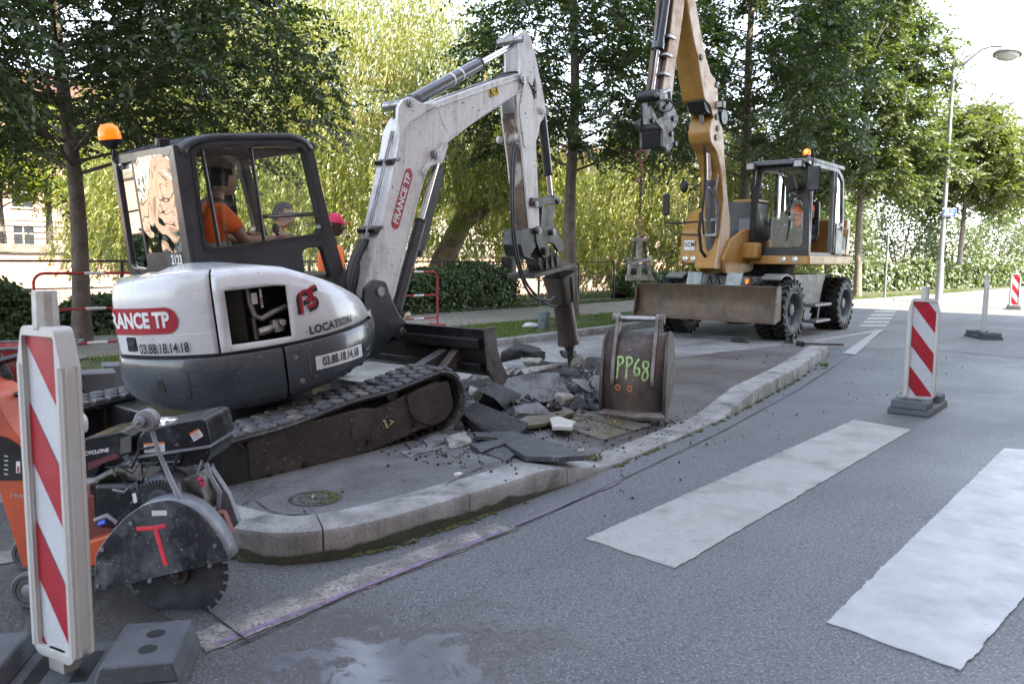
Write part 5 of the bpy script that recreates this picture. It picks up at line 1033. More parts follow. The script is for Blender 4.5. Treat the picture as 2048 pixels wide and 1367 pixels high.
# operator taking a picture
def operator():
    V, E, Rr = chain([
        [((.1, .78, 1.92), (.16, .14)), ((.1, .78, 2.1), (.15, .13)), ((.13, .78, 2.3), (.17, .12)), ((.15, .78, 2.42), (.1, .09)), ((.19, .78, 2.5), .055), ((.22, .78, 2.54), .05)],
        [((.13, .78, 2.3), (.17, .12)), ((.14, .6, 2.36), .065), ((.32, .5, 2.14), .05), ((.36, .52, 2.16), .046), ((.46, .68, 2.42), .036), ((.48, .70, 2.47), .028)],
        [((.13, .78, 2.3), (.17, .12)), ((.14, .96, 2.36), .065), ((.34, 1.04, 2.16), .05), ((.38, 1.02, 2.18), .046), ((.47, .86, 2.44), .036), ((.49, .84, 2.49), .028)],
        [((.1, .78, 1.92), (.16, .14)), ((.15, .68, 1.9), .1), ((.6, .62, 1.92), .075), ((.75, .62, 1.6), .06)],
        [((.1, .78, 1.92), (.16, .14)), ((.15, .88, 1.9), .1), ((.6, .95, 1.92), .075), ((.75, .95, 1.6), .06)]])
    b = skinmesh(V, E, Rr); M = head(b, (.26, .78, 2.62), (1, -.05, -.1)); hand(b, (.47, .69, 2.46), (.25, .25, 1), (-.6, -.9, .1), 1, .7); hand(b, (.48, .85, 2.48), (.25, -.25, 1), (-.6, .9, .1), 1, .7)
    o = tag(part('person', b, SKIND, None, MF.M, smooth=180), 'person in an orange vest inside the yellow excavator cab holding up a phone', 'person'); hair(M, 'hair', o, HAIR, MF.M, low=.2)
    V, E, Rr = chain([[((.1, .78, 1.9), (.18, .155)), ((.1, .78, 2.1), (.175, .15)), ((.13, .78, 2.3), (.19, .14)), ((.14, .78, 2.42), (.13, .1))],
        [((.13, .78, 2.3), (.19, .14)), ((.14, .6, 2.36), .082), ((.22, .56, 2.27), .078)], [((.13, .78, 2.3), (.19, .14)), ((.14, .96, 2.36), .082), ((.22, 1.0, 2.27), .078)]])
    part('vest', skinmesh(V, E, Rr), ORANGE, o, MF.M, smooth=180)
    for sg in (-1, 1): b = B().grid([[(x, .78+sg*(w_), z), (x, .78+sg*(w_+.045), z)] for x, w_, z in ((.33, .09, 1.95), (.315, .09, 2.1), (.335, .085, 2.3), (.3, .08, 2.42), (.22, .08, 2.5))]); part('reflective_band', b, REFL, o, MF.M, smooth=180)
    V, E, Rr = chain([[((.1, .78, 1.86), (.19, .16)), ((.15, .68, 1.88), .115), ((.6, .62, 1.9), .088), ((.76, .62, 1.58), .072)], [((.1, .78, 1.86), (.19, .16)), ((.15, .88, 1.88), .115), ((.6, .95, 1.9), .088), ((.76, .95, 1.58), .072)]])
    part('trousers', skinmesh(V, E, Rr), NAVY, o, MF.M, smooth=180)
    b = B(); b.box((.52, .77, 2.6), (.012, .075, .15)); b.cyl((.527, .76, 2.64), (.532, .76, 2.64), .014, n=10)
    tag(part('phone', b, DARK, None, MF.M, bev=.004), 'black phone held up in both hands inside the yellow excavator cab', 'phone')
operator()
# chain and slab clamp hanging from the coupler
CH = MF.pl(1283, 303, 1, .0); CB = MF.pl(1272, 462, 1, .0); CHW = MF.M@CH; zb_ = (MF.M@CB).z
def chainlinks(b, p0, p1, n, r, w):
    p0, p1 = Vector(p0), Vector(p1); d = (p1-p0); L = d.length/n; q = d.to_track_quat('Z', 'Y')
    for i in range(n):
        c = p0+d*((i+.5)/n); a = (i % 2)*math.pi/2
        P = [c+q@(Matrix.Rotation(a, 3, 'Z')@Vector((w*math.cos(t), 0, L*.72*math.sin(t)))) for t in np.linspace(0, 2*math.pi, 9)]; b.tube(P, r, 5)
WCH = Matrix.Translation((CHW.x, CHW.y, zb_))
t_ = thing('lifting_chain', 'thin dark chain with faded red hooks hanging from the raised excavator arm', 'chain', WCH)
H_ = CHW.z-zb_; b = B(); chainlinks(b, (0, 0, H_-.35), (0, 0, .25), 26, .007, .02); part('chain', b, BLACK, t_)
def hook(z, s=1): b = B(); b.tube([(s*.05*math.cos(a), 0, z+.08*math.sin(a)) for a in np.linspace(0, 6.28, 14)], .011, 6); b.tube([(0, 0, z-.08), (0, 0, z-.15), (.03, 0, z-.2), (0, 0, z-.24)], .013, 6); part('hook', b, PINKM, t_)
hook(H_-.06, 1.6); hook(H_-.42, .8); hook(.14, .9)
t_ = thing('slab_clamp', 'grey steel slab lifting clamp with short chains hanging beside the yellow excavator', 'clamp', WCH@Matrix.Rotation(R(25), 4, 'Z')@Matrix.Scale(.7, 4)@Matrix.Translation((0, 0, -.84)))
def cp(n, b, m=None, **k): return part(n, b, m or CLM, t_, **k)
CLM = mat('clamp_steel', (.36, .35, .33), .5, .4, (.2, .19, .17), 10, (.4, .6), bmp=.2)
b = B(); b.box((0, 0, .66), (.36, .09, .07)); b.tube([(.03*math.cos(a), 0, .76+.07*math.sin(a)) for a in np.linspace(0, 6.28, 12)], .014, 6); cp('top_beam', b, bev=.01)
b = B(); b.cyl((0, 0, .25), (0, 0, .62), .06); cp('post', b)
for x0, x1, y in ((-.15, -.28, .06), (-.12, -.2, -.06), (.15, .24, .06), (.12, .16, -.06)): b = B(); chainlinks(b, (x0, y, .62), (x1, y, .24), 12, .007, .018); cp('chain', b, RUST)
b = B(); b.box((0, 0, .21), (.62, .06, .05), Matrix.Rotation(R(8), 3, 'Y')); b.box((0, .1, .2), (.6, .05, .05), Matrix.Rotation(R(-14), 3, 'Y')); b.box((.0, -.12, .2), (.62, .05, .05), Matrix.Rotation(R(-12), 3, 'Y')@Matrix.Rotation(R(12), 3, 'Z')); cp('cross_bar', b, bev=.008)
for sx in (-1, 1):
    b = B(); b.prism([(sx*.05, .14), (sx*.34, .14), (sx*.38, -.16), (sx*.33, -.16), (sx*.29, .05), (sx*.12, .05), (sx*.08, -.16), (sx*.03, -.16)], 1, -.16 if sx < 0 else .04, -.1 if sx < 0 else .1); cp('frame', b, bev=.006)
    b = B(); b.box((sx*.2, -.13 if sx < 0 else .07, -.16), (.42, .05, .12)); cp('jaw', b, bev=.008)
# ================================================================== BUCKET
def bucket():
    F_ = Frame((1.05, 6.68, .075), 199, 0); t_ = thing('excavator_bucket', 'rusty digging bucket with green spray marks resting on the traffic island', 'bucket', F_.M)
    BR = mat('bucket_rust', (.1, .078, .065), .5, .3, (.058, .046, .041), 5, (.35, .6), speck=(.3, .27, .24), sp_sc=60, sp_th=(.68, .74), bmp=.5, bsc=55, c3=(.035, .028, .025), sc3=3, th3=(.48, .68), streak=(.16, .11, .085))
    BG = mat('bucket_grey', (.22, .21, .2), .6, .3, (.13, .1, .085), 6, (.4, .62), bmp=.6, bsc=50, speck=(.35, .34, .32), sp_sc=50)
    prof = [(-.16, .70), (-.06, .71), (.01, .69), (.085, .62), (.135, .50), (.17, .35), (.175, .2), (.15, .09), (.155, .06), (.16, .03), (.14, 0), (.02, -.01)]
    W = .262
    def bx(z):
        q = sorted([(p[1], p[0]) for p in prof[2:8]]); return float(np.interp(z, [a[0] for a in q], [a[1] for a in q]))
    b = B(); b.grid([[(x, -W, z), (x, 0, z), (x, W, z)] for x, z in prof]); part('shell', b, BR, t_, solid=.02)
    for sg in (-1, 1):
        b = B(); b.prism(roundpoly([(-.16, .70), (-.03, .725), (.085, .635), (.15, .48), (.185, .33), (.19, .18), (.165, .04), (.13, -.01), (.03, -.01), (-.1, .08), (-.42, .22), (-.36, .5)], .02), 1, sg*W-.012, sg*W+.012); sp_ = part('side_plate', b, BR, t_, bev=.004)
        b = B(); b.prism(roundpoly([(.15, .5), (.192, .34), (.195, .16), (.172, .03), (.13, -.015), (.06, .0), (.12, .15), (.14, .34), (.10, .49)], .01), 1, sg*W-.012, sg*W+.016); part('edge_strip', b, BR, sp_, bev=.005)
        b = B(); b.prism(roundpoly([(-.08, .69), (-.09, .82), (-.05, .865), (.0, .86), (.03, .8), (.07, .70), (.165, .5), (.205, .33), (.18, .27), (.14, .33), (.11, .45), (.05, .6)], .02), 1, sg*.165-.016, sg*.165+.016); part('ear', b, BG, t_, bev=.005)
    b = B(); b.cyl((-.03, -.2, .82), (-.03, .2, .82), .024, n=18); part('coupling_pin', b, STEEL, t_, bev=.003)
    b = B(); b.cyl((-.03, -.215, .82), (-.03, -.18, .82), .042, n=18); part('pin_boss', b, BG, t_, bev=.004); b = B(); b.cyl((-.03, .18, .82), (-.03, .222, .82), .046, n=18); b.box((.03, .2, .76), (.05, .03, .08)); part('pin_boss', b, BG, t_, bev=.006)
    b = B(); b.tube([(.145, -W-.01, .035), (.145, 0, .02), (.145, W+.01, .035)], .04, 8); part('cutting_lip', b, BG, t_)
    SPR = mat('green_spray', (.42, .62, .2), .6, 0, (.2, .3, .1), 25, (.4, .6)); OSP = mat('orange_spray', (.55, .17, .06), .7, 0, (.25, .1, .05), 30)
    def stroke(n, pts, w, m):
        P = [Vector(p) for p in pts]; Q = []
        for i in range(len(P)-1):
            p0 = P[max(i-1, 0)]; p3 = P[min(i+2, len(P)-1)]
            for j in range(5): t = j/5; Q.append(.5*((2*P[i])+(P[i+1]-p0)*t+(2*p0-5*P[i]+4*P[i+1]-p3)*t*t+(3*P[i]-p0-3*P[i+1]+p3)*t**3))
        Q.append(P[-1]); b = B(); b.tube([(bx(q.y)+.0012, q.x, q.y) for q in Q], w, 8)
        for v in b.bm.verts: v.co.x = bx(v.co.z)+.003+(v.co.x-bx(v.co.z))*.12
        part(n, b, m, t_)
    for dx in (-.13, -.055):
        stroke('spray_letter', [(dx, .33), (dx+.003, .42), (dx, .51)], .0085, SPR); stroke('spray_letter', [(dx-.012, .505), (dx+.03, .51), (dx+.043, .475), (dx+.02, .445), (dx-.005, .44)], .0085, SPR)
    stroke('spray_letter', [(.045, .5), (.02, .46), (.01, .41), (.025, .37), (.05, .38), (.05, .42), (.02, .43)], .0085, SPR)
    stroke('spray_letter', [(.115, .48), (.085, .48), (.085, .44), (.115, .41), (.125, .36), (.1, .33), (.08, .36), (.1, .41), (.125, .45), (.115, .485)], .0085, SPR)
    for y, z in ((-.12, .26), (-.02, .255)): stroke('spray_dot', [(y+.018*math.cos(a), z+.02*math.sin(a)) for a in np.linspace(0, 6.0, 8)], .007, OSP)
bucket()
# ================================================================== STRIPED BEACONS
PLW = mat('white_plastic', (.5, .5, .48), .4, 0, (.46, .46, .44), 6, (.4, .7), bmp=.1, bsc=40, streak=(.36, .35, .32)); PLD = mat('white_plastic_dirty', (.5, .5, .46), .5, 0, (.3, .3, .27), 9, (.4, .65))
RETW = mat('sign_white', (.5, .52, .55), .3, 0, (.44, .46, .49), 6); RUB = mat('recycled_rubber', (.05, .056, .066), .7, 0, (.085, .093, .105), 7, (.4, .65), speck=(.17, .18, .19), sp_sc=120, bmp=.5, bsc=60)
def foot(t_, M):
    b = B(); b.box((0, 0, .03), (.36, .78, .055), taper=.97); f = part('foot', b, RUB, t_, M, bev=.008)
    for sy in (-1, 1):
        b = B(); pr = [(sy*.13, .056), (sy*.385, .056), (sy*.365, .125), (sy*.15, .125)]; b.prism([(p[0], p[1]) for p in pr], 0, -.155, .155); fb = part('foot_block', b, RUB, f, M, bev=.01)
        for sx in (-1, 1): b = B(); b.lathe([(.03, .1262), (.028, .1266), (0, .1266)], (sx*.055, sy*.27, 0), (0, 0, 1), 16); part('socket', b, DARK, fb, M)
        b = B(); b.box((0, sy*.07, .0585), (.2, .05, .002)); part('slot', b, DARK, f, M)
def beacon(name, label, pos, yaw, rz_foot=None, H=.95, post=True, foot_=True, w=.27, z0=.10, slant=1):
    M = Matrix.Translation(pos)@Matrix.Rotation(yaw, 4, 'Z')       # local x = board width, -y = face
    t_ = thing(name, label, 'beacon', M, 'striped roadwork beacons')
    b = B(); O = roundpoly([(-w/2, z0+.04), (-w/2+.03, z0), (w/2-.03, z0), (w/2, z0+.04), (w/2, z0+H-.13), (w/2-.035, z0+H), (-w/2+.035, z0+H), (-w/2, z0+H-.13)], .02); I = roundpoly([(-w/2+.034, z0+.03), (w/2-.034, z0+.03), (w/2-.034, z0+H-.03), (-w/2+.034, z0+H-.03)], .01)
    b.prism(O, 1, -.032, .032, holes=(I,)); part('board_frame', b, PLW, t_, M, bev=.012, seg=3)
    b = B()
    for sx in (-1, 1):
        b.cyl((sx*(w/2-.017), -.02, z0+.03), (sx*(w/2-.017), -.02, z0+H-.12), .0185, n=10); b.cyl((sx*(w/2-.017), .02, z0+.03), (sx*(w/2-.017), .02, z0+H-.12), .0185, n=10)
    part('edge_tubes', b, PLW, t_, M)
    x0, x1, zl, zh = -w/2+.034, w/2-.034, z0+.03, z0+H-.03
    b = B(); b.box((0, 0, (zl+zh)/2), (x1-x0, .03, zh-zl)); part('board_panel', b, RETW, t_, M)
    P = .385; k = (x1-x0)*1.35
    for face in (-1, 1):
        for i in range(-1, 4):
            top = zh-i*P*1.0+.17; 
            pts = [(x0, top), (x0, top-P/2), (x1, top-P/2-k), (x1, top-k)]
            # clip to the panel
            def clip(pl, zc, keep):
                out = []
                for a in range(len(pl)):
                    p, q = pl[a-1], pl[a]; ip = (p[1]-zc)*keep <= 1e-9; iq = (q[1]-zc)*keep <= 1e-9
                    if ip != iq: f = (zc-p[1])/(q[1]-p[1]); out.append((p[0]+f*(q[0]-p[0]), zc))
                    if iq: out.append(q)
                return out
            c = clip(pts, zh, 1); c = clip(c, zl, -1) if len(c) > 2 else c
            if len(c) > 2:
                b = B(); b.poly([((x if face < 0 else x), face*.0175, z) for x, z in c]); part('red_stripe', b, RED, t_, M, smooth=0)
    if post: b = B(); b.cyl((0, 0, z0+H-.01), (0, 0, z0+H+.11), .038, .036, 10); part('post', b, PLD, t_, M, bev=.004)
    b = B(); b.box((0, 0, .08), (.08, .05, .1)); part('stem', b, PLW, t_, M)
    if foot_: foot(t_, M@Matrix.Rotation(rz_foot or 0, 4, 'Z'))
    return t_
p = g(1836, 818); beacon('striped_beacon', 'red and white beacon board beside the near zebra crossing', (p.x, p.y, 0), R(-17), R(-22))
p = g(2027, 618); beacon('striped_beacon', 'farthest red and white beacon board standing on the sunlit road', (p.x, p.y, 0), R(-10), R(-20))
p = g(1966, 676); beacon('striped_beacon', 'beacon board seen edge on behind the zebra crossing', (p.x, p.y, 0), R(62), R(-70), w=.25)
beacon('striped_beacon', 'nearest blurred beacon board in front of the orange floor saw', (-1.45, 2.48, 0), R(-29), R(-50), H=1.075, z0=.10, w=.235)
# ================================================================== FLOOR SAW
SF = Frame((-1.5, 3.02, 0), 90, 0)
SW = thing('floor_saw', 'orange walk-behind floor saw with dusty blade guard marked with a red T', 'floor saw', SF.M)
def sf(n, b, m, **k): return part(n, b, m, k.pop('parent', SW), SF.M, **k)
def sp2(pts, y): return [(SF.pl(x, y_, 1, y)[0], SF.pl(x, y_, 1, y)[2]) for x, y_ in pts]
ORP = mat('orange_paint', (.5, .085, .03), .45, 0, (.35, .06, .025), 5, (.4, .65), speck=(.15, .1, .08), sp_sc=60, coat=.2, bmp=.1)
DGU = mat('dusty_guard', (.028, .03, .036), .4, .3, (.22, .235, .265), 5, (.44, .66), speck=(.3, .3, .31), sp_sc=80, sp_th=(.66, .74), c3=(.012, .013, .016), sc3=5, th3=(.45, .65), bmp=.15, streak=(.12, .13, .15))
DUSTM = mat('dusty_metal', (.25, .27, .3), .55, .3, (.16, .17, .19), 9, (.4, .65), bmp=.2, bsc=60)
ENG = mat('engine_black', (.007, .008, .011), .22, .1, (.03, .033, .04), 7, (.5, .68), speck=(.2, .2, .2), sp_sc=80, sp_th=(.7, .74), bmp=.15)
GP = [(190, 1182), (192, 1112), (234, 1051), (278, 1014), (315, 1001), (351, 1000), (395, 1020), (432, 1060), (452, 1098), (459, 1120)]
g1 = sp2(GP, -.03); sm = []
for i in range(len(g1)-1):
    p0, p1, p2_, p3 = [Vector(g1[max(0, min(len(g1)-1, i+k))]) for k in (-1, 0, 1, 2)]
    for j in range(4 if 1 <= i < 8 else 1): t = j/(4 if 1 <= i < 8 else 1); sm.append(tuple(.5*((2*p1)+(p2_-p0)*t+(2*p0-5*p1+4*p2_-p3)*t*t+(3*p1-p0-3*p2_+p3)*t**3)))
sm.append(g1[-1])
b = B(); b.prism(sm, 1, -.034, -.028); gd = sf('blade_guard', b, DGU, bev=.003)
b = B(); b.grid([[(x, -.034, z), (x, .075, z)] for x, z in sm]); sf('guard_rim', b, DUSTM, parent=gd, solid=.004)
b = B(); b.prism(sm, 1, .07, .075); sf('guard_back', b, DGU, parent=gd)
REDS = mat('red_spray', (.75, .05, .07), .6, 0, (.6, .05, .07), 40)
def sstroke(pts, y, r, m, par):
    P = sp2(pts, y); b = B(); b.tube([(p[0], y, p[1]) for p in P], r, 8)
    for v in b.bm.verts: v.co.y = y+(v.co.y-y)*.1
    return sf('spray_mark', b, m, parent=par)
sstroke([(273, 1057), (300, 1056), (331, 1051)], -.0355, .0085, REDS, gd); sstroke([(309, 1052), (318, 1082), (328, 1118), (332, 1130)], -.0355, .0085, REDS, gd)
P_ = sp2([(303, 1020), (333, 1020), (334, 1030), (304, 1031)], -.0352); b = B(); b.poly([(p[0], -.0352, p[1]) for p in P_]); sf('sticker', b, WLET, parent=gd, smooth=0)
c = SF.pl(358, 1143, 1, .02)
b = B(); NB = 28; po = []
for k in range(NB):
    a0 = 2*math.pi*k/NB
    for da, r in ((0, .176), (.025, .176), (.035, .196), (.19, .196), (.2, .176)): po.append((c.x+math.cos(a0+da)*r, c.z+math.sin(a0+da)*r))
b.prism(po, 1, .018, .0215); bd = sf('saw_blade', b, mat('saw_blade', (.035, .038, .045), .5, .2, (.06, .065, .075), 14), smooth=20)
b = B(); b.cyl((c.x, -.005, c.z), (c.x, .045, c.z), .045, n=20); b.cyl((c.x, -.02, c.z), (c.x, .0, c.z), .02, n=6); sf('blade_flange', b, RUST, parent=bd, bev=.003)
# frame
b = B(); b.prism(roundpoly(sp2([(-60, 760), (5, 790), (22, 830), (60, 885), (75, 1000), (78, 1120), (58, 1130), (5, 960), (-60, 900)], .12), .02), 1, .08, .3); fr = sf('console', b, ORP, bev=.01)
b = B(); P = sp2([(0+75*math.cos(a)-12, 955-85*math.sin(a)) for a in np.linspace(-.05, 1.7, 14)]+[(-70, 880), (-70, 960)], .078); b.prism(P, 1, .074, .079); ar = sf('depth_gauge', b, DARK, parent=fr)
b = B(); P = sp2([(32, 922), (40, 922), (40, 945), (32, 945)], .072); b.poly([(p[0], .0725, p[1]) for p in P]); sf('gauge_mark', b, WLET, parent=fr, smooth=0)
b = B(); P = sp2([(34, 932), (38, 932), (38, 944), (34, 944)], .0715); b.poly([(p[0], .072, p[1]) for p in P]); sf('gauge_mark', b, RED, parent=fr, smooth=0)
b = B()
for k in range(5): P = sp2([(8, 910+k*9), (16, 911+k*9), (16, 913+k*9), (8, 912+k*9)], .0722); b.poly([(p[0], .0725, p[1]) for p in P])
sf('gauge_scale', b, WLET, parent=fr, smooth=0)
q = SF.pl(45, 990, 1, .074); sf('lettering', text('Husqvarna', .032, lambda u, v: Vector((q.x+u+.02, .0745, q.z+v)), .0006), mat('faint_white', (.45, .3, .26), .6), parent=fr, smooth=0, label='pale lettering on the orange console')
b = B(); P = sp2([(180, 985), (245, 1000), (245, 1075), (190, 1100), (120, 1120), (70, 1080), (70, 1010)], .16); b.prism(P, 1, .14, .42); sf('base_frame', b, mat('dark_red_paint', (.16, .03, .022), .5, 0, (.1, .03, .025), 6, speck=(.25, .2, .18)), bev=.01)
b = B(); P = sp2([(150, 1090), (240, 1060), (250, 1100), (150, 1150)], .1); b.prism(P, 1, .08, .14); sf('axle_plate', b, ORP, bev=.008)
for px, py, y in ((62, 1168, .03), (190, 1175, .35), (62, 1160, .42)):
    p = SF.pl(px, py, 1, y); p.z = .075; b = B(); b.lathe([(.03, -.022), (.045, -.024), (.05, -.012), (.052, -.02), (.066, -.022), (.075, -.012), (.075, .012), (.066, .022), (.03, .022)], p, (0, 1, 0), 24); w_ = sf('wheel', b, mat('grey_tyre', (.1, .105, .11), .7, bmp=.2)); b = B(); b.lathe([(.03, -.02), (.02, -.024), (0, -.024)], p, (0, 1, 0), 12)
    for a in np.linspace(0, 6.283, 4)[:3]: b.box((p.x+.028*math.cos(a), p.y-.01, p.z+.028*math.sin(a)), (.04, .02, .014), Matrix.Rotation(-a, 3, 'Y'))
    sf('hub', b, DUSTM, parent=w_)
# engine
eng_ = e = sf('engine_block', B().box(tuple(SF.pl(300, 990, 1, .27)), (.34, .3, .2)), ENG, bev=.03)
b = B(); P = sp2([(268, 905), (270, 880), (290, 858), (400, 836), (412, 842), (420, 880), (420, 895), (405, 905), (268, 918)], .12); b.prism(roundpoly(P, .012), 1, .12, .4); tk = sf('fuel_tank', b, ENG, bev=.02, seg=3)
b = B(); P = sp2([(270, 915), (420, 892), (421, 906), (412, 925), (366, 934), (280, 930)], .125); b.prism(roundpoly(P, .012), 1, .125, .39); sf('tank_base', b, ENG, parent=tk, bev=.01)
b = B(); P = sp2([(268, 912), (421, 890), (421, 894), (268, 917)], .11); b.prism(P, 1, .108, .4); sf('tank_seam', b, DUSTM, parent=tk)
for pp, y in ([(287, 886), (329, 883), (330, 902), (289, 905)], .116), ([(378, 866), (397, 856), (407, 871), (388, 882)], .116):
    b = B(); P = sp2(pp, y); b.poly([(p[0], y, p[1]) for p in P]); o = sf('warning_sticker', b, WLET, parent=tk, smooth=0); b = B(); qq = [Vector(P[0]), Vector(P[1]), Vector(P[1]).lerp(Vector(P[2]), .2), Vector(P[0]).lerp(Vector(P[3]), .2)]; b.poly([(p.x, y-.001, p.y) for p in qq]); sf('sticker_band', b, mat('sticker_orange', (.7, .15, .03), .5), parent=o, smooth=0)
    b = B()
    for k in range(5): f0 = .32+k*.13; a_ = Vector(P[0]).lerp(Vector(P[3]), f0); c_ = Vector(P[1]).lerp(Vector(P[2]), f0); d_ = (c_-a_); a2 = a_+d_*.1; c2 = a_+d_*(.9 if k % 2 else .7); b.cyl((a2.x, y-.001, a2.y), (c2.x, y-.001, c2.y), .0006, n=4)
    sf('fine_print', b, BLET, parent=o)
p = SF.pl(338, 842, 1, .25); b = B(); b.lathe([(.04, -.02), (.042, .0), (.04, .012), (.03, .016), (0, .016)], p, (.1, 0, 1), 20); sf('filler_cap', b, CHROME, parent=tk, bev=.003)
b = B(); P = sp2([(150, 893), (172, 875), (240, 862), (264, 870), (265, 905), (205, 925), (190, 955), (150, 957)], .1); b.prism(roundpoly(P, .01), 1, .1, .36); af = sf('air_filter', b, ENG, bev=.012)
b = B(); P = sp2([(176, 925), (232, 905), (240, 914), (215, 922), (176, 940)], .098); b.poly([(p[0], .0975, p[1]) for p in P]); sf('maroon_stripe', b, mat('maroon', (.12, .015, .03), .5), parent=af, smooth=0)
q = SF.pl(193, 903, 1, .097); sf('lettering', text('CYCLONE', .02, lambda u, v: Vector((q.x+u*.98, .0965, q.z+v+u*.17)), .0006, 1.1), WLET, parent=af, smooth=0, label='white word CYCLONE on the air filter')
b = B()
for k in range(12): P = sp2([(241, 877+k*2.7), (262, 872+k*2.7)], .097); b.cyl((P[0][0], .097, P[0][1]), (P[1][0], .097, P[1][1]), .0016, n=5)
sf('louvre', b, mat('grille_tan', (.2, .19, .17), .6), parent=af)
b = B(); P = sp2([(235, 862), (270, 850), (330, 845), (330, 862), (264, 868)], .3); b.prism(P, 1, .2, .4); sf('filter_top', b, ENG, parent=af, bev=.01)
p = SF.pl(318, 998, 1, .07); b = B(); b.lathe([(.0, .0), (.02, .0), (.03, -.004), (.07, -.002), (.092, .02), (.098, .05), (.098, .12)], p, (0, 1, 0), 36); sf('recoil_cover', b, mat('fan_cover', (.09, .1, .12), .45, .1, (.05, .055, .065), 8), parent=e)
b = B()
for k in range(34): a = 2*math.pi*k/34; b.box((p.x+.062*math.cos(a), p.y-.002, p.z+.062*math.sin(a)), (.036, .008, .005), Matrix.Rotation(-a, 3, 'Y'))
sf('cooling_slots', b, DARK, parent=e)
b = B(); P = sp2([(262, 1002), (285, 985), (290, 1030), (262, 1045)], .1); b.prism(P, 1, .08, .2); sf('carburettor', b, ENG, parent=e, bev=.008)
b = B(); P = sp2([(264, 987), (271, 984), (275, 1003), (268, 1006)], .079); b.poly([(p_[0], .0785, p_[1]) for p_ in P]); sf('sticker', b, WLET, parent=e, smooth=0)
b = B(); P = sp2([(190, 960), (240, 955), (242, 995), (195, 1000)], .2); b.prism(P, 1, .15, .3); b.cyl((P[0][0]+.03, .17, P[0][1]-.05), (P[0][0]+.09, .17, P[0][1]-.05), .03); sf('starter_motor', b, ENG, parent=e, bev=.006)
b = B(); P = sp2([(375, 950), (410, 935), (425, 990), (425, 1020), (395, 1010), (370, 985)], .2); b.prism(roundpoly(P, .01), 1, .12, .3); sf('cylinder_head', b, mat('cast_dark', (.07, .07, .072), .5, .5, (.22, .2, .17), 14, (.45, .6), bmp=.6, bsc=60), parent=e, bev=.008)
p = SF.pl(402, 957, 1, .12); b = B(); b.ball(p, .014, 10, (1, 1, .8)); b.cyl(p, p+Vector((.01, 0, -.03)), .01); sf('choke_knob', b, mat('pink_red', (.5, .05, .1), .5), parent=e)
for pts, r in (([(412, 925), (420, 950), (440, 985), (437, 1010), (430, 1030)], .009), ([(405, 920), (395, 945), (410, 960)], .006), ([(240, 930), (300, 925), (360, 922)], .003), ([(190, 1040), (215, 1030), (235, 1045)], .012), ([(230, 950), (225, 935), (250, 930), (262, 922)], .005)):
    b = B(); b.tube([tuple(SF.pl(x, y, 1, .12)) for x, y in pts], r, 6); sf('pipe', b, DUSTM, parent=e)
p = SF.pl(198, 1048, 1, .09); b = B(); b.cyl(p, p+Vector((.03, 0, .012)), .011, n=10); sf('water_tap', b, mat('blue_plastic', (.02, .08, .5), .3))
b = B(); a = SF.pl(298, 838, 1, .02); b.tube([SF.pl(300, 850, 1, .02), SF.pl(318, 905, 1, .02), SF.pl(340, 955, 1, .01), SF.pl(366, 1010, 1, .0)], [.009, .009, .011, .013], 8); lv = sf('lifting_lever', b, DUSTM); b = B(); b.cyl((a.x, -.02, a.z), (a.x, .03, a.z), .043, n=20); b.cyl((a.x-.012, -.05, a.z), (a.x-.012, -.01, a.z), .022, n=14); b.cyl((a.x-.012, -.06, a.z), (a.x-.012, -.04, a.z), .008); sf('lever_roller', b, mat('grey_rubber', (.19, .19, .2), .5), parent=lv, bev=.006)
b = B(); P = sp2([(408, 935), (425, 930), (462, 985), (482, 1040), (462, 1062), (440, 1010)], .25); b.prism(P, 1, .22, .26); sf('belt_cover', b, DUSTM, bev=.004)
b = B(); P = sp2([(436, 1020), (450, 1022), (468, 1065), (455, 1060)], .12); b.prism(P, 1, .1, .14); sf('pointer_bracket', b, PINKM, bev=.004)
b = B(); P = sp2([(55, 800), (110, 815), (140, 850), (140, 880), (60, 875), (40, 830)], .3); b.prism(roundpoly(P, .02), 1, .3, .46); sf('water_tank', b, PLW, bev=.02)
b = B(); b.tube([tuple(SF.pl(x, y, 1, .25)) for x, y in ((-60, 735), (0, 722), (40, 712))], .014, 8); b.tube([tuple(SF.pl(x, y, 1, .3)) for x, y in ((-50, 700), (-5, 715), (15, 755), (20, 800))], .022, 8); b.tube([tuple(SF.pl(x, y, 1, .2)) for x, y in ((-40, 800), (20, 795), (58, 778))], .012, 8); sf('handlebar', b, ENG)
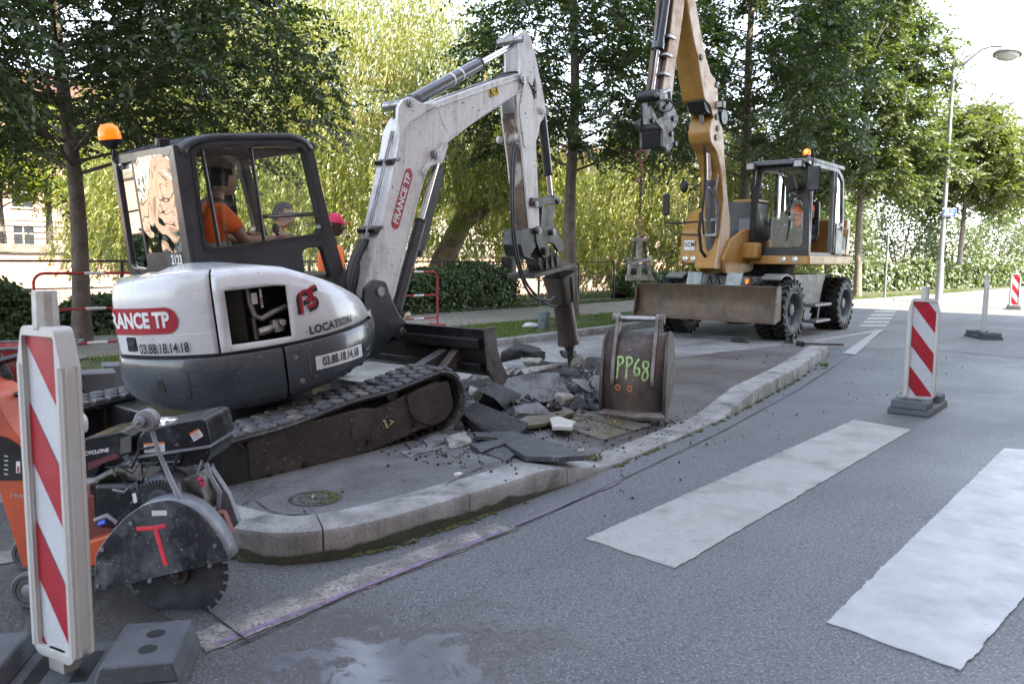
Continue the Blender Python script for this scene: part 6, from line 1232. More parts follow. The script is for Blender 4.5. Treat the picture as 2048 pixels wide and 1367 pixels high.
# ================================================================== WHEELBARROW at the left edge
def barrow():
    M = Matrix.Translation((-3.93, 6.35, 0))@Matrix.Rotation(R(20), 4, 'Z'); t_ = thing('wheelbarrow', 'wheelbarrow with a dusty red tray at the left edge behind the floor saw', 'wheelbarrow', M)
    b = B(); b.grid([[(x*k, y*k, z) for x, y in ((-.38, -.28), (.38, -.24), (.38, .24), (-.38, .28))] for k, z in ((.6, .38), (1.0, .66), (1.04, .66))], close=True); b.poly([(-.23, -.17, .38), (.23, -.15, .38), (.23, .15, .38), (-.23, .17, .38)]); part('tray', b, mat('barrow_red', (.3, .03, .03), .5, 0, (.3, .29, .28), 4, (.5, .7)), t_, solid=.01)
    b = B(); b.tube([(.66, -.28, .66), (.4, -.27, .66), (-.38, -.3, .67), (-.42, 0, .67), (-.38, .3, .67), (.4, .27, .66), (.66, .28, .66)], .012, 6) if False else b.tube([(-.42, -.29, .67), (.4, -.26, .67), (.41, .26, .67), (-.42, .29, .67), (-.42, -.29, .67)], .012, 6); part('tray_rim', b, GREYP, t_)
    b = B(); b.lathe([(.12, -.03), (.15, -.05), (.19, -.04), (.2, 0), (.19, .04), (.15, .05), (.12, .03)], (.28, 0, .2), (0, 1, 0), 24); w_ = part('wheel', b, TYRE, t_); b = B(); b.lathe([(.12, -.02), (.03, -.03), (0, -.04)], (.28, 0, .2), (0, 1, 0), 16); b.cyl((.28, -.08, .2), (.28, .08, .2), .012); part('hub', b, GREYP, w_)
    for sy in (-1, 1): b = B(); b.tube([(.28, sy*.08, .2), (0, sy*.16, .36), (-.5, sy*.25, .42), (-.9, sy*.27, .5)], .015, 8); part('handle', b, GREYP, t_); b = B(); b.tube([(-.2, sy*.2, .38), (-.28, sy*.22, .02)], .012, 6); part('leg', b, GREYP, t_)
barrow()
# ================================================================== SMALL THINGS ON THE GROUND
def can():
    p = g(1088, 657, ZP); t_ = thing('watering_can', 'grey galvanised watering can standing on the grass verge', 'watering can', Matrix.Translation((p.x, p.y, ZP)))
    CM = mat('zinc', (.22, .27, .3), .45, .4, (.14, .18, .2), 12, (.4, .65)); b = B(); b.lathe([(0, 0), (.11, 0), (.115, .01), (.105, .28), (.11, .3), (.1, .3), (.09, .28)], (0, 0, 0), (0, 0, 1), 24); part('body', b, CM, t_)
    b = B(); b.tube([(.05, 0, .3), (.03, 0, .38), (-.02, 0, .4), (-.05, 0, .36), (-.06, 0, .3)], .01, 6); part('handle', b, CM, t_); b = B(); b.cyl((-.0, -.1, .05), (.05, -.22, .34), .02, .014); part('spout', b, CM, t_)
    p = g(1062, 655, ZP); b = B(); rnd = random.Random(2); b.ball((0, 0, 0), .13, 14, (1.2, .9, .5))
    for v in b.bm.verts: v.co *= 1+.22*mnoise.noise(v.co*14+Vector((3, 1, 2))); v.co.z = max(v.co.z, -.02)
    tag(part('plastic_bag', b, mat('bag_white', (.55, .56, .58), .5), None, Matrix.Translation((p.x, p.y, ZP+.03)), smooth=40), 'crumpled white plastic bag beside the watering can', 'bag')
    p = g(1112, 655, ZP); b = B(); b.lathe([(0, 0), (.05, 0), (.05, .18), (.03, .22), (.03, .25), (0, .25)], (0, 0, 0), (0, 0, 1), 14); tag(part('canister', b, CM, None, Matrix.Translation((p.x+.05, p.y, ZP))), 'small blue-grey canister between the watering can and the breaker', 'canister')
can()
def mallet():
    p = g(1600, 692, .14); M = Matrix.Translation((p.x, p.y, .145))@Matrix.Rotation(R(10), 4, 'Z'); t_ = thing('sledgehammer', 'dark sledgehammer lying on the brown traffic island', 'hammer', M)
    b = B(); b.box((0, 0, .035), (.07, .15, .07)); part('hammer_head', b, BLACK, t_, bev=.012); b = B(); b.cyl((0, 0, .035), (.62, -.12, .025), .016, .019, 8); part('handle', b, mat('grubby_wood', (.09, .07, .06), .7), t_)
    p = g(1579, 686, .14); b = B(); b.lathe([(0, 0), (.09, 0), (.085, .02), (.06, .03), (.055, .1), (.075, .12), (.07, .14), (0, .14)], (0, 0, 0), (0, 0, 1), 18); tag(part('bollard_cap', b, BLACK, None, Matrix.Translation((p.x, p.y, .14))), 'small black hollow cap standing by the sledgehammer', 'cap')
mallet()
def tool_handle():
    a = at(798, 645, 8.6); c = at(818, 627, 8.5); b = B(); b.cyl(a-(c-a)*6, c, .021, .024, 10); tag(part('tool_handle', b, mat('pale_wood', (.5, .4, .27), .6, 0, (.38, .3, .2), 9)), 'pale wooden tool handle leaning behind the mini excavator', 'tool handle')
tool_handle()
# loose concrete feet behind the counterweight
CONC = mat('grey_concrete', (.16, .165, .17), .8, 0, (.11, .115, .12), 5, bmp=.4, bsc=50)
for (px, py, lab) in ((196, 828, 'grey concrete barrier foot left of the excavator counterweight'), (243, 806, 'grey concrete barrier foot half behind the excavator counterweight')):
    p = g(px, py); M = Matrix.Translation((p.x, p.y, 0))@Matrix.Rotation(R(30), 4, 'Z'); b = B(); b.prism(roundpoly([(-.09, 0), (.09, 0), (.15, .38), (-.15, .38)], .01), 1, -.16, .16); tag(part('concrete_foot', b, CONC, None, M, bev=.01), lab, 'concrete block', 'concrete feet by the excavator')
# ================================================================== RED SITE BARRIERS
SRED = mat('barrier_red', (.42, .02, .03), .45, 0, (.3, .02, .03), 14)
def barrier(label, p0, p1, h0=1.0):
    p0, p1 = Vector(p0), Vector(p1); d = (p1-p0); L = d.length; a = math.atan2(d.y, d.x); M = Matrix.Translation((p0.x, p0.y, p0.z))@Matrix.Rotation(a, 4, 'Z')
    t_ = thing('site_barrier', label, 'barrier', M, 'red site barriers')
    b = B(); r = .12; P = [(.0, 0, .03), (.0, 0, h0-r)]+[(r-r*math.cos(k), 0, h0-r+r*math.sin(k)) for k in np.linspace(.2, 1.57, 5)]+[(L-r+r*math.sin(k), 0, h0-r+r*math.cos(k)) for k in np.linspace(0, 1.4, 5)]+[(L, 0, h0-r), (L, 0, .03)]; b.tube(P, .0175, 8); part('tube_frame', b, SRED, t_)
    for z in (h0*.57, h0*.15): b = B(); b.cyl((0, 0, z), (L, 0, z), .015, n=8); part('rail', b, SRED, t_)
    b = B()
    for z in (h0, h0*.57, h0*.15):
        for f in (.3, .7): b.cyl((L*f-.12, 0, z), (L*f+.12, 0, z), .0195, n=8)
    part('white_bands', b, WLET, t_)
    for x in (0, L): b = B(); b.cyl((x-.0, -.22, .02), (x, .22, .02), .016, n=6); part('foot', b, SRED, t_)
q0 = g(875, 650, .12); dvec = SD
barrier('red and white tube barrier behind the excavator blade', Vector((q0.x, q0.y, .12))-dvec*1.6, Vector((q0.x, q0.y, .12)), 1.0)
q0 = at(72, 660, 9.8); barrier('red tube barrier behind the young tree at the left', Vector((q0.x, q0.y, .1)), Vector((q0.x, q0.y, .1))+Vector((.72, .69, 0)).normalized()*2.3, 1.05)
# ================================================================== WORKERS STANDING BEHIND THE MACHINE
def stand(name_label, pos, yaw, Hh, skinm, topm, arm_fwd=0.3, cap=None, band=True):
    F_ = Frame(pos, yaw, 0); s = Hh/1.78; z = lambda v: v*s
    V, E, Rr = chain([
        [((0, 0, z(.95)), (.15, .12)), ((0, 0, z(1.12)), (.135, .11)), ((0, 0, z(1.32)), (.17, .115)), ((0, 0, z(1.44)), (.11, .08)), ((.01, 0, z(1.52)), .055), ((.02, 0, z(1.56)), .05)],
        [((0, 0, z(1.32)), (.17, .115)), ((0, -.18, z(1.40)), .06), ((arm_fwd*.3, -.23, z(1.14)), .045), ((arm_fwd*.45, -.23, z(1.1)), .041), ((arm_fwd+.05, -.2, z(.93)), .028)],
        [((0, 0, z(1.32)), (.17, .115)), ((0, .18, z(1.40)), .06), ((arm_fwd*.3, .23, z(1.14)), .045), ((arm_fwd*.45, .23, z(1.1)), .041), ((arm_fwd+.05, .2, z(.93)), .028)],
        [((0, 0, z(.95)), (.15, .12)), ((0, -.1, z(.86)), .095), ((.02, -.11, z(.5)), .062), ((0, -.12, z(.1)), .04), ((.12, -.13, z(.045)), .038)],
        [((0, 0, z(.95)), (.15, .12)), ((0, .1, z(.86)), .095), ((.02, .11, z(.5)), .062), ((0, .12, z(.1)), .04), ((.12, .13, z(.045)), .038)]])
    b = skinmesh(V, E, Rr); M = head(b, (.05, 0, z(1.665)), (1, 0, -.12), s)
    for sg in (-1, 1): hand(b, (arm_fwd+.05, sg*.2, z(.93)), (.6, 0, -1), (1, 0, .4), s, .4)
    o = tag(part('person', b, skinm, None, F_.M, smooth=180), name_label, 'person')
    V, E, Rr = chain([[((0, 0, z(.92)), (.17, .14)), ((0, 0, z(1.12)), (.155, .13)), ((0, 0, z(1.32)), (.185, .13)), ((0, 0, z(1.44)), (.12, .09))]]+[[((0, 0, z(1.32)), (.185, .13)), ((0, sg*.18, z(1.40)), .075), ((arm_fwd*.2, sg*.22, z(1.23)), .068)] for sg in (-1, 1)])
    part('shirt', skinmesh(V, E, Rr), topm, o, F_.M, smooth=180)
    V, E, Rr = chain([[((0, 0, z(.96)), (.165, .135)), ((0, sg*.1, z(.86)), .112), ((.02, sg*.11, z(.5)), .085), ((0, sg*.12, z(.1)), .075)] for sg in (-1, 1)])
    part('trousers', skinmesh(V, E, Rr), NAVY, o, F_.M, smooth=180)
    for sg in (-1, 1): b = B(); b.ball((.07, sg*.125, .05), .06, 10, (2.2, .85, .8)); part('boot', b, BLACK, o, F_.M)
    if cap:
        bm = bmesh.new(); bmesh.ops.create_uvsphere(bm, u_segments=20, v_segments=14, radius=1); bmesh.ops.delete(bm, geom=[v for v in bm.verts if v.co.z < .1], context='VERTS')
        bm.transform(M@Matrix.Diagonal((.112, .09, .135, 1))); b = B(); b.bm.free(); b.bm = bm; c_ = part('cap', b, cap, o, F_.M, smooth=180)
        b = B(); b.ball(M@Vector((.13, 0, .03)), .06, 10, (1.2, 1.1, .12)); part('cap_peak', b, cap, c_, F_.M)
    else: hair(M, 'hair', o, HAIR, F_.M, low=.12)
    if band: b = B().grid([[(.175*math.cos(a)*.85, .205*math.sin(a), z(zz)) for zz in (1.06, 1.11)] for a in np.linspace(0, 6.283, 25)]); part('reflective_band', b, REFL, o, F_.M, smooth=180)
CAPM = mat('red_cap', (.55, .02, .08), .7)
stand('person with dark hair standing beyond the mini excavator, seen through its windows', (-2.42, 8.35, 0.03), 95, 1.90, SKIN, ORANGE)
stand('person in a red cap and orange shirt standing beyond the mini excavator', (-2.07, 9.15, 0.02), 92, 1.84, SKIND, ORANGE, cap=CAPM)
# ================================================================== BROKEN PAVING
BLKA = mat('broken_asphalt', (.009, .009, .0095), .55, 0, (.018, .018, .019), 10, (.4, .6), speck=(.2, .2, .2), sp_sc=110, sp_th=(.64, .7), bmp=1.0, bsc=45, bd=.015)
GRYA = mat('slab_grey', (.15, .155, .165), .7, 0, (.09, .09, .095), 9, speck=(.28, .28, .28), sp_sc=80, sp_th=(.6, .68), bmp=.8, bsc=50, c3=(.05, .05, .05), sc3=7, th3=(.5, .68)); GRYD = mat('slab_dark', (.05, .054, .063), .55, 0, (.09, .095, .105), 8, speck=(.24, .24, .24), sp_sc=90, sp_th=(.62, .7), bmp=.6, bsc=60, c3=(.03, .03, .03), sc3=9, th3=(.52, .66))
CONR = mat('broken_concrete', (.3, .285, .26), .85, 0, (.2, .19, .17), 6, speck=(.4, .4, .38), bmp=.8, bsc=30, bd=.015, c3=(.12, .11, .1), sc3=8, th3=(.5, .6)); PALE = mat('pale_slab', (.5, .49, .45), .7, 0, (.4, .4, .37), 8, bmp=.2)
def heap():
    rows = []; rnd = random.Random(4)
    for i in range(70):
        s = 4.75+3.9*i/69; row = []
        for j in range(40):
            t = 3.75+2.0*j/39; k = kt(s)[0]
            e = min((s-4.75)/.5, (8.65-s)/.6, (t-(3.75 if s < 5.9 else 3.75+(s-5.9)*.36))/.25, (5.75-t)/.3); e = max(0, min(1, e)); n_ = mnoise.fractal(Vector((s*3.1, t*3.1, 0)), .9, 2.1, 5)
            row.append(ST(s, t, (zi(s, t)-.012)+e*(.05+.1*n_+.04*mnoise.noise(Vector((s*14, t*14, 1))))))
        rows.append(row)
    tag(part('rubble_heap', B().grid(rows), BLKA, smooth=25), 'heap of black crushed asphalt under the hydraulic breaker', 'rubble', kind='stuff')
    N_ = 5200; rng = np.random.default_rng(3); V = []; F = []; k = 0
    for i in range(N_):
        if i < 4000: s = rng.normal(6.5, .8) if i < 3300 else rng.normal(6.2, 1.5); t = rng.normal(4.35, .42)
        elif i < 4700: s = rng.uniform(3.3, 6.2); t = rng.normal(3.55, .3)
        else: s = rng.uniform(2.4, 13); t = rng.uniform(2.2, 7.5)
        if i < 4000 and s > 6.2 and t < 3.8+(s-5.9)*.36: continue
        r = rng.uniform(.004, .016)*(1.0 if i < 4700 else .8)*(1+3.2*rng.uniform()**4*(i < 4000)*(5.0 < s < 8.2)*(t > 3.75)); z = (zi(s, t) if kt(s)[0] < t < 5.2 and 1.9 < s < 12.4 else .005)
        if i < 4000 and 3.9 < t < 5.6 and 4.9 < s < 8.9: z += .035
        a = rng.uniform(0, 6.28); c = ST(s, t, z+r*.4); P = [c+Vector((math.cos(a+q)*r*rng.uniform(.7, 1.4), math.sin(a+q)*r*rng.uniform(.7, 1.4), 0)) for q in (0, 2.1, 4.2)]+[c+Vector((0, 0, r)), c-Vector((0, 0, r*.6))]
        V += [tuple(p) for p in P]; F += [(k, k+1, k+3), (k+1, k+2, k+3), (k+2, k, k+3), (k+1, k, k+4), (k+2, k+1, k+4), (k, k+2, k+4)]; k += 5
    o = ptmesh('crumbs', V, F, mat('crumb_mix', (.02, .02, .02), .7, 0, (.26, .25, .23), 9, (.53, .56), world=True)); tag(o, 'small crumbs of asphalt and concrete scattered round the broken paving', 'crumbs', kind='stuff')
heap()
def slab(label, px, z, th, m, tilt=(0, 0), lift=0, edge=None, group='broken slabs by the tracks', cat='slab'):
    P = [g(x, y, z) for x, y in px]; c = sum(P, Vector())/len(P); L = [p-c for p in P]; rot = Matrix.Rotation(R(tilt[0]), 3, 'X')@Matrix.Rotation(R(tilt[1]), 3, 'Y')
    b = B(); rnd = random.Random(len(label)); pts = []
    for i in range(len(L)):
        a, d = L[i-1], L[i]
        for f in (.0, .33, .66): q = a.lerp(d, f); pts.append((q.x+rnd.uniform(-.008, .008), q.y+rnd.uniform(-.008, .008)))
    b.prism(pts, 2, -th, 0)
    M = Matrix.Translation((c.x, c.y, z+lift))@rot.to_4x4(); o = part('broken_slab', b, m, None, M, bev=.004, seg=1)
    return tag(o, label, cat, group)
z0 = .13
slab('large flat dark slab broken off at the front of the rubble', [(978, 862), (1012, 856), (1128, 893), (1174, 917), (1120, 922), (1050, 919), (1018, 897)], .15, .035, GRYD, (-2, 0), .015)
slab('pale cream tile fragment lying alone on the tactile paving', [(1101, 842), (1116, 838), (1153, 850), (1143, 861), (1104, 860)], .12, .03, PALE, (0, 0), .03)
slab('long dark slab sliver left of the large flat slab', [(942, 893), (1010, 883), (1012, 890), (965, 905)], .15, .03, GRYD, (4, 0), .02)
slab('triangular dark slab in front of the long sliver', [(970, 908), (1008, 893), (1032, 910), (1010, 922)], .14, .025, GRYD, (0, 2), .01)
slab('small grey slab nearest the track front', [(845, 882), (902, 870), (890, 885), (860, 898)], .14, .03, GRYA, (3, 0), .015)
slab('white powdery slab piece behind the slivers', [(888, 880), (930, 870), (945, 885), (905, 896)], .15, .03, CONR, (5, 3), .015)
slab('flat grey slab beside the front idler', [(945, 868), (975, 866), (990, 878), (952, 880)], .15, .03, GRYD, (-4, 4), .02)
slab('narrow slab piece under the front of the track', [(890, 862), (935, 870), (930, 876), (885, 870)], .15, .03, GRYD, (3, -4), .02)
slab('olive stained paving piece by the pale tile', [(1022, 850), (1060, 830), (1130, 815), (1150, 825), (1090, 848), (1030, 858)], .135, .03, TACT, (0, 0), .012)
slab('small grey slab left behind the near kerb', [(800, 905), (845, 893), (870, 900), (820, 915)], .142, .015, GRYA, (1, 0), .008)
def rock(label, px, py, z, size, m, seed, yaw=0, tilt=(0, 0), flat=1.0, cap=None, cat='rubble'):
    rnd = random.Random(seed); p = g(px, py, z); bm = bmesh.new()
    pts = []
    for i in range(18):
        v = Vector((rnd.uniform(-1, 1), rnd.uniform(-1, 1), rnd.uniform(-1, 1))); v = v/max(abs(v.x), abs(v.y), abs(v.z)); v = v*rnd.uniform(.75, 1)
        pts.append(bm.verts.new((v.x*size[0]/2, v.y*size[1]/2, v.z*size[2]/2)))
    r_ = bmesh.ops.convex_hull(bm, input=bm.verts); bmesh.ops.delete(bm, geom=[e for e in r_['geom_interior'] if isinstance(e, bmesh.types.BMVert)], context='VERTS')
    bmesh.ops.triangulate(bm, faces=bm.faces); bmesh.ops.subdivide_edges(bm, edges=bm.edges, cuts=2, use_grid_fill=True)
    for v in bm.verts: v.co += Vector((mnoise.noise(v.co*18+Vector((seed, 0, 0))), mnoise.noise(v.co*18+Vector((0, seed, 0))), mnoise.noise(v.co*18+Vector((0, 0, seed)))))*min(size)*.09
    b = B(); b.bm.free(); b.bm = bm; M = Matrix.Translation((p.x, p.y, z+size[2]*.3))@Matrix.Rotation(R(yaw), 4, 'Z')@Matrix.Rotation(R(tilt[0]), 4, 'X')@Matrix.Rotation(R(tilt[1]), 4, 'Y')
    o = part('rubble_chunk', b, m, None, M, smooth=28)
    if cap:
        b = B(); k = [(-.44, -.38), (.1, -.47), (.45, -.3), (.42, .35), (.0, .46), (-.42, .4)]; b.prism([(x*size[0], y*size[1]) for x, y in k], 2, size[2]*.40, size[2]*.54); part('worn_surface', b, cap, o, M, bev=.004)
    return tag(o, label, cat, 'broken chunks in the rubble')
ROCKS = [
 ('large asphalt chunk with a pale grey road surface tilted to the camera', 1068, 800, .2, (.62, .42, .16), BLKA, 11, 20, (32, -8), GRYA),
 ('big black asphalt chunk left of the grey-topped one', 1000, 810, .2, (.42, .36, .2), BLKA, 12, 10, (15, 10), None),
 ('black chunk with sloping side at the front of the heap', 985, 860, .16, (.5, .3, .14), BLKA, 13, -30, (8, 18), None),
 ('upright black slab at the back of the rubble', 1060, 712, .2, (.46, .3, .16), BLKA, 14, -10, (25, 12), None),
 ('black chunk beside the blade end', 1015, 715, .2, (.34, .25, .16), BLKA, 15, 30, (10, -10), None),
 ('long layered asphalt piece in the middle of the heap', 1075, 752, .2, (.6, .25, .13), CONR, 16, 12, (12, -12), None),
 ('upright pale concrete block behind the chisel', 1155, 742, .18, (.17, .1, .24), CONR, 17, 0, (-6, 4), None),
 ('grey concrete block beside the bucket', 1165, 795, .13, (.26, .2, .2), GRYA, 18, 25, (5, 4), None),
 ('pale concrete block touching the bucket', 1198, 790, .13, (.14, .2, .24), CONR, 19, 15, (-4, 2), None),
 ('brown concrete chunk at the foot of the blade', 960, 768, .18, (.22, .2, .18), CONR, 20, 30, (12, 22), None),
 ('pale wedge of concrete right of the blade tip', 1015, 758, .2, (.26, .1, .1), CONR, 21, 35, (10, -25), None),
 ('small pale stone under the blade tip', 1000, 748, .2, (.16, .12, .11), PALE, 22, 0, (0, 10), None),
 ('stone with a pale face near the top of the heap', 1065, 730, .2, (.24, .16, .12), CONR, 23, -20, (14, 5), None),
 ('black lump between the chisel and the bucket', 1130, 765, .18, (.4, .22, .13), BLKA, 24, -20, (8, -6), None),
 ('black lump just left of the chisel tip', 1105, 740, .18, (.3, .2, .12), BLKA, 25, 15, (4, 10), None),
 ('grey flat stone behind the bucket', 1192, 728, .16, (.26, .14, .08), CONR, 26, 5, (0, 0), None),
 ('brown stone in the lower right of the heap', 1125, 808, .15, (.2, .16, .12), CONR, 27, 15, (10, 0), None),
 ('pale chunk near the front idler', 948, 792, .15, (.13, .14, .12), CONR, 28, 5, (0, 0), None),
 ('grey chunk pressed against the track front', 945, 835, .14, (.2, .18, .15), GRYA, 29, 50, (20, 10), None),
 ('dark chunk low at the left of the heap', 962, 845, .14, (.28, .2, .14), BLKA, 30, 10, (10, 20), None),
 ('cracked grey piece under the big grey-topped chunk', 1065, 830, .16, (.34, .2, .1), GRYA, 31, 10, (20, 0), None),
 ('black fragment on top of the right side of the heap', 1140, 715, .17, (.26, .18, .12), BLKA, 32, 40, (6, 8), None),
 ('small black lump on the dusty road behind the bucket', 1478, 683, .01, (.3, .2, .09), BLKA, 33, 0, (0, 0), None),
 ('smaller black lump beside it on the dusty road', 1492, 685, .01, (.16, .12, .06), BLKA, 34, 40, (0, 0), None),
 ('small pale stone on the near end of the island', 915, 950, .145, (.06, .05, .02), PALE, 35, 0, (0, 0), None),
 ('pebble on the grey part of the island', 812, 908, .145, (.045, .035, .02), CONR, 36, 0, (0, 0), None),
 ('single pale stone right of the large flat slab', 1162, 903, .12, (.05, .04, .025), PALE, 37, 0, (0, 0), None),
 ('dark stone by the pale tile', 1173, 858, .11, (.06, .05, .03), GRYD, 38, 0, (0, 0), None)]
for r_ in ROCKS: rock(r_[0], r_[1], r_[2], r_[3]*(.8 if r_[3] > .15 else 1), r_[4], r_[5], r_[6], r_[7], r_[8], cap=r_[9])

# ================================================================== DIRTY GROUND AND GROWTH AROUND THE KERB
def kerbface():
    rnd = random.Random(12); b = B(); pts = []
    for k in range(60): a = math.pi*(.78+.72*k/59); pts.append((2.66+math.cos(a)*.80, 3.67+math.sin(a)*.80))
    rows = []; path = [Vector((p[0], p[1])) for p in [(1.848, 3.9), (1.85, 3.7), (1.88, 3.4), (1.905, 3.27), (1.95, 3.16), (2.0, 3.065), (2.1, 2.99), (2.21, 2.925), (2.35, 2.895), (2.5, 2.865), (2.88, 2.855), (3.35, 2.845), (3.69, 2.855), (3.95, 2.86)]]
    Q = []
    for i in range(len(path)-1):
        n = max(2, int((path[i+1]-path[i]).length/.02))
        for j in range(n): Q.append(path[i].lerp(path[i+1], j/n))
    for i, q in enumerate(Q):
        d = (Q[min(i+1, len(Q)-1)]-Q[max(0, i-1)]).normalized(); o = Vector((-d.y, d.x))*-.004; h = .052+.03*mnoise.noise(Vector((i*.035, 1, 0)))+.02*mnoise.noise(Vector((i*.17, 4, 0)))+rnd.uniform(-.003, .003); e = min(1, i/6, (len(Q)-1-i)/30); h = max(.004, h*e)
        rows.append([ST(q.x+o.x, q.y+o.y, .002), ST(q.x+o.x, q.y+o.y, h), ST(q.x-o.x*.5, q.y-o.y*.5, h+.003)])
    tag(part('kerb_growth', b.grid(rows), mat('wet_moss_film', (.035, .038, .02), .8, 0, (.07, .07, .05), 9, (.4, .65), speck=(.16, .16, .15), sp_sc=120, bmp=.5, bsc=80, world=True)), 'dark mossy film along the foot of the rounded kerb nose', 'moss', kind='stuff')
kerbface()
DIRT = asphalt('site_dirt', (.03, .029, .029), (.018, .018, .018), (.17, .165, .16), (.45, .75), dust=(.055, .053, .05))
b = B(); P = ragged([g(x, y) for x, y in ((-700, 1330), (-500, 930), (20, 880), (250, 985), (300, 1100), (262, 1180), (330, 1232), (300, 1275), (160, 1300), (60, 1345), (-200, 1400))], random.Random(4), .05, .05); b.poly([p+Vector((0, 0, .0052)) for p in P]); struct('dirty_ground', b, DIRT)
px_sheet('old_white_line', [(-120, 1150), (-120, 1120), (60, 1100), (62, 1122)], .011, PAINTW)
for nm, pts in (('kerb_crack', [(482, 1012), (500, 1000), (530, 990), (545, 985)]), ('island_crack', [(512, 1002), (540, 1022), (575, 1035), (610, 1044), (615, 1030), (605, 1018)]), ('island_crack', [(930, 905), (900, 925), (865, 930)]), ('island_crack', [(1000, 925), (960, 935), (900, 965), (840, 1000)])):
    b = B(); rnd = random.Random(3); P = [g(x, y, .146) for x, y in pts]; Q = []
    for i in range(len(P)-1):
        for j in range(5): Q.append(P[i].lerp(P[i+1], j/5)+Vector((rnd.uniform(-.004, .004), rnd.uniform(-.004, .004), 0)))
    rows = []
    for i, p in enumerate(Q): d = (Q[min(i+1, len(Q)-1)]-Q[max(0, i-1)]).normalized(); n_ = Vector((-d.y, d.x, 0))*rnd.uniform(.002, .004); rows.append([p+n_+Vector((0, 0, .0045)), p-n_+Vector((0, 0, .0045))])
    struct(nm, b.grid(rows), CUT)

rnd = random.Random(8)
for k in range(9):
    x0, y0 = rnd.uniform(215, 300), rnd.uniform(925, 985); pts = [tuple(SF.pl(x0+rnd.uniform(-10, 10)+j*rnd.uniform(14, 24), y0+j*rnd.uniform(-10, 14)+rnd.uniform(-8, 8), 1, .07+rnd.uniform(0, .05))) for j in range(5)]
    b = B(); b.tube(pts, rnd.choice((.003, .004, .006)), 6); sf('cable', b, HOSE if k % 3 else DUSTM, parent=eng_)
for px, py in ((196, 1170), (205, 1098), (300, 1160), (420, 1130), (430, 1090), (262, 1045)):
    p = SF.pl(px, py, 1, -.035); b = B(); b.cyl((p.x, -.042, p.z), (p.x, -.033, p.z), .008, n=6); sf('bolt', b, DUSTM, parent=gd)
# ================================================================== FOLIAGE
rng = np.random.default_rng(11)
def unit(v): return v/np.maximum(np.linalg.norm(v, axis=-1, keepdims=True), 1e-9)
def leaves(P, A, NN, L, Wd, fold=.15):
    """P base points, A axes, NN rough normals; one 4-corner leaf each"""
    n = len(P); A = unit(A); S = unit(np.cross(A, NN)); U = np.cross(S, A); L = np.broadcast_to(L, n)[:, None]; Wd = np.broadcast_to(Wd, n)[:, None]
    v = np.empty((n, 4, 3), np.float32); v[:, 0] = P; v[:, 1] = P+A*L*.5+S*Wd*.5+U*L*fold*.5; v[:, 2] = P+A*L-U*L*fold*.3; v[:, 3] = P+A*L*.5-S*Wd*.5+U*L*fold*.5
    return v.reshape(-1, 3), np.arange(n*4, dtype=np.int32).reshape(-1, 4)
def sprays(P0, D0, LEN, K, leafL, leafW, droop=.25, up=None, spread=.9, jit=.25):
    """twigs with leaves in two ranks"""
    n = len(P0); D0 = unit(D0); u = (np.arange(K)+.5)/K; u = u[None, :, None]
    Z = np.array([0, 0, 1.]); Lr = np.broadcast_to(LEN, n)[:, None, None]
    pos = P0[:, None]+D0[:, None]*u*Lr-Z*droop*(u**2)*Lr; tan = unit(D0[:, None]-Z*2*droop*u*np.ones_like(Lr)); tan = np.broadcast_to(tan, pos.shape)
    Nn = unit((up if up is not None else Z)+rng.normal(0, .25, (n, 1, 3))); side = unit(np.cross(tan, np.broadcast_to(Nn, pos.shape)))
    sg = np.where(np.arange(K) % 2 == 0, 1., -1.)[None, :, None]
    ax = tan*.65+side*sg*spread-Z*.25+rng.normal(0, jit, pos.shape); nn = np.broadcast_to(Nn, pos.shape)+rng.normal(0, jit*1.2, pos.shape)
    return leaves(pos.reshape(-1, 3), ax.reshape(-1, 3), nn.reshape(-1, 3), leafL*rng.uniform(.7, 1.2, n*K), leafW*rng.uniform(.75, 1.15, n*K)), pos
def cat(parts):
    V = []; F = []; k = 0
    for v, f in parts: V.append(v); F.append(f+k); k += len(v)
    return np.concatenate(V), np.concatenate(F)
BARK = mat('young_bark', (.16, .13, .105), .9, 0, (.1, .08, .065), 6, (.35, .6), bmp=.7, bsc=30, bd=.02, streak=(.06, .05, .045), c3=(.24, .22, .19), sc3=3, th3=(.55, .7))
BARKP = mat('pale_bark', (.34, .3, .25), .9, 0, (.2, .17, .14), 9, (.35, .6), bmp=.6, bsc=30, bd=.02)
BARKW = mat('willow_bark', (.22, .16, .1), .95, 0, (.08, .06, .04), 4, (.35, .6), bmp=1, bsc=12, bd=.06, c3=(.1, .13, .02), sc3=1.2, th3=(.5, .62))
ELM = leafmat('street_tree_leaf', (.026, .05, .012), (.065, .1, .026), .3, gloss=.09)
ELML = leafmat('street_tree_leaf_light', (.09, .12, .03), (.15, .17, .05), .4, gloss=.1)
WIL = leafmat('willow_leaf', (.12, .145, .016), (.34, .34, .07), .45, gloss=.08, patch=(.2, .21, .03), psc=.35)
YEL3 = leafmat('yellowing_leaf', (.25, .24, .02), (.12, .19, .03), .45, gloss=.08)
HEDG = leafmat('ivy_leaf', (.022, .055, .012), (.07, .12, .025), .3, gloss=.07, tc=(1.3, 1.5, .5))
HEDL = leafmat('shrub_leaf', (.035, .07, .012), (.12, .155, .03), .4, gloss=.12)
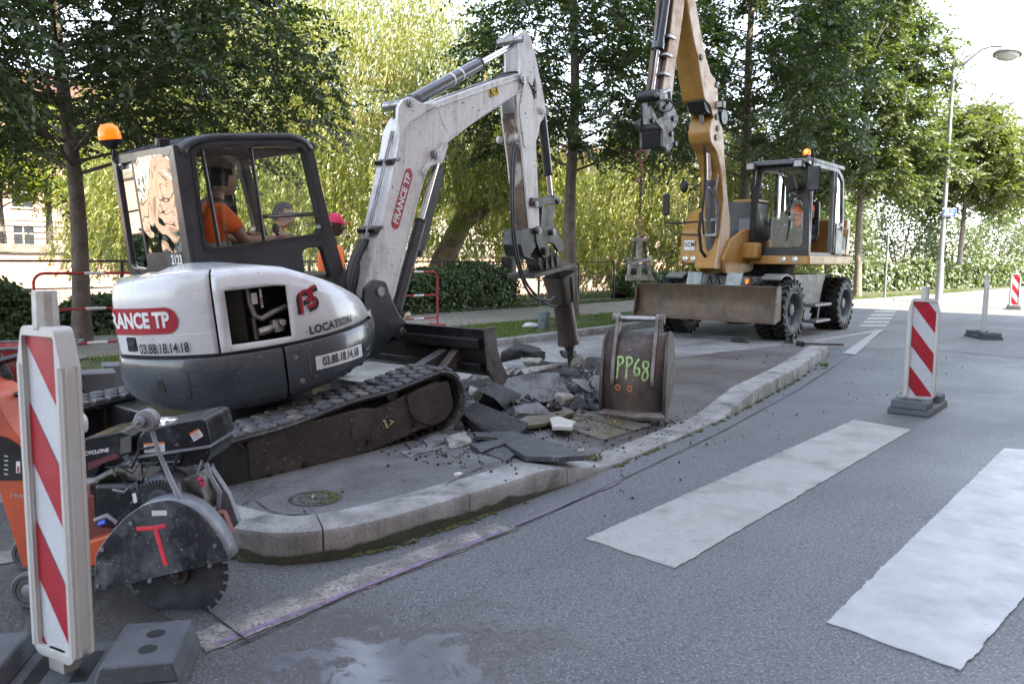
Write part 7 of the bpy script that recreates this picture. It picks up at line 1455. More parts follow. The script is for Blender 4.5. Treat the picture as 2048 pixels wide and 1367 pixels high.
def limb_tree(H, z0, Rr, n_limb, n_sp, K, lL, lW, r0=.13, seed=1, lean=(0, 0), up=.55, prof=None, splen=.75, droop=.22, twig=True, zmax=None):
    """trunk+limb mesh builder and leaf arrays in local coordinates"""
    rg = np.random.default_rng(seed); rnd = random.Random(seed); tb = B(); br = B()
    top = lambda z: Vector((lean[0]*z+.04*math.sin(z*1.3+seed), lean[1]*z+.04*math.cos(z*1.1+seed), z))
    zs = np.linspace(0, H*.93, 14); tb.tube([top(z) for z in zs], [max(.015, r0*(1.25 if z < .15 else 1)*(1-z/H*.7)) for z in zs], 14)
    P0 = []; D0 = []; SL_ = []
    for i in range(n_limb):
        f = (i+.5)/n_limb; z = z0+(H*.93-z0)*f**1.05; a = i*2.39996+rnd.uniform(-.3, .3)
        R_ = Rr*(prof(f) if prof else math.sin(math.pi*min(1, .22+.78*f))**.6*(1-.3*f))*rnd.uniform(.8, 1.12)
        d = Vector((math.cos(a), math.sin(a), 0)); pts = []; p = top(z)
        for k in range(7): u = k/6; pts.append(p+d*R_*u+Vector((0, 0, R_*(up*u-.30*up*u*u)*(1-.2*f)))+Vector((rnd.uniform(-.06, .06), rnd.uniform(-.06, .06), rnd.uniform(-.04, .04)))*u)
        rr = r0*.19*(1-f*.6)+.005; br.tube(pts, [max(.004, rr*(1-k/6.5)) for k in range(7)], 6)
        m_ = int(n_sp*max(.35, R_/Rr))
        for j in range(m_):
            u = rnd.uniform(.12, 1)**.75; k = min(5, int(u*6)); q = pts[k].lerp(pts[k+1], u*6-k); td = (pts[k+1]-pts[k]).normalized(); s_ = rnd.choice((-1, 1))
            dd = (td*.7+Vector((-d.y, d.x, 0))*s_*rnd.uniform(.3, 1.2)+Vector((0, 0, rnd.uniform(-.7, .7)))).normalized()
            P0.append(q+Vector((0, 0, rnd.uniform(-.3, .3)))); D0.append(dd); SL_.append(splen*rnd.uniform(.55, 1.25))
            if twig and j % 2 == 0: br.tube([q, q+dd*SL_[-1]*.5-Vector((0, 0, droop*.2*SL_[-1])), q+dd*SL_[-1]-Vector((0, 0, droop*SL_[-1]))], [.005, .003, .0015], 3)
    P0 = np.array(P0); D0 = np.array(D0); SL_ = np.array(SL_)
    (v, f), _ = sprays(P0, D0, SL_, K, lL, lW, droop)
    # second order side twigs
    n = len(P0); sel = rg.permutation(n)[:n*2//3]; q = P0[sel]+unit(D0[sel])*SL_[sel][:, None]*.4; d2 = unit(D0[sel])+rg.normal(0, .75, (len(sel), 3)); (v2, f2), _ = sprays(q, d2, SL_[sel]*.7, K, lL, lW, droop)
    return tb, br, cat([(v, f), (v2, f2)])
def plant_tree(name, label, M, data, leafm, bark, group=None, cat_='tree', copies=()):
    tb, br, (v, f) = data; t_ = thing(name, label, cat_, M, group)
    part('trunk', tb, bark, t_, smooth=60); part('branches', br, bark, t_, smooth=60); ptmesh('crown', v, f, leafm, t_)
    for lab, M2, lm in copies:
        r = t_.copy(); COL.objects.link(r); r.matrix_basis = M2; r['label'] = lab; WM[r.name] = M2
        for ch in list(t_.children):
            c = ch.copy(); COL.objects.link(c); c.parent = r; c.matrix_basis = ch.matrix_basis
    return t_
GT = 'street trees along the verge'
T1 = limb_tree(7.2, 2.35, 4.3, 66, 56, 22, .095, .052, .125, 5, lean=(-.028, 0), up=.34, splen=.85, droop=.3)
plant_tree('street_tree', 'nearest dark street tree at the left behind the beacon', Matrix.Translation((-6.05, 11.25, .1)), T1, ELM, BARK, GT)
T2 = limb_tree(10.5, 3.1, 3.0, 48, 44, 18, .125, .066, .15, 8, up=.4, splen=.9, droop=.3)
p2 = at(1140, 600, 17.8); 
plant_tree('street_tree', 'street tree with dark crown behind the mini excavator arm', Matrix.Translation((p2.x, p2.y, .1)), T2, ELM, BARK, GT)
T3 = limb_tree(12.5, 3.4, 4.0, 52, 46, 16, .17, .09, .16, 21, up=.45, splen=1.05, droop=.3)
p3 = ST(22, 10.0); p4 = at(1712, 590, 28.5)
plant_tree('street_tree', 'tall street tree directly behind the yellow excavator boom', Matrix.Translation((p3.x, p3.y, .1)), T3, ELM, BARK, GT)
T4 = limb_tree(12.5, 3.0, 2.9, 58, 56, 16, .18, .095, .13, 33, up=.5, splen=1.05, droop=.3)
plant_tree('street_tree', 'street tree with pale slim trunk right of the yellow excavator', Matrix.Translation((p4.x, p4.y, .1)), T4, leafmat('mid_leaf', (.06, .09, .022), (.11, .14, .04), .38, gloss=.1), BARKP, GT)
p5 = at(1917, 580, 38.5); T5 = limb_tree(8.9, 3.0, 3.2, 54, 52, 14, .2, .11, .14, 41, up=.7, splen=1.1, droop=.2)
plant_tree('street_tree', 'sunlit street tree at the far right behind the lamp post', Matrix.Translation((p5.x, p5.y, .1)), T5, ELML, BARKP, GT)
# ------------------------------------------------ willows
def willow(label, base, trunk, branches, cen, rad, nstr, lL, lW, seed, leafm=None, zlow=1.1):
    rg = np.random.default_rng(seed); t_ = thing('willow_tree', label, 'tree', Matrix.Translation(base), 'weeping willows on the canal bank')
    b = B(); b.tube(trunk[0], trunk[1], 14); part('trunk', b, BARKW, t_, smooth=60)
    b = B()
    for p, r in branches: b.tube(p, r, 8)
    part('branches', b, BARKW, t_, smooth=60)
    # strands hang from points spread through a dome, in clumps
    nc = nstr//14; th = rg.uniform(0, 2*np.pi, nc); el = np.arcsin(rg.uniform(-.05, 1, nc)); rr = rg.uniform(.62, 1.0, nc)**.6
    cc = np.stack([np.cos(th)*np.cos(el)*rr*rad[0], np.sin(th)*np.cos(el)*rr*rad[1], np.sin(el)*rr*rad[2]], 1)
    pts = np.repeat(cc, 14, 0)+rg.normal(0, .42, (nc*14, 3)); pts[:, 2] += cen[2]; pts[:, 0] += cen[0]; pts[:, 1] += cen[1]
    n = len(pts); Ls = rg.uniform(1.2, 3.8, n); Ls = np.minimum(Ls, np.maximum(.4, pts[:, 2]-zlow-rg.uniform(0, 1.6, n)))
    fr_ = (pts[:, 0] > -1.3) & (pts[:, 0] < 3.6) & (pts[:, 1] < 1.6) & (seed == 7); Ls = np.where(fr_, np.minimum(Ls, np.maximum(.3, pts[:, 2]-2.5-rg.uniform(0, 1.2, n))), Ls)
    dead = fr_ & (pts[:, 2] < 2.8); pts = pts[~dead]; Ls = Ls[~dead]; n = len(pts)
    K = 26; u = (np.arange(K)+.5)/K; out = unit(np.stack([pts[:, 0]-cen[0], pts[:, 1]-cen[1], np.zeros(n)], 1)+rg.normal(0, .3, (n, 3)))
    wob = rg.normal(0, .10, (n, 1, 3)); U = u[None, :, None]; L3 = Ls[:, None, None]
    pos = pts[:, None]+out[:, None]*(.55*np.sqrt(U))*np.minimum(L3, 1.5)*.5-np.array([0, 0, 1.])*(U**1.25)*L3+wob*np.sin(U*5)+np.array([0, 0, .18])*(1-(1-U*3)**2*(U < .33)) if False else pts[:, None]+out[:, None]*(.4*np.sqrt(U))*np.minimum(L3, 1.5)-np.array([0, 0, 1.])*(U**1.2)*L3+wob*np.sin(U*5)
    ax = np.array([0, 0, -1.])+rg.normal(0, .42, pos.shape)+out[:, None]*.15+np.array([-.28, 0, 0]); nn = rg.normal(0, 1, pos.shape)+out[:, None]*.6
    v, f = leaves(pos.reshape(-1, 3), ax.reshape(-1, 3), nn.reshape(-1, 3), lL*rg.uniform(.6, 1.25, n*K), lW*rg.uniform(.7, 1.2, n*K), .08)
    ptmesh('crown', v, f, leafm or WIL, t_)
    b = B()
    for i in rg.permutation(n)[:260]: b.tube([pos[i, 0], pos[i, 8], pos[i, 17], pos[i, 25]], [.008, .006, .005, .003], 3)
    tag(part('strands', b, mat('willow_twig', (.3, .26, .1), .7), t_, smooth=0), kind='stuff')
WB = (-2.35, 21.2, 0)
willow('huge sunlit weeping willow filling the background behind the mini excavator', WB,
    ([(0, 0, -.3), (.25, 0, .5), (.55, .1, 1.4), (1.0, .2, 2.3), (1.3, .3, 2.9)], [.55, .37, .3, .27, .23]),
    [([(1.0, .2, 2.2), (1.5, .3, 2.6), (2.3, .4, 3.1), (3.2, .5, 3.7), (4.2, .8, 4.8)], [.2, .16, .14, .11, .06]), ([(1.2, .2, 2.7), (.8, .8, 4.2), (-.5, 1.5, 6), (-2.5, 2.5, 7.5), (-4.5, 3, 8.2)], [.3, .26, .2, .13, .06]), ([(1.1, .3, 2.8), (1.6, 1, 5), (1.5, 1.6, 7.2)], [.2, .14, .06]), ([(-.5, 1.5, 6), (-3, .5, 6.2), (-5, 0, 6)], [.14, .09, .04])],
    (-2.9, 2.6, 1.9), (7.3, 5.2, 8.3), 9800, .15, .034, 7, zlow=1.0)
WB2 = tuple(at(1400, 560, 33)); 
willow('second weeping willow behind the yellow excavator boom', (WB2[0], WB2[1], 0),
    ([(0, 0, -.3), (.1, 0, 2), (.2, .1, 4.5)], [.5, .38, .25]), [([(.2, .1, 4.4), (1.5, .5, 6), (2.5, .5, 6.8)], [.2, .12, .05]), ([(.2, .1, 4.4), (-1.5, .5, 6), (-3, .5, 6.5)], [.2, .12, .05])],
    (-.6, 0, 1.0), (4.8, 3.6, 7.4), 4600, .19, .045, 9, zlow=1.3)
# ------------------------------------------------ trees on the far quay
Q1 = limb_tree(9.5, 2.6, 3.8, 30, 26, 11, .26, .17, .22, 51, up=.5, splen=1.2, droop=.15, twig=False)
cps = []
def qm(s, t, sc, rz): return Matrix.Translation(ST(s, t, .9))@Matrix.Rotation(rz, 4, 'Z')@Matrix.Scale(sc, 4)
plant_tree('maple_tree', 'yellowing maple on the far quay at the left edge', qm(14.2, 45.6, 1.0, 0), Q1, YEL3, BARK, 'maples on the far quay', copies=[
    ('second yellowing maple beside the first on the far quay', qm(16.6, 46.2, .92, 2), None), ('yellowing maple hidden behind the big willow', qm(27, 46.5, 1.05, 1), None), ('yellowing maple behind the trunk of the big willow', qm(44, 46.5, 1.0, 4), None), ('yellowing maple beyond the hanging clamp', qm(62, 47.5, 1.1, 3), None)])
Q2 = limb_tree(13, 2.6, 5.4, 34, 30, 12, .34, .22, .28, 61, up=.55, splen=1.6, droop=.15, twig=False)
plant_tree('quay_tree', 'broad green tree far behind the yellow excavator cab', Matrix.Translation(ST(74, 46, .9)), Q2, HEDL, BARK, 'green trees far across the canal', copies=[
    ('broad green tree far away left of the far beacon', Matrix.Translation(ST(82, 30, .3))@Matrix.Rotation(2, 4, 'Z'), None), ('green tree behind the left end of the willow', Matrix.Translation(ST(5, 50, .9))@Matrix.Rotation(1, 4, 'Z'), None), ('green tree behind the middle of the big willow', Matrix.Translation(ST(36, 50, .9))@Matrix.Rotation(4, 4, 'Z'), None), ('green tree beyond the second willow', Matrix.Translation(ST(56, 47, .9))@Matrix.Rotation(3, 4, 'Z'), None), ('large green tree at the right end of the far hedge', Matrix.Translation(ST(78, 10, .0))@Matrix.Rotation(5, 4, 'Z'), None), ('green tree low behind the slim pale trunk', Matrix.Translation(ST(64, 22, .0))@Matrix.Rotation(.7, 4, 'Z')@Matrix.Scale(.8, 4), None)])
# ------------------------------------------------ hedges
def Fl(s): return float(np.interp(s, [-60, 24, 30, 36, 46, 52, 80], [13.9, 13.9, 11.9, 10.5, 8.4, 7.3, 2.8]))
def hedge(name, label, s0, s1, h, depth, n, lL, lW, leafm, off=0.0, group='ivy hedges along the canal fence', z0=ZP, bulge=.35, catn='hedge'):
    rg = np.random.default_rng(abs(int(s0*10))+7); s = rg.uniform(s0, s1, n); q = rg.uniform(0, 1, n)
    hh = h*(1-bulge*.5+bulge*np.array([mnoise.noise(Vector((a*.9, 3.3, h))) for a in s])); end = np.clip(np.minimum(s-s0, s1-s)/.6, 0, 1)**.5; hh = hh*(.35+.65*end)
    face = rg.uniform(0, 1, n); z = np.where(face < .6, q*hh, hh*rg.uniform(.85, 1.08, n)); t = np.where(face < .6, -depth/2+rg.normal(0, .07, n), rg.uniform(-depth/2, depth/2, n)); t = t+.12*np.array([mnoise.noise(Vector((a*2.2, b_*2.2, 5))) for a, b_ in zip(s, z)])
    F_ = np.array([Fl(a) for a in s]); Sd = np.array(SD); Td = np.array(TD); P = s[:, None]*Sd+(F_+off+t)[:, None]*Td+np.array([0, 0, 1.])*(z0+z)[:, None]
    c0 = ST((s0+s1)/2, Fl((s0+s1)/2)+off, z0); P = P-np.array(c0)
    nn = -Td*1.0+np.array([0, 0, .7])+rg.normal(0, .45, (n, 3)); ax = np.array([0, 0, -.7])+rg.normal(0, .7, (n, 3)); v, f = leaves(P, ax, nn, lL*rg.uniform(.6, 1.2, n), lW*rg.uniform(.6, 1.2, n), .12)
    t_ = thing(name, label, catn, Matrix.Translation(c0), group); ptmesh('foliage', v, f, leafm, t_)
    b = B(); rows = []
    m_ = max(3, int((s1-s0)/.5))
    for i in range(m_+1):
        a = s0+(s1-s0)*i/m_; e = .3+.7*min(1, min(a-s0, s1-a)/.6)**.5 if 0 < i < m_ else .25; H_ = h*(1-bulge*.5+bulge*mnoise.noise(Vector((a*.9, 3.3, h))))*.86*e; w = depth/2-.1
        rows.append([ST(a, Fl(a)+off+x, z0+z_)-c0 for x, z_ in ((-w, 0), (-w, H_*.8), (-w*.6, H_), (w*.6, H_), (w, H_*.8), (w, 0))])
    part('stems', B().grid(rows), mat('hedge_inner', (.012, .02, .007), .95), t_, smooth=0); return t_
hedge('ivy_hedge', 'dark ivy hedge behind the red barrier at the left edge', -2.0, 5.0, .92, .7, 10000, .085, .075, HEDG)
hedge('ivy_hedge', 'low patchy ivy between the young tree and the white excavator', 4.8, 8.2, .6, .6, 5000, .085, .075, HEDG)
hedge('ivy_hedge', 'dense green hedge behind the red and white barrier', 10.6, 16.1, 1.15, .9, 12000, .09, .075, HEDG)
hedge('ivy_hedge', 'low ivy hedge under the hanging slab clamp', 21.6, 25.2, .95, .8, 5000, .10, .09, HEDG)
hedge('ivy_hedge', 'long sunlit ivy hedge at the far right', 33.0, 66, 1.35, 1.0, 26000, .16, .14, HEDL)
for i, (s, off, h, sc, lab) in enumerate(((33, 2.2, 3.2, 1.5, 'light green shrub right of the yellow excavator'), (38, 2.6, 4.2, 1.8, 'tall light shrub behind the thin sign pole'), (44, 2.6, 4.6, 1.9, 'tall shrub behind the lamp post'), (50, 2.8, 4.2, 1.8, 'rounded shrub behind the far right trunk'), (57, 2.8, 4.4, 1.9, 'shrub at the far right edge behind the hedge'), (64, 3, 4.0, 1.9, 'last shrub at the right end of the hedge'))):
    rg = np.random.default_rng(i+90); n = 7000; d = unit(rg.normal(0, 1, (n, 3))); d[:, 2] = np.abs(d[:, 2]); r = rg.uniform(.6, 1.0, n)**.5
    k = 1+.3*np.array([mnoise.noise(Vector(tuple(x*2.2))) for x in d]); P = d*(r*k)[:, None]*np.array([sc*1.25, sc*1.1, h]); v, f = leaves(P, d*.5+rg.normal(0, .8, (n, 3)), d+rg.normal(0, .5, (n, 3)), .17*rg.uniform(.6, 1.2, n), .09, .1)
    c0 = ST(s, Fl(s)+off, .05); t_ = thing('shrub', lab, 'shrub', Matrix.Translation(c0), 'shrubs behind the far hedge'); ptmesh('foliage', v, f, HEDL, t_)
    b = B()
    for j in range(7): a = j*.9; b.tube([(0, 0, 0), (math.cos(a)*sc*.3, math.sin(a)*sc*.3, h*.4), (math.cos(a)*sc*.8, math.sin(a)*sc*.8, h*.8)], [.05, .035, .015], 5)
    part('stems', b, BARK, t_)
# grass on the verge
def grass():
    rg = np.random.default_rng(5); n = 42000; s = rg.uniform(3.0, 40, n); s = np.where(rg.uniform(0, 1, n) < .6, rg.uniform(4, 16, n), s); K_ = np.interp(s, [10, 13, 18, 24, 28, 34, 46], [8.2, 8.35, 8.9, 8.75, 8.15, 7.45, 6.5])+.18; V_ = np.interp(s, [18, 24, 28, 34, 46], [10.3, 10.3, 9.5, 8.6, 7.6])
    t = K_+(V_-K_)*rg.uniform(0, 1, n); pat = np.array([mnoise.noise(Vector((a*1.1, b_*1.1, 0))) for a, b_ in zip(s, t)]); keep = pat > -.18; s, t = s[keep], t[keep]; n = len(s)
    P = s[:, None]*np.array(SD)+t[:, None]*np.array(TD)+np.array([0, 0, ZP-.01]); ax = np.array([0, 0, 1.])+rg.normal(0, .5, (n, 3)); v, f = leaves(P, ax, rg.normal(0, 1, (n, 3)), rg.uniform(.03, .09, n), .009+.0*s, .2)
    o = ptmesh('grass', v, f, leafmat('grass_blade', (.06, .12, .015), (.12, .17, .03), .35, gloss=.06)); tag(o, 'short green grass with bare patches on the verge', 'grass', kind='stuff')
    n = 9000; s = rg.uniform(0, 30, n); t = 13.2+rg.normal(0, .12, n); P = s[:, None]*np.array(SD)+t[:, None]*np.array(TD)+np.array([0, 0, ZP]); v, f = leaves(P, np.array([0, 0, .5])+rg.normal(0, .8, (n, 3)), np.array([0, 0, 1.])+rg.normal(0, .6, (n, 3)), .07, .05, .1)
    o = ptmesh('ground_ivy', v, f, HEDG); tag(o, 'ivy creeping onto the brick pavement along the fence', 'ground cover', kind='stuff')
    n = 14000; s = rg.uniform(10, 40, n); t = rg.uniform(14.4, 17.5, n); P = s[:, None]*np.array(SD)+t[:, None]*np.array(TD)+np.array([0, 0, .05]); v, f = leaves(P, np.array([0, 0, 1.])+rg.normal(0, .5, (n, 3)), rg.normal(0, 1, (n, 3)), .16, .03, .1)
    o = ptmesh('bank_grass', v, f, HEDL); tag(o, 'sunlit grass on the canal bank behind the fence', 'grass', kind='stuff')
    # weeds at the kerb
    for px, py, lab in ((1188, 912, 'tuft of weeds at the low kerb beside the large slab'), (1648, 728, 'tuft of weeds at the far kerb face')):
        p = g(px, py, .05); n = 60; P = rg.normal(0, .03, (n, 3)); P[:, 2] = 0; v, f = leaves(P, np.array([0, 0, .7])+rg.normal(0, .7, (n, 3)), rg.normal(0, 1, (n, 3)), .05, .014, .1); o = ptmesh('weed_tuft', v, f, HEDL, None, Matrix.Translation((p.x, p.y, .03))); tag(o, lab, 'weed', 'weeds along the kerb')
grass()
# ================================================================== FENCE, QUAY, BUILDINGS, LAMP
FEN = mat('fence_steel', (.035, .037, .038), .5, .3, (.06, .06, .058), 12)
def fence():
    t_ = thing('canal_fence', 'dark steel fence with wire panels running along the canal pavement', 'fence', Matrix.Translation(ST(0, 13.9, ZP)))
    W0 = Matrix.Identity(4); ss = list(np.arange(-1.5, 34, 1.9)); H_ = 1.16
    for z in (H_, .72, .1):
        b = B(); b.tube([ST(s, Fl(s)-.45+.45, ZP+z) for s in [-6]+ss+[36, 44, 52, 66]], .02 if z > 1 else .014, 6); part('rail', b, FEN, t_, W0)
    for i, s in enumerate(ss):
        b = B(); b.box(ST(s, Fl(s), ZP+H_/2), (.05, .05, H_), Matrix.Rotation(math.atan2(SD.y, SD.x), 3, 'Z')); part('post', b, FEN, t_, W0)
        b = B()
        for k in range(1, 19): a = s+k*.1; b.cyl(ST(a, Fl(a), ZP+.1), ST(a, Fl(a), ZP+.72), .0035, n=3, cap=False)
        for k in range(1, 8): b.cyl(ST(s, Fl(s), ZP+.1+k*.078), ST(s+1.9, Fl(s+1.9), ZP+.1+k*.078), .0035, n=3, cap=False)
        part('wire_panel', b, FEN, t_, W0, smooth=0, recalc=False)
fence()
for px, D, lab in ((1017, 21.3, 'round dark bollard pillar in the canal fence right of the hedge'),):
    p = at(px, 560, D); M = Matrix.Translation((p.x, p.y, ZP)); t_ = thing('fence_pillar', lab, 'pillar', M); b = B(); b.cyl((0, 0, 0), (0, 0, 1.2), .21, .2, 24); part('shaft', b, FEN, t_); b = B(); b.lathe([(.215, 1.2), (.215, 1.27), (.12, 1.31), (0, 1.32)], (0, 0, 0), (0, 0, 1), 24); part('pillar_cap', b, FEN, t_)
def stonemat():
    m, t, out = nodes('sandstone_blocks'); co = coords(t, True); p = t.nodes.new('ShaderNodeBsdfPrincipled')
    mp = N(t, 'ShaderNodeMapping'); mp.vector_type = 'POINT'; mp.inputs['Rotation'].default_value = (0, 0, -math.atan2(SD.y, SD.x)); t.links.new(co, mp.inputs[0])
    sx = N(t, 'ShaderNodeSeparateXYZ'); t.links.new(mp.outputs[0], sx.inputs[0]); cx = N(t, 'ShaderNodeCombineXYZ'); t.links.new(sx.outputs['X'], cx.inputs['X']); t.links.new(sx.outputs['Z'], cx.inputs['Y'])
    bk = N(t, 'ShaderNodeTexBrick', i_Scale=1.0); t.links.new(cx.outputs[0], bk.inputs[0]); bk.inputs['Color1'].default_value = (.48, .27, .2, 1); bk.inputs['Color2'].default_value = (.33, .21, .17, 1); bk.inputs['Mortar'].default_value = (.4, .33, .28, 1)
    bk.inputs['Brick Width'].default_value = .8; bk.inputs['Row Height'].default_value = .34; bk.inputs['Mortar Size'].default_value = .02
    col = mixc(t, ramp(t, noise(t, co, .5, 6, .7), [(.4, 0), (.7, .8)]).outputs[0], bk.outputs[0], (.5, .38, .3)); col = mixc(t, ramp(t, noise(t, co, 2.5, 5, .7), [(.55, 0), (.7, .6)]).outputs[0], col, (.16, .12, .1))
    t.links.new(col, p.inputs['Base Color']); p.inputs['Roughness'].default_value = .9; t.links.new(bump(t, bk.outputs['Fac'], -.5, .02), p.inputs['Normal']); t.links.new(p.outputs[0], out.inputs[0]); return m
SAND = stonemat(); COPE = mat('coping_stone', (.24, .2, .17), .9, 0, (.14, .13, .1), 2, (.4, .6), bmp=.4, bsc=10, world=True)
def quay():
    t_ = thing('quay_wall', 'pink sandstone retaining wall across the canal with mossy coping', 'wall', Matrix.Translation(ST(20, 44.2, -3)))
    W0 = Matrix.Identity(4); rz = Matrix.Rotation(math.atan2(SD.y, SD.x), 3, 'Z')
    b = B(); b.box(ST(60, 44.4, -.9), (300, .5, 4.6), rz); part('wall_face', b, SAND, t_, W0); b = B(); b.box(ST(60, 44.35, 1.62), (300, .7, .42), rz); part('coping', b, COPE, t_, W0, bev=.04)
    t_ = thing('quay_railing', 'dark horizontal bar railing on top of the far quay wall', 'railing', Matrix.Translation(ST(20, 44.4, 1.8)))
    for z in (.3, .6, .9): b = B(); b.tube([ST(-40, 44.4, 1.8+z), ST(160, 44.4, 1.8+z)], .03, 5); part('rail', b, FEN, t_, W0)
    for i in range(50): b = B(); b.box(ST(-20+i*2.5, 44.4, 2.3), (.07, .07, .95), rz); part('post', b, FEN, t_, W0)
quay()
GLD = mat('window_dark', (.03, .035, .04), .15); STON = mat('facade_cream', (.62, .55, .45), .8, 0, (.52, .46, .38), .6, world=True); PINKF = mat('facade_pink', (.5, .34, .27), .85, 0, (.4, .28, .22), .8, world=True); ROOF = mat('roof_tiles', (.16, .07, .05), .8, 0, (.1, .05, .04), 3, world=True)
def building(name, label, s0, s1, t0, depth, H_, m, z0=0, floors=5, bays=8, face=-1, roof=True):
    M = Matrix.Translation(ST(s0, t0, z0))@Matrix.Rotation(math.atan2(SD.y, SD.x), 4, 'Z'); L = s1-s0; t_ = thing(name, label, 'building', M); y0, y1 = (0, depth) if face < 0 else (-depth, 0)
    fh = H_/floors; bw = L/bays; holes = []
    for f in range(floors):
        for k in range(bays): x = bw*(k+.5); z = fh*f+fh*.28; holes.append([(x-bw*.17, z), (x+bw*.17, z), (x+bw*.17, z+fh*.55), (x-bw*.17, z+fh*.55)])
    b = B(); b.prism([(0, 0), (L, 0), (L, H_), (0, H_)], 1, -.0, -face*.35, holes=holes); b.box((L/2, (y0+y1)/2-face*.2, H_/2), (L, depth-.5, H_)) if False else None
    w_ = part('wall', b, m, t_, smooth=0)
    b = B(); b.box((L/2, -face*(depth/2+.2), H_/2), (L-.02, depth-.45, H_-.02)); part('building_core', b, m, t_)
    for i, h in enumerate(holes[:90]):
        b = B(); x0, z0_ = h[0]; x1, z1 = h[2]; b.box(((x0+x1)/2, -face*.16, (z0_+z1)/2), (x1-x0, .03, z1-z0_)); wn = part('window', b, GLD, w_, smooth=0)
        b = B(); xm = (x0+x1)/2; b.box((xm, -face*.13, (z0_+z1)/2), (.08, .04, z1-z0_)); b.box((xm, -face*.13, z0_+(z1-z0_)*.65), (x1-x0, .04, .07)); b.box((xm, face*.04, z0_-.05), (x1-x0+.3, .2, .1)); part('window_frame', b, STON, wn, smooth=0)
    for f in range(1, floors): b = B(); b.box((L/2, face*.03, fh*f), (L, .12, .22)); part('string_course', b, STON, t_)
    b = B(); b.box((L/2, face*.25, H_-.2), (L+.4, .7, .5)); part('cornice', b, STON, t_)
    if roof: b = B(); b.prism([(y0-.4, H_+.05), (y1+.4, H_+.05), ((y0+y1)/2, H_+3.0)], 0, -.2, L+.2); part('roof', b, ROOF, t_)
HB_ = 15.3+6.6
building('apartment_building', 'tall sandstone apartment building on the near side behind the camera', -45, 24.3, -6.6, 12, HB_*math.tan(SUN_EL), PINKF, 0, 6, 20, face=1, roof=False)
building('quay_house', 'pale cream house across the canal at the far left', -22, 14, 62, 12, 13, STON, .9, 4, 9)
building('quay_house', 'pale house across the canal behind the big willow', 16, 44, 66, 12, 12, PINKF, .9, 4, 7)
building('quay_house', 'pale house with tall windows beyond the parked cars', 50, 84, 64, 12, 13, STON, .9, 4, 8)
building('quay_house', 'distant house beyond the yellow excavator cab', 92, 130, 60, 12, 13, PINKF, .9, 4, 8)
# parked cars on the far quay
def make_car(label, s, t, m):
    M = Matrix.Translation(ST(s, t, .92+.9))@Matrix.Rotation(math.atan2(SD.y, SD.x), 4, 'Z'); M.translation.z = 1.25
    t_ = thing('parked_car', label, 'car', M, 'cars parked across the canal')
    b = B(); O = roundpoly([(-2.05, .3), (-2.1, .75), (-1.95, .95), (-1.3, 1.02), (-.75, 1.42), (.7, 1.45), (1.35, 1.0), (1.95, .85), (2.12, .6), (2.1, .3)], .12); b.prism(O, 1, -.85, .85); part('body', b, m, t_, bev=.08, seg=3)
    for sy in (-1, 1): b = B(); b.prism(roundpoly([(-1.15, 1.02), (-.68, 1.35), (.62, 1.38), (1.15, 1.0)], .05), 1, sy*.855-.01, sy*.855+.01); part('side_window', b, GLD, t_)
    b = B(); b.prism([(1.36, 1.03), (.78, 1.42), (.82, 1.43), (1.42, 1.03)], 1, -.7, .7); part('windscreen', b, GLD, t_)
    for x in (-1.3, 1.3):
        for sy in (-1, 1): b = B(); b.lathe([(0, -.1), (.2, -.1), (.31, -.09), (.32, 0), (.31, .09), (.2, .1), (0, .1)], (x, sy*.8, .32), (0, 1, 0), 16); part('wheel', b, TYRE, t_)
    for sy in (-1, 1): b = B(); b.ball((2.03, sy*.6, .7), .12, 8, (.5, 1, .6)); part('headlight', b, LAMPG, t_)
    return t_
st_sheet('quay_parking', [(-40, 45.2), (160, 45.2), (160, 52), (-40, 52)], 1.24, ASPH2)
SIL = mat('car_silver', (.45, .46, .47), .3, .6, coat=.6); OLV = mat('car_pale_gold', (.4, .38, .22), .3, .5, coat=.6); DRK = mat('car_dark', (.03, .035, .045), .3, .2, coat=.6)
for px, m, lab in ((1325, SIL, 'white car parked across the canal under the hanging chain'), (1392, OLV, 'pale gold car parked right of the white one across the canal'), (1262, SIL, 'silver car parked left of the hanging clamp across the canal'), (1690, DRK, 'dark car parked far behind the yellow excavator'), (250, SIL, 'silver car parked across the canal behind the cab of the mini excavator')):
    u = (px-1024)/1600; tt = 47.0; D = tt/(.647-.762*u) if px != 1690 else 95; s = D*(.647*u+.762); make_car(lab, s, tt if px != 1690 else 47.0, m) if px != 1690 else make_car(lab, D*(.647*u+.762), -.762*u*D+.647*D, m)
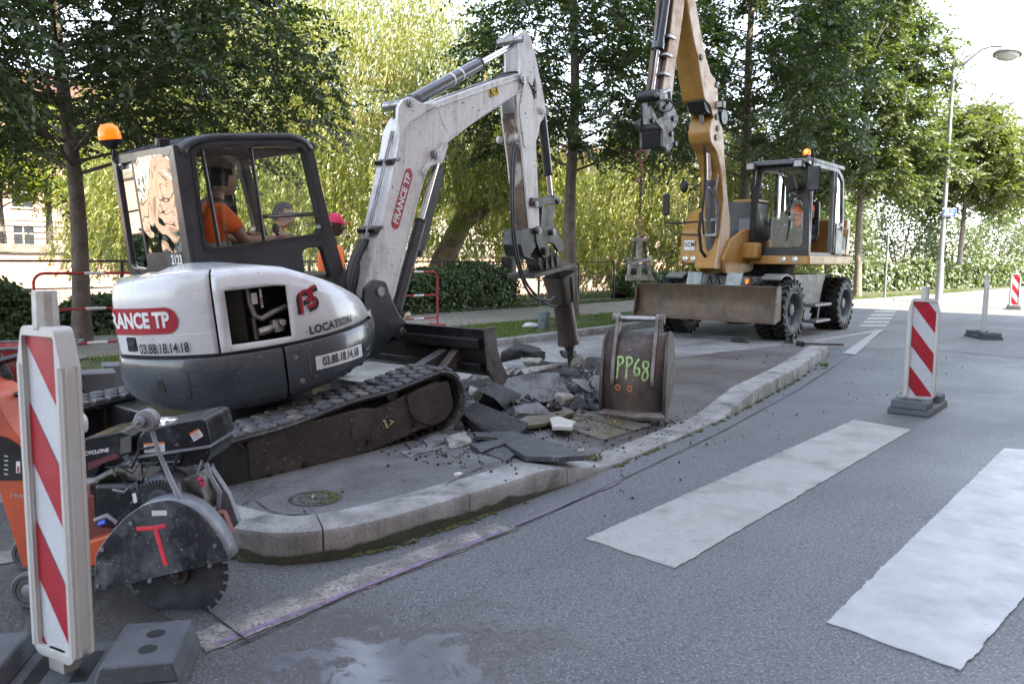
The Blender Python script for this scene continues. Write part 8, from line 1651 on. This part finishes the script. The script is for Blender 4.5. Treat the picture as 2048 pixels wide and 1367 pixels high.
# street lamp
def lamp():
    D = 27.0; p = at(1877, 597, D); M = Matrix.Translation((p.x, p.y, ZP-.02)); t_ = thing('street_lamp', 'tall white street lamp with curved arm and blue name plate', 'street lamp', M)
    LM = mat('lamp_white', (.3, .31, .32), .45, 0, (.24, .25, .26), 5, streak=(.4, .4, .4)); top = (HCAM+(521-108)/1600*D)-ZP
    b = B(); b.cyl((0, 0, 0), (0, 0, 1.25), .115, .11, 20); b.cyl((0, 0, 1.25), (0, 0, top*.62), .075, .065, 20); b.cyl((0, 0, top*.62), (0, 0, top), .062, .05, 20); part('pole', b, LM, t_, bev=.005)
    a0 = at(1905, 128, D)-M.translation; k = [(1905, 128), (1920, 126), (1938, 112), (1958, 98), (1978, 92), (1998, 93)]; b = B(); P = [at(x, y, D)-M.translation for x, y in k]; o_ = P[0].xy.to_3d()*0; off = Vector((P[0].x, P[0].y, 0)); P = [Vector((q.x-off.x+.05, q.y-off.y, q.z)) for q in P]; b.tube(P, [.12, .11, .08, .055, .045, .04], 10); part('arm', b, mat('lamp_arm_grey', (.09, .1, .11), .5), t_)
    e = P[-1]+Vector((.2, 0, -.24)); b = B(); b.lathe([(.0, .2), (.1, .19), (.3, .13), (.42, .02), (.43, -.03), (.38, -.06)], e, (.16, .12, 1), 28); h = part('lamp_head', b, LM, t_, solid=.01); b = B(); b.lathe([(.36, -.05), (.3, -.12), (.0, -.17)], e, (.16, .12, 1), 28); part('lamp_glass', b, LAMPG, h)
    z = HCAM+(521-425)/1600*D-ZP; b = B(); b.box((.12, -.12, z), (.42, .02, .24)); nb = part('name_plate', b, mat('enamel_blue', (.03, .12, .42), .35), t_); b = B(); b.box((.12, -.1, z), (.46, .01, .28)); part('plate_rim', b, WLET, nb)
    part('lettering', B().box((.02, -.134, z+.05), (.12, .004, .07)).box((.2, -.134, z+.05), (.14, .004, .03)).box((.08, -.134, z-.06), (.3, .004, .07)), WLET, nb, smooth=0)
lamp()
p = at(1769, 590, 27.5); t_ = thing('sign_pole', 'thin grey pole on the verge between two street trees', 'pole', Matrix.Translation((p.x, p.y, ZP-.02))); b = B(); b.cyl((0, 0, 0), (0, 0, 2.25), .04, n=12); part('shaft', b, GALV, t_); b = B(); b.lathe([(.045, 2.25), (.03, 2.28), (0, 2.29)], (0, 0, 0), (0, 0, 1), 12); part('pole_cap', b, GALV, t_)
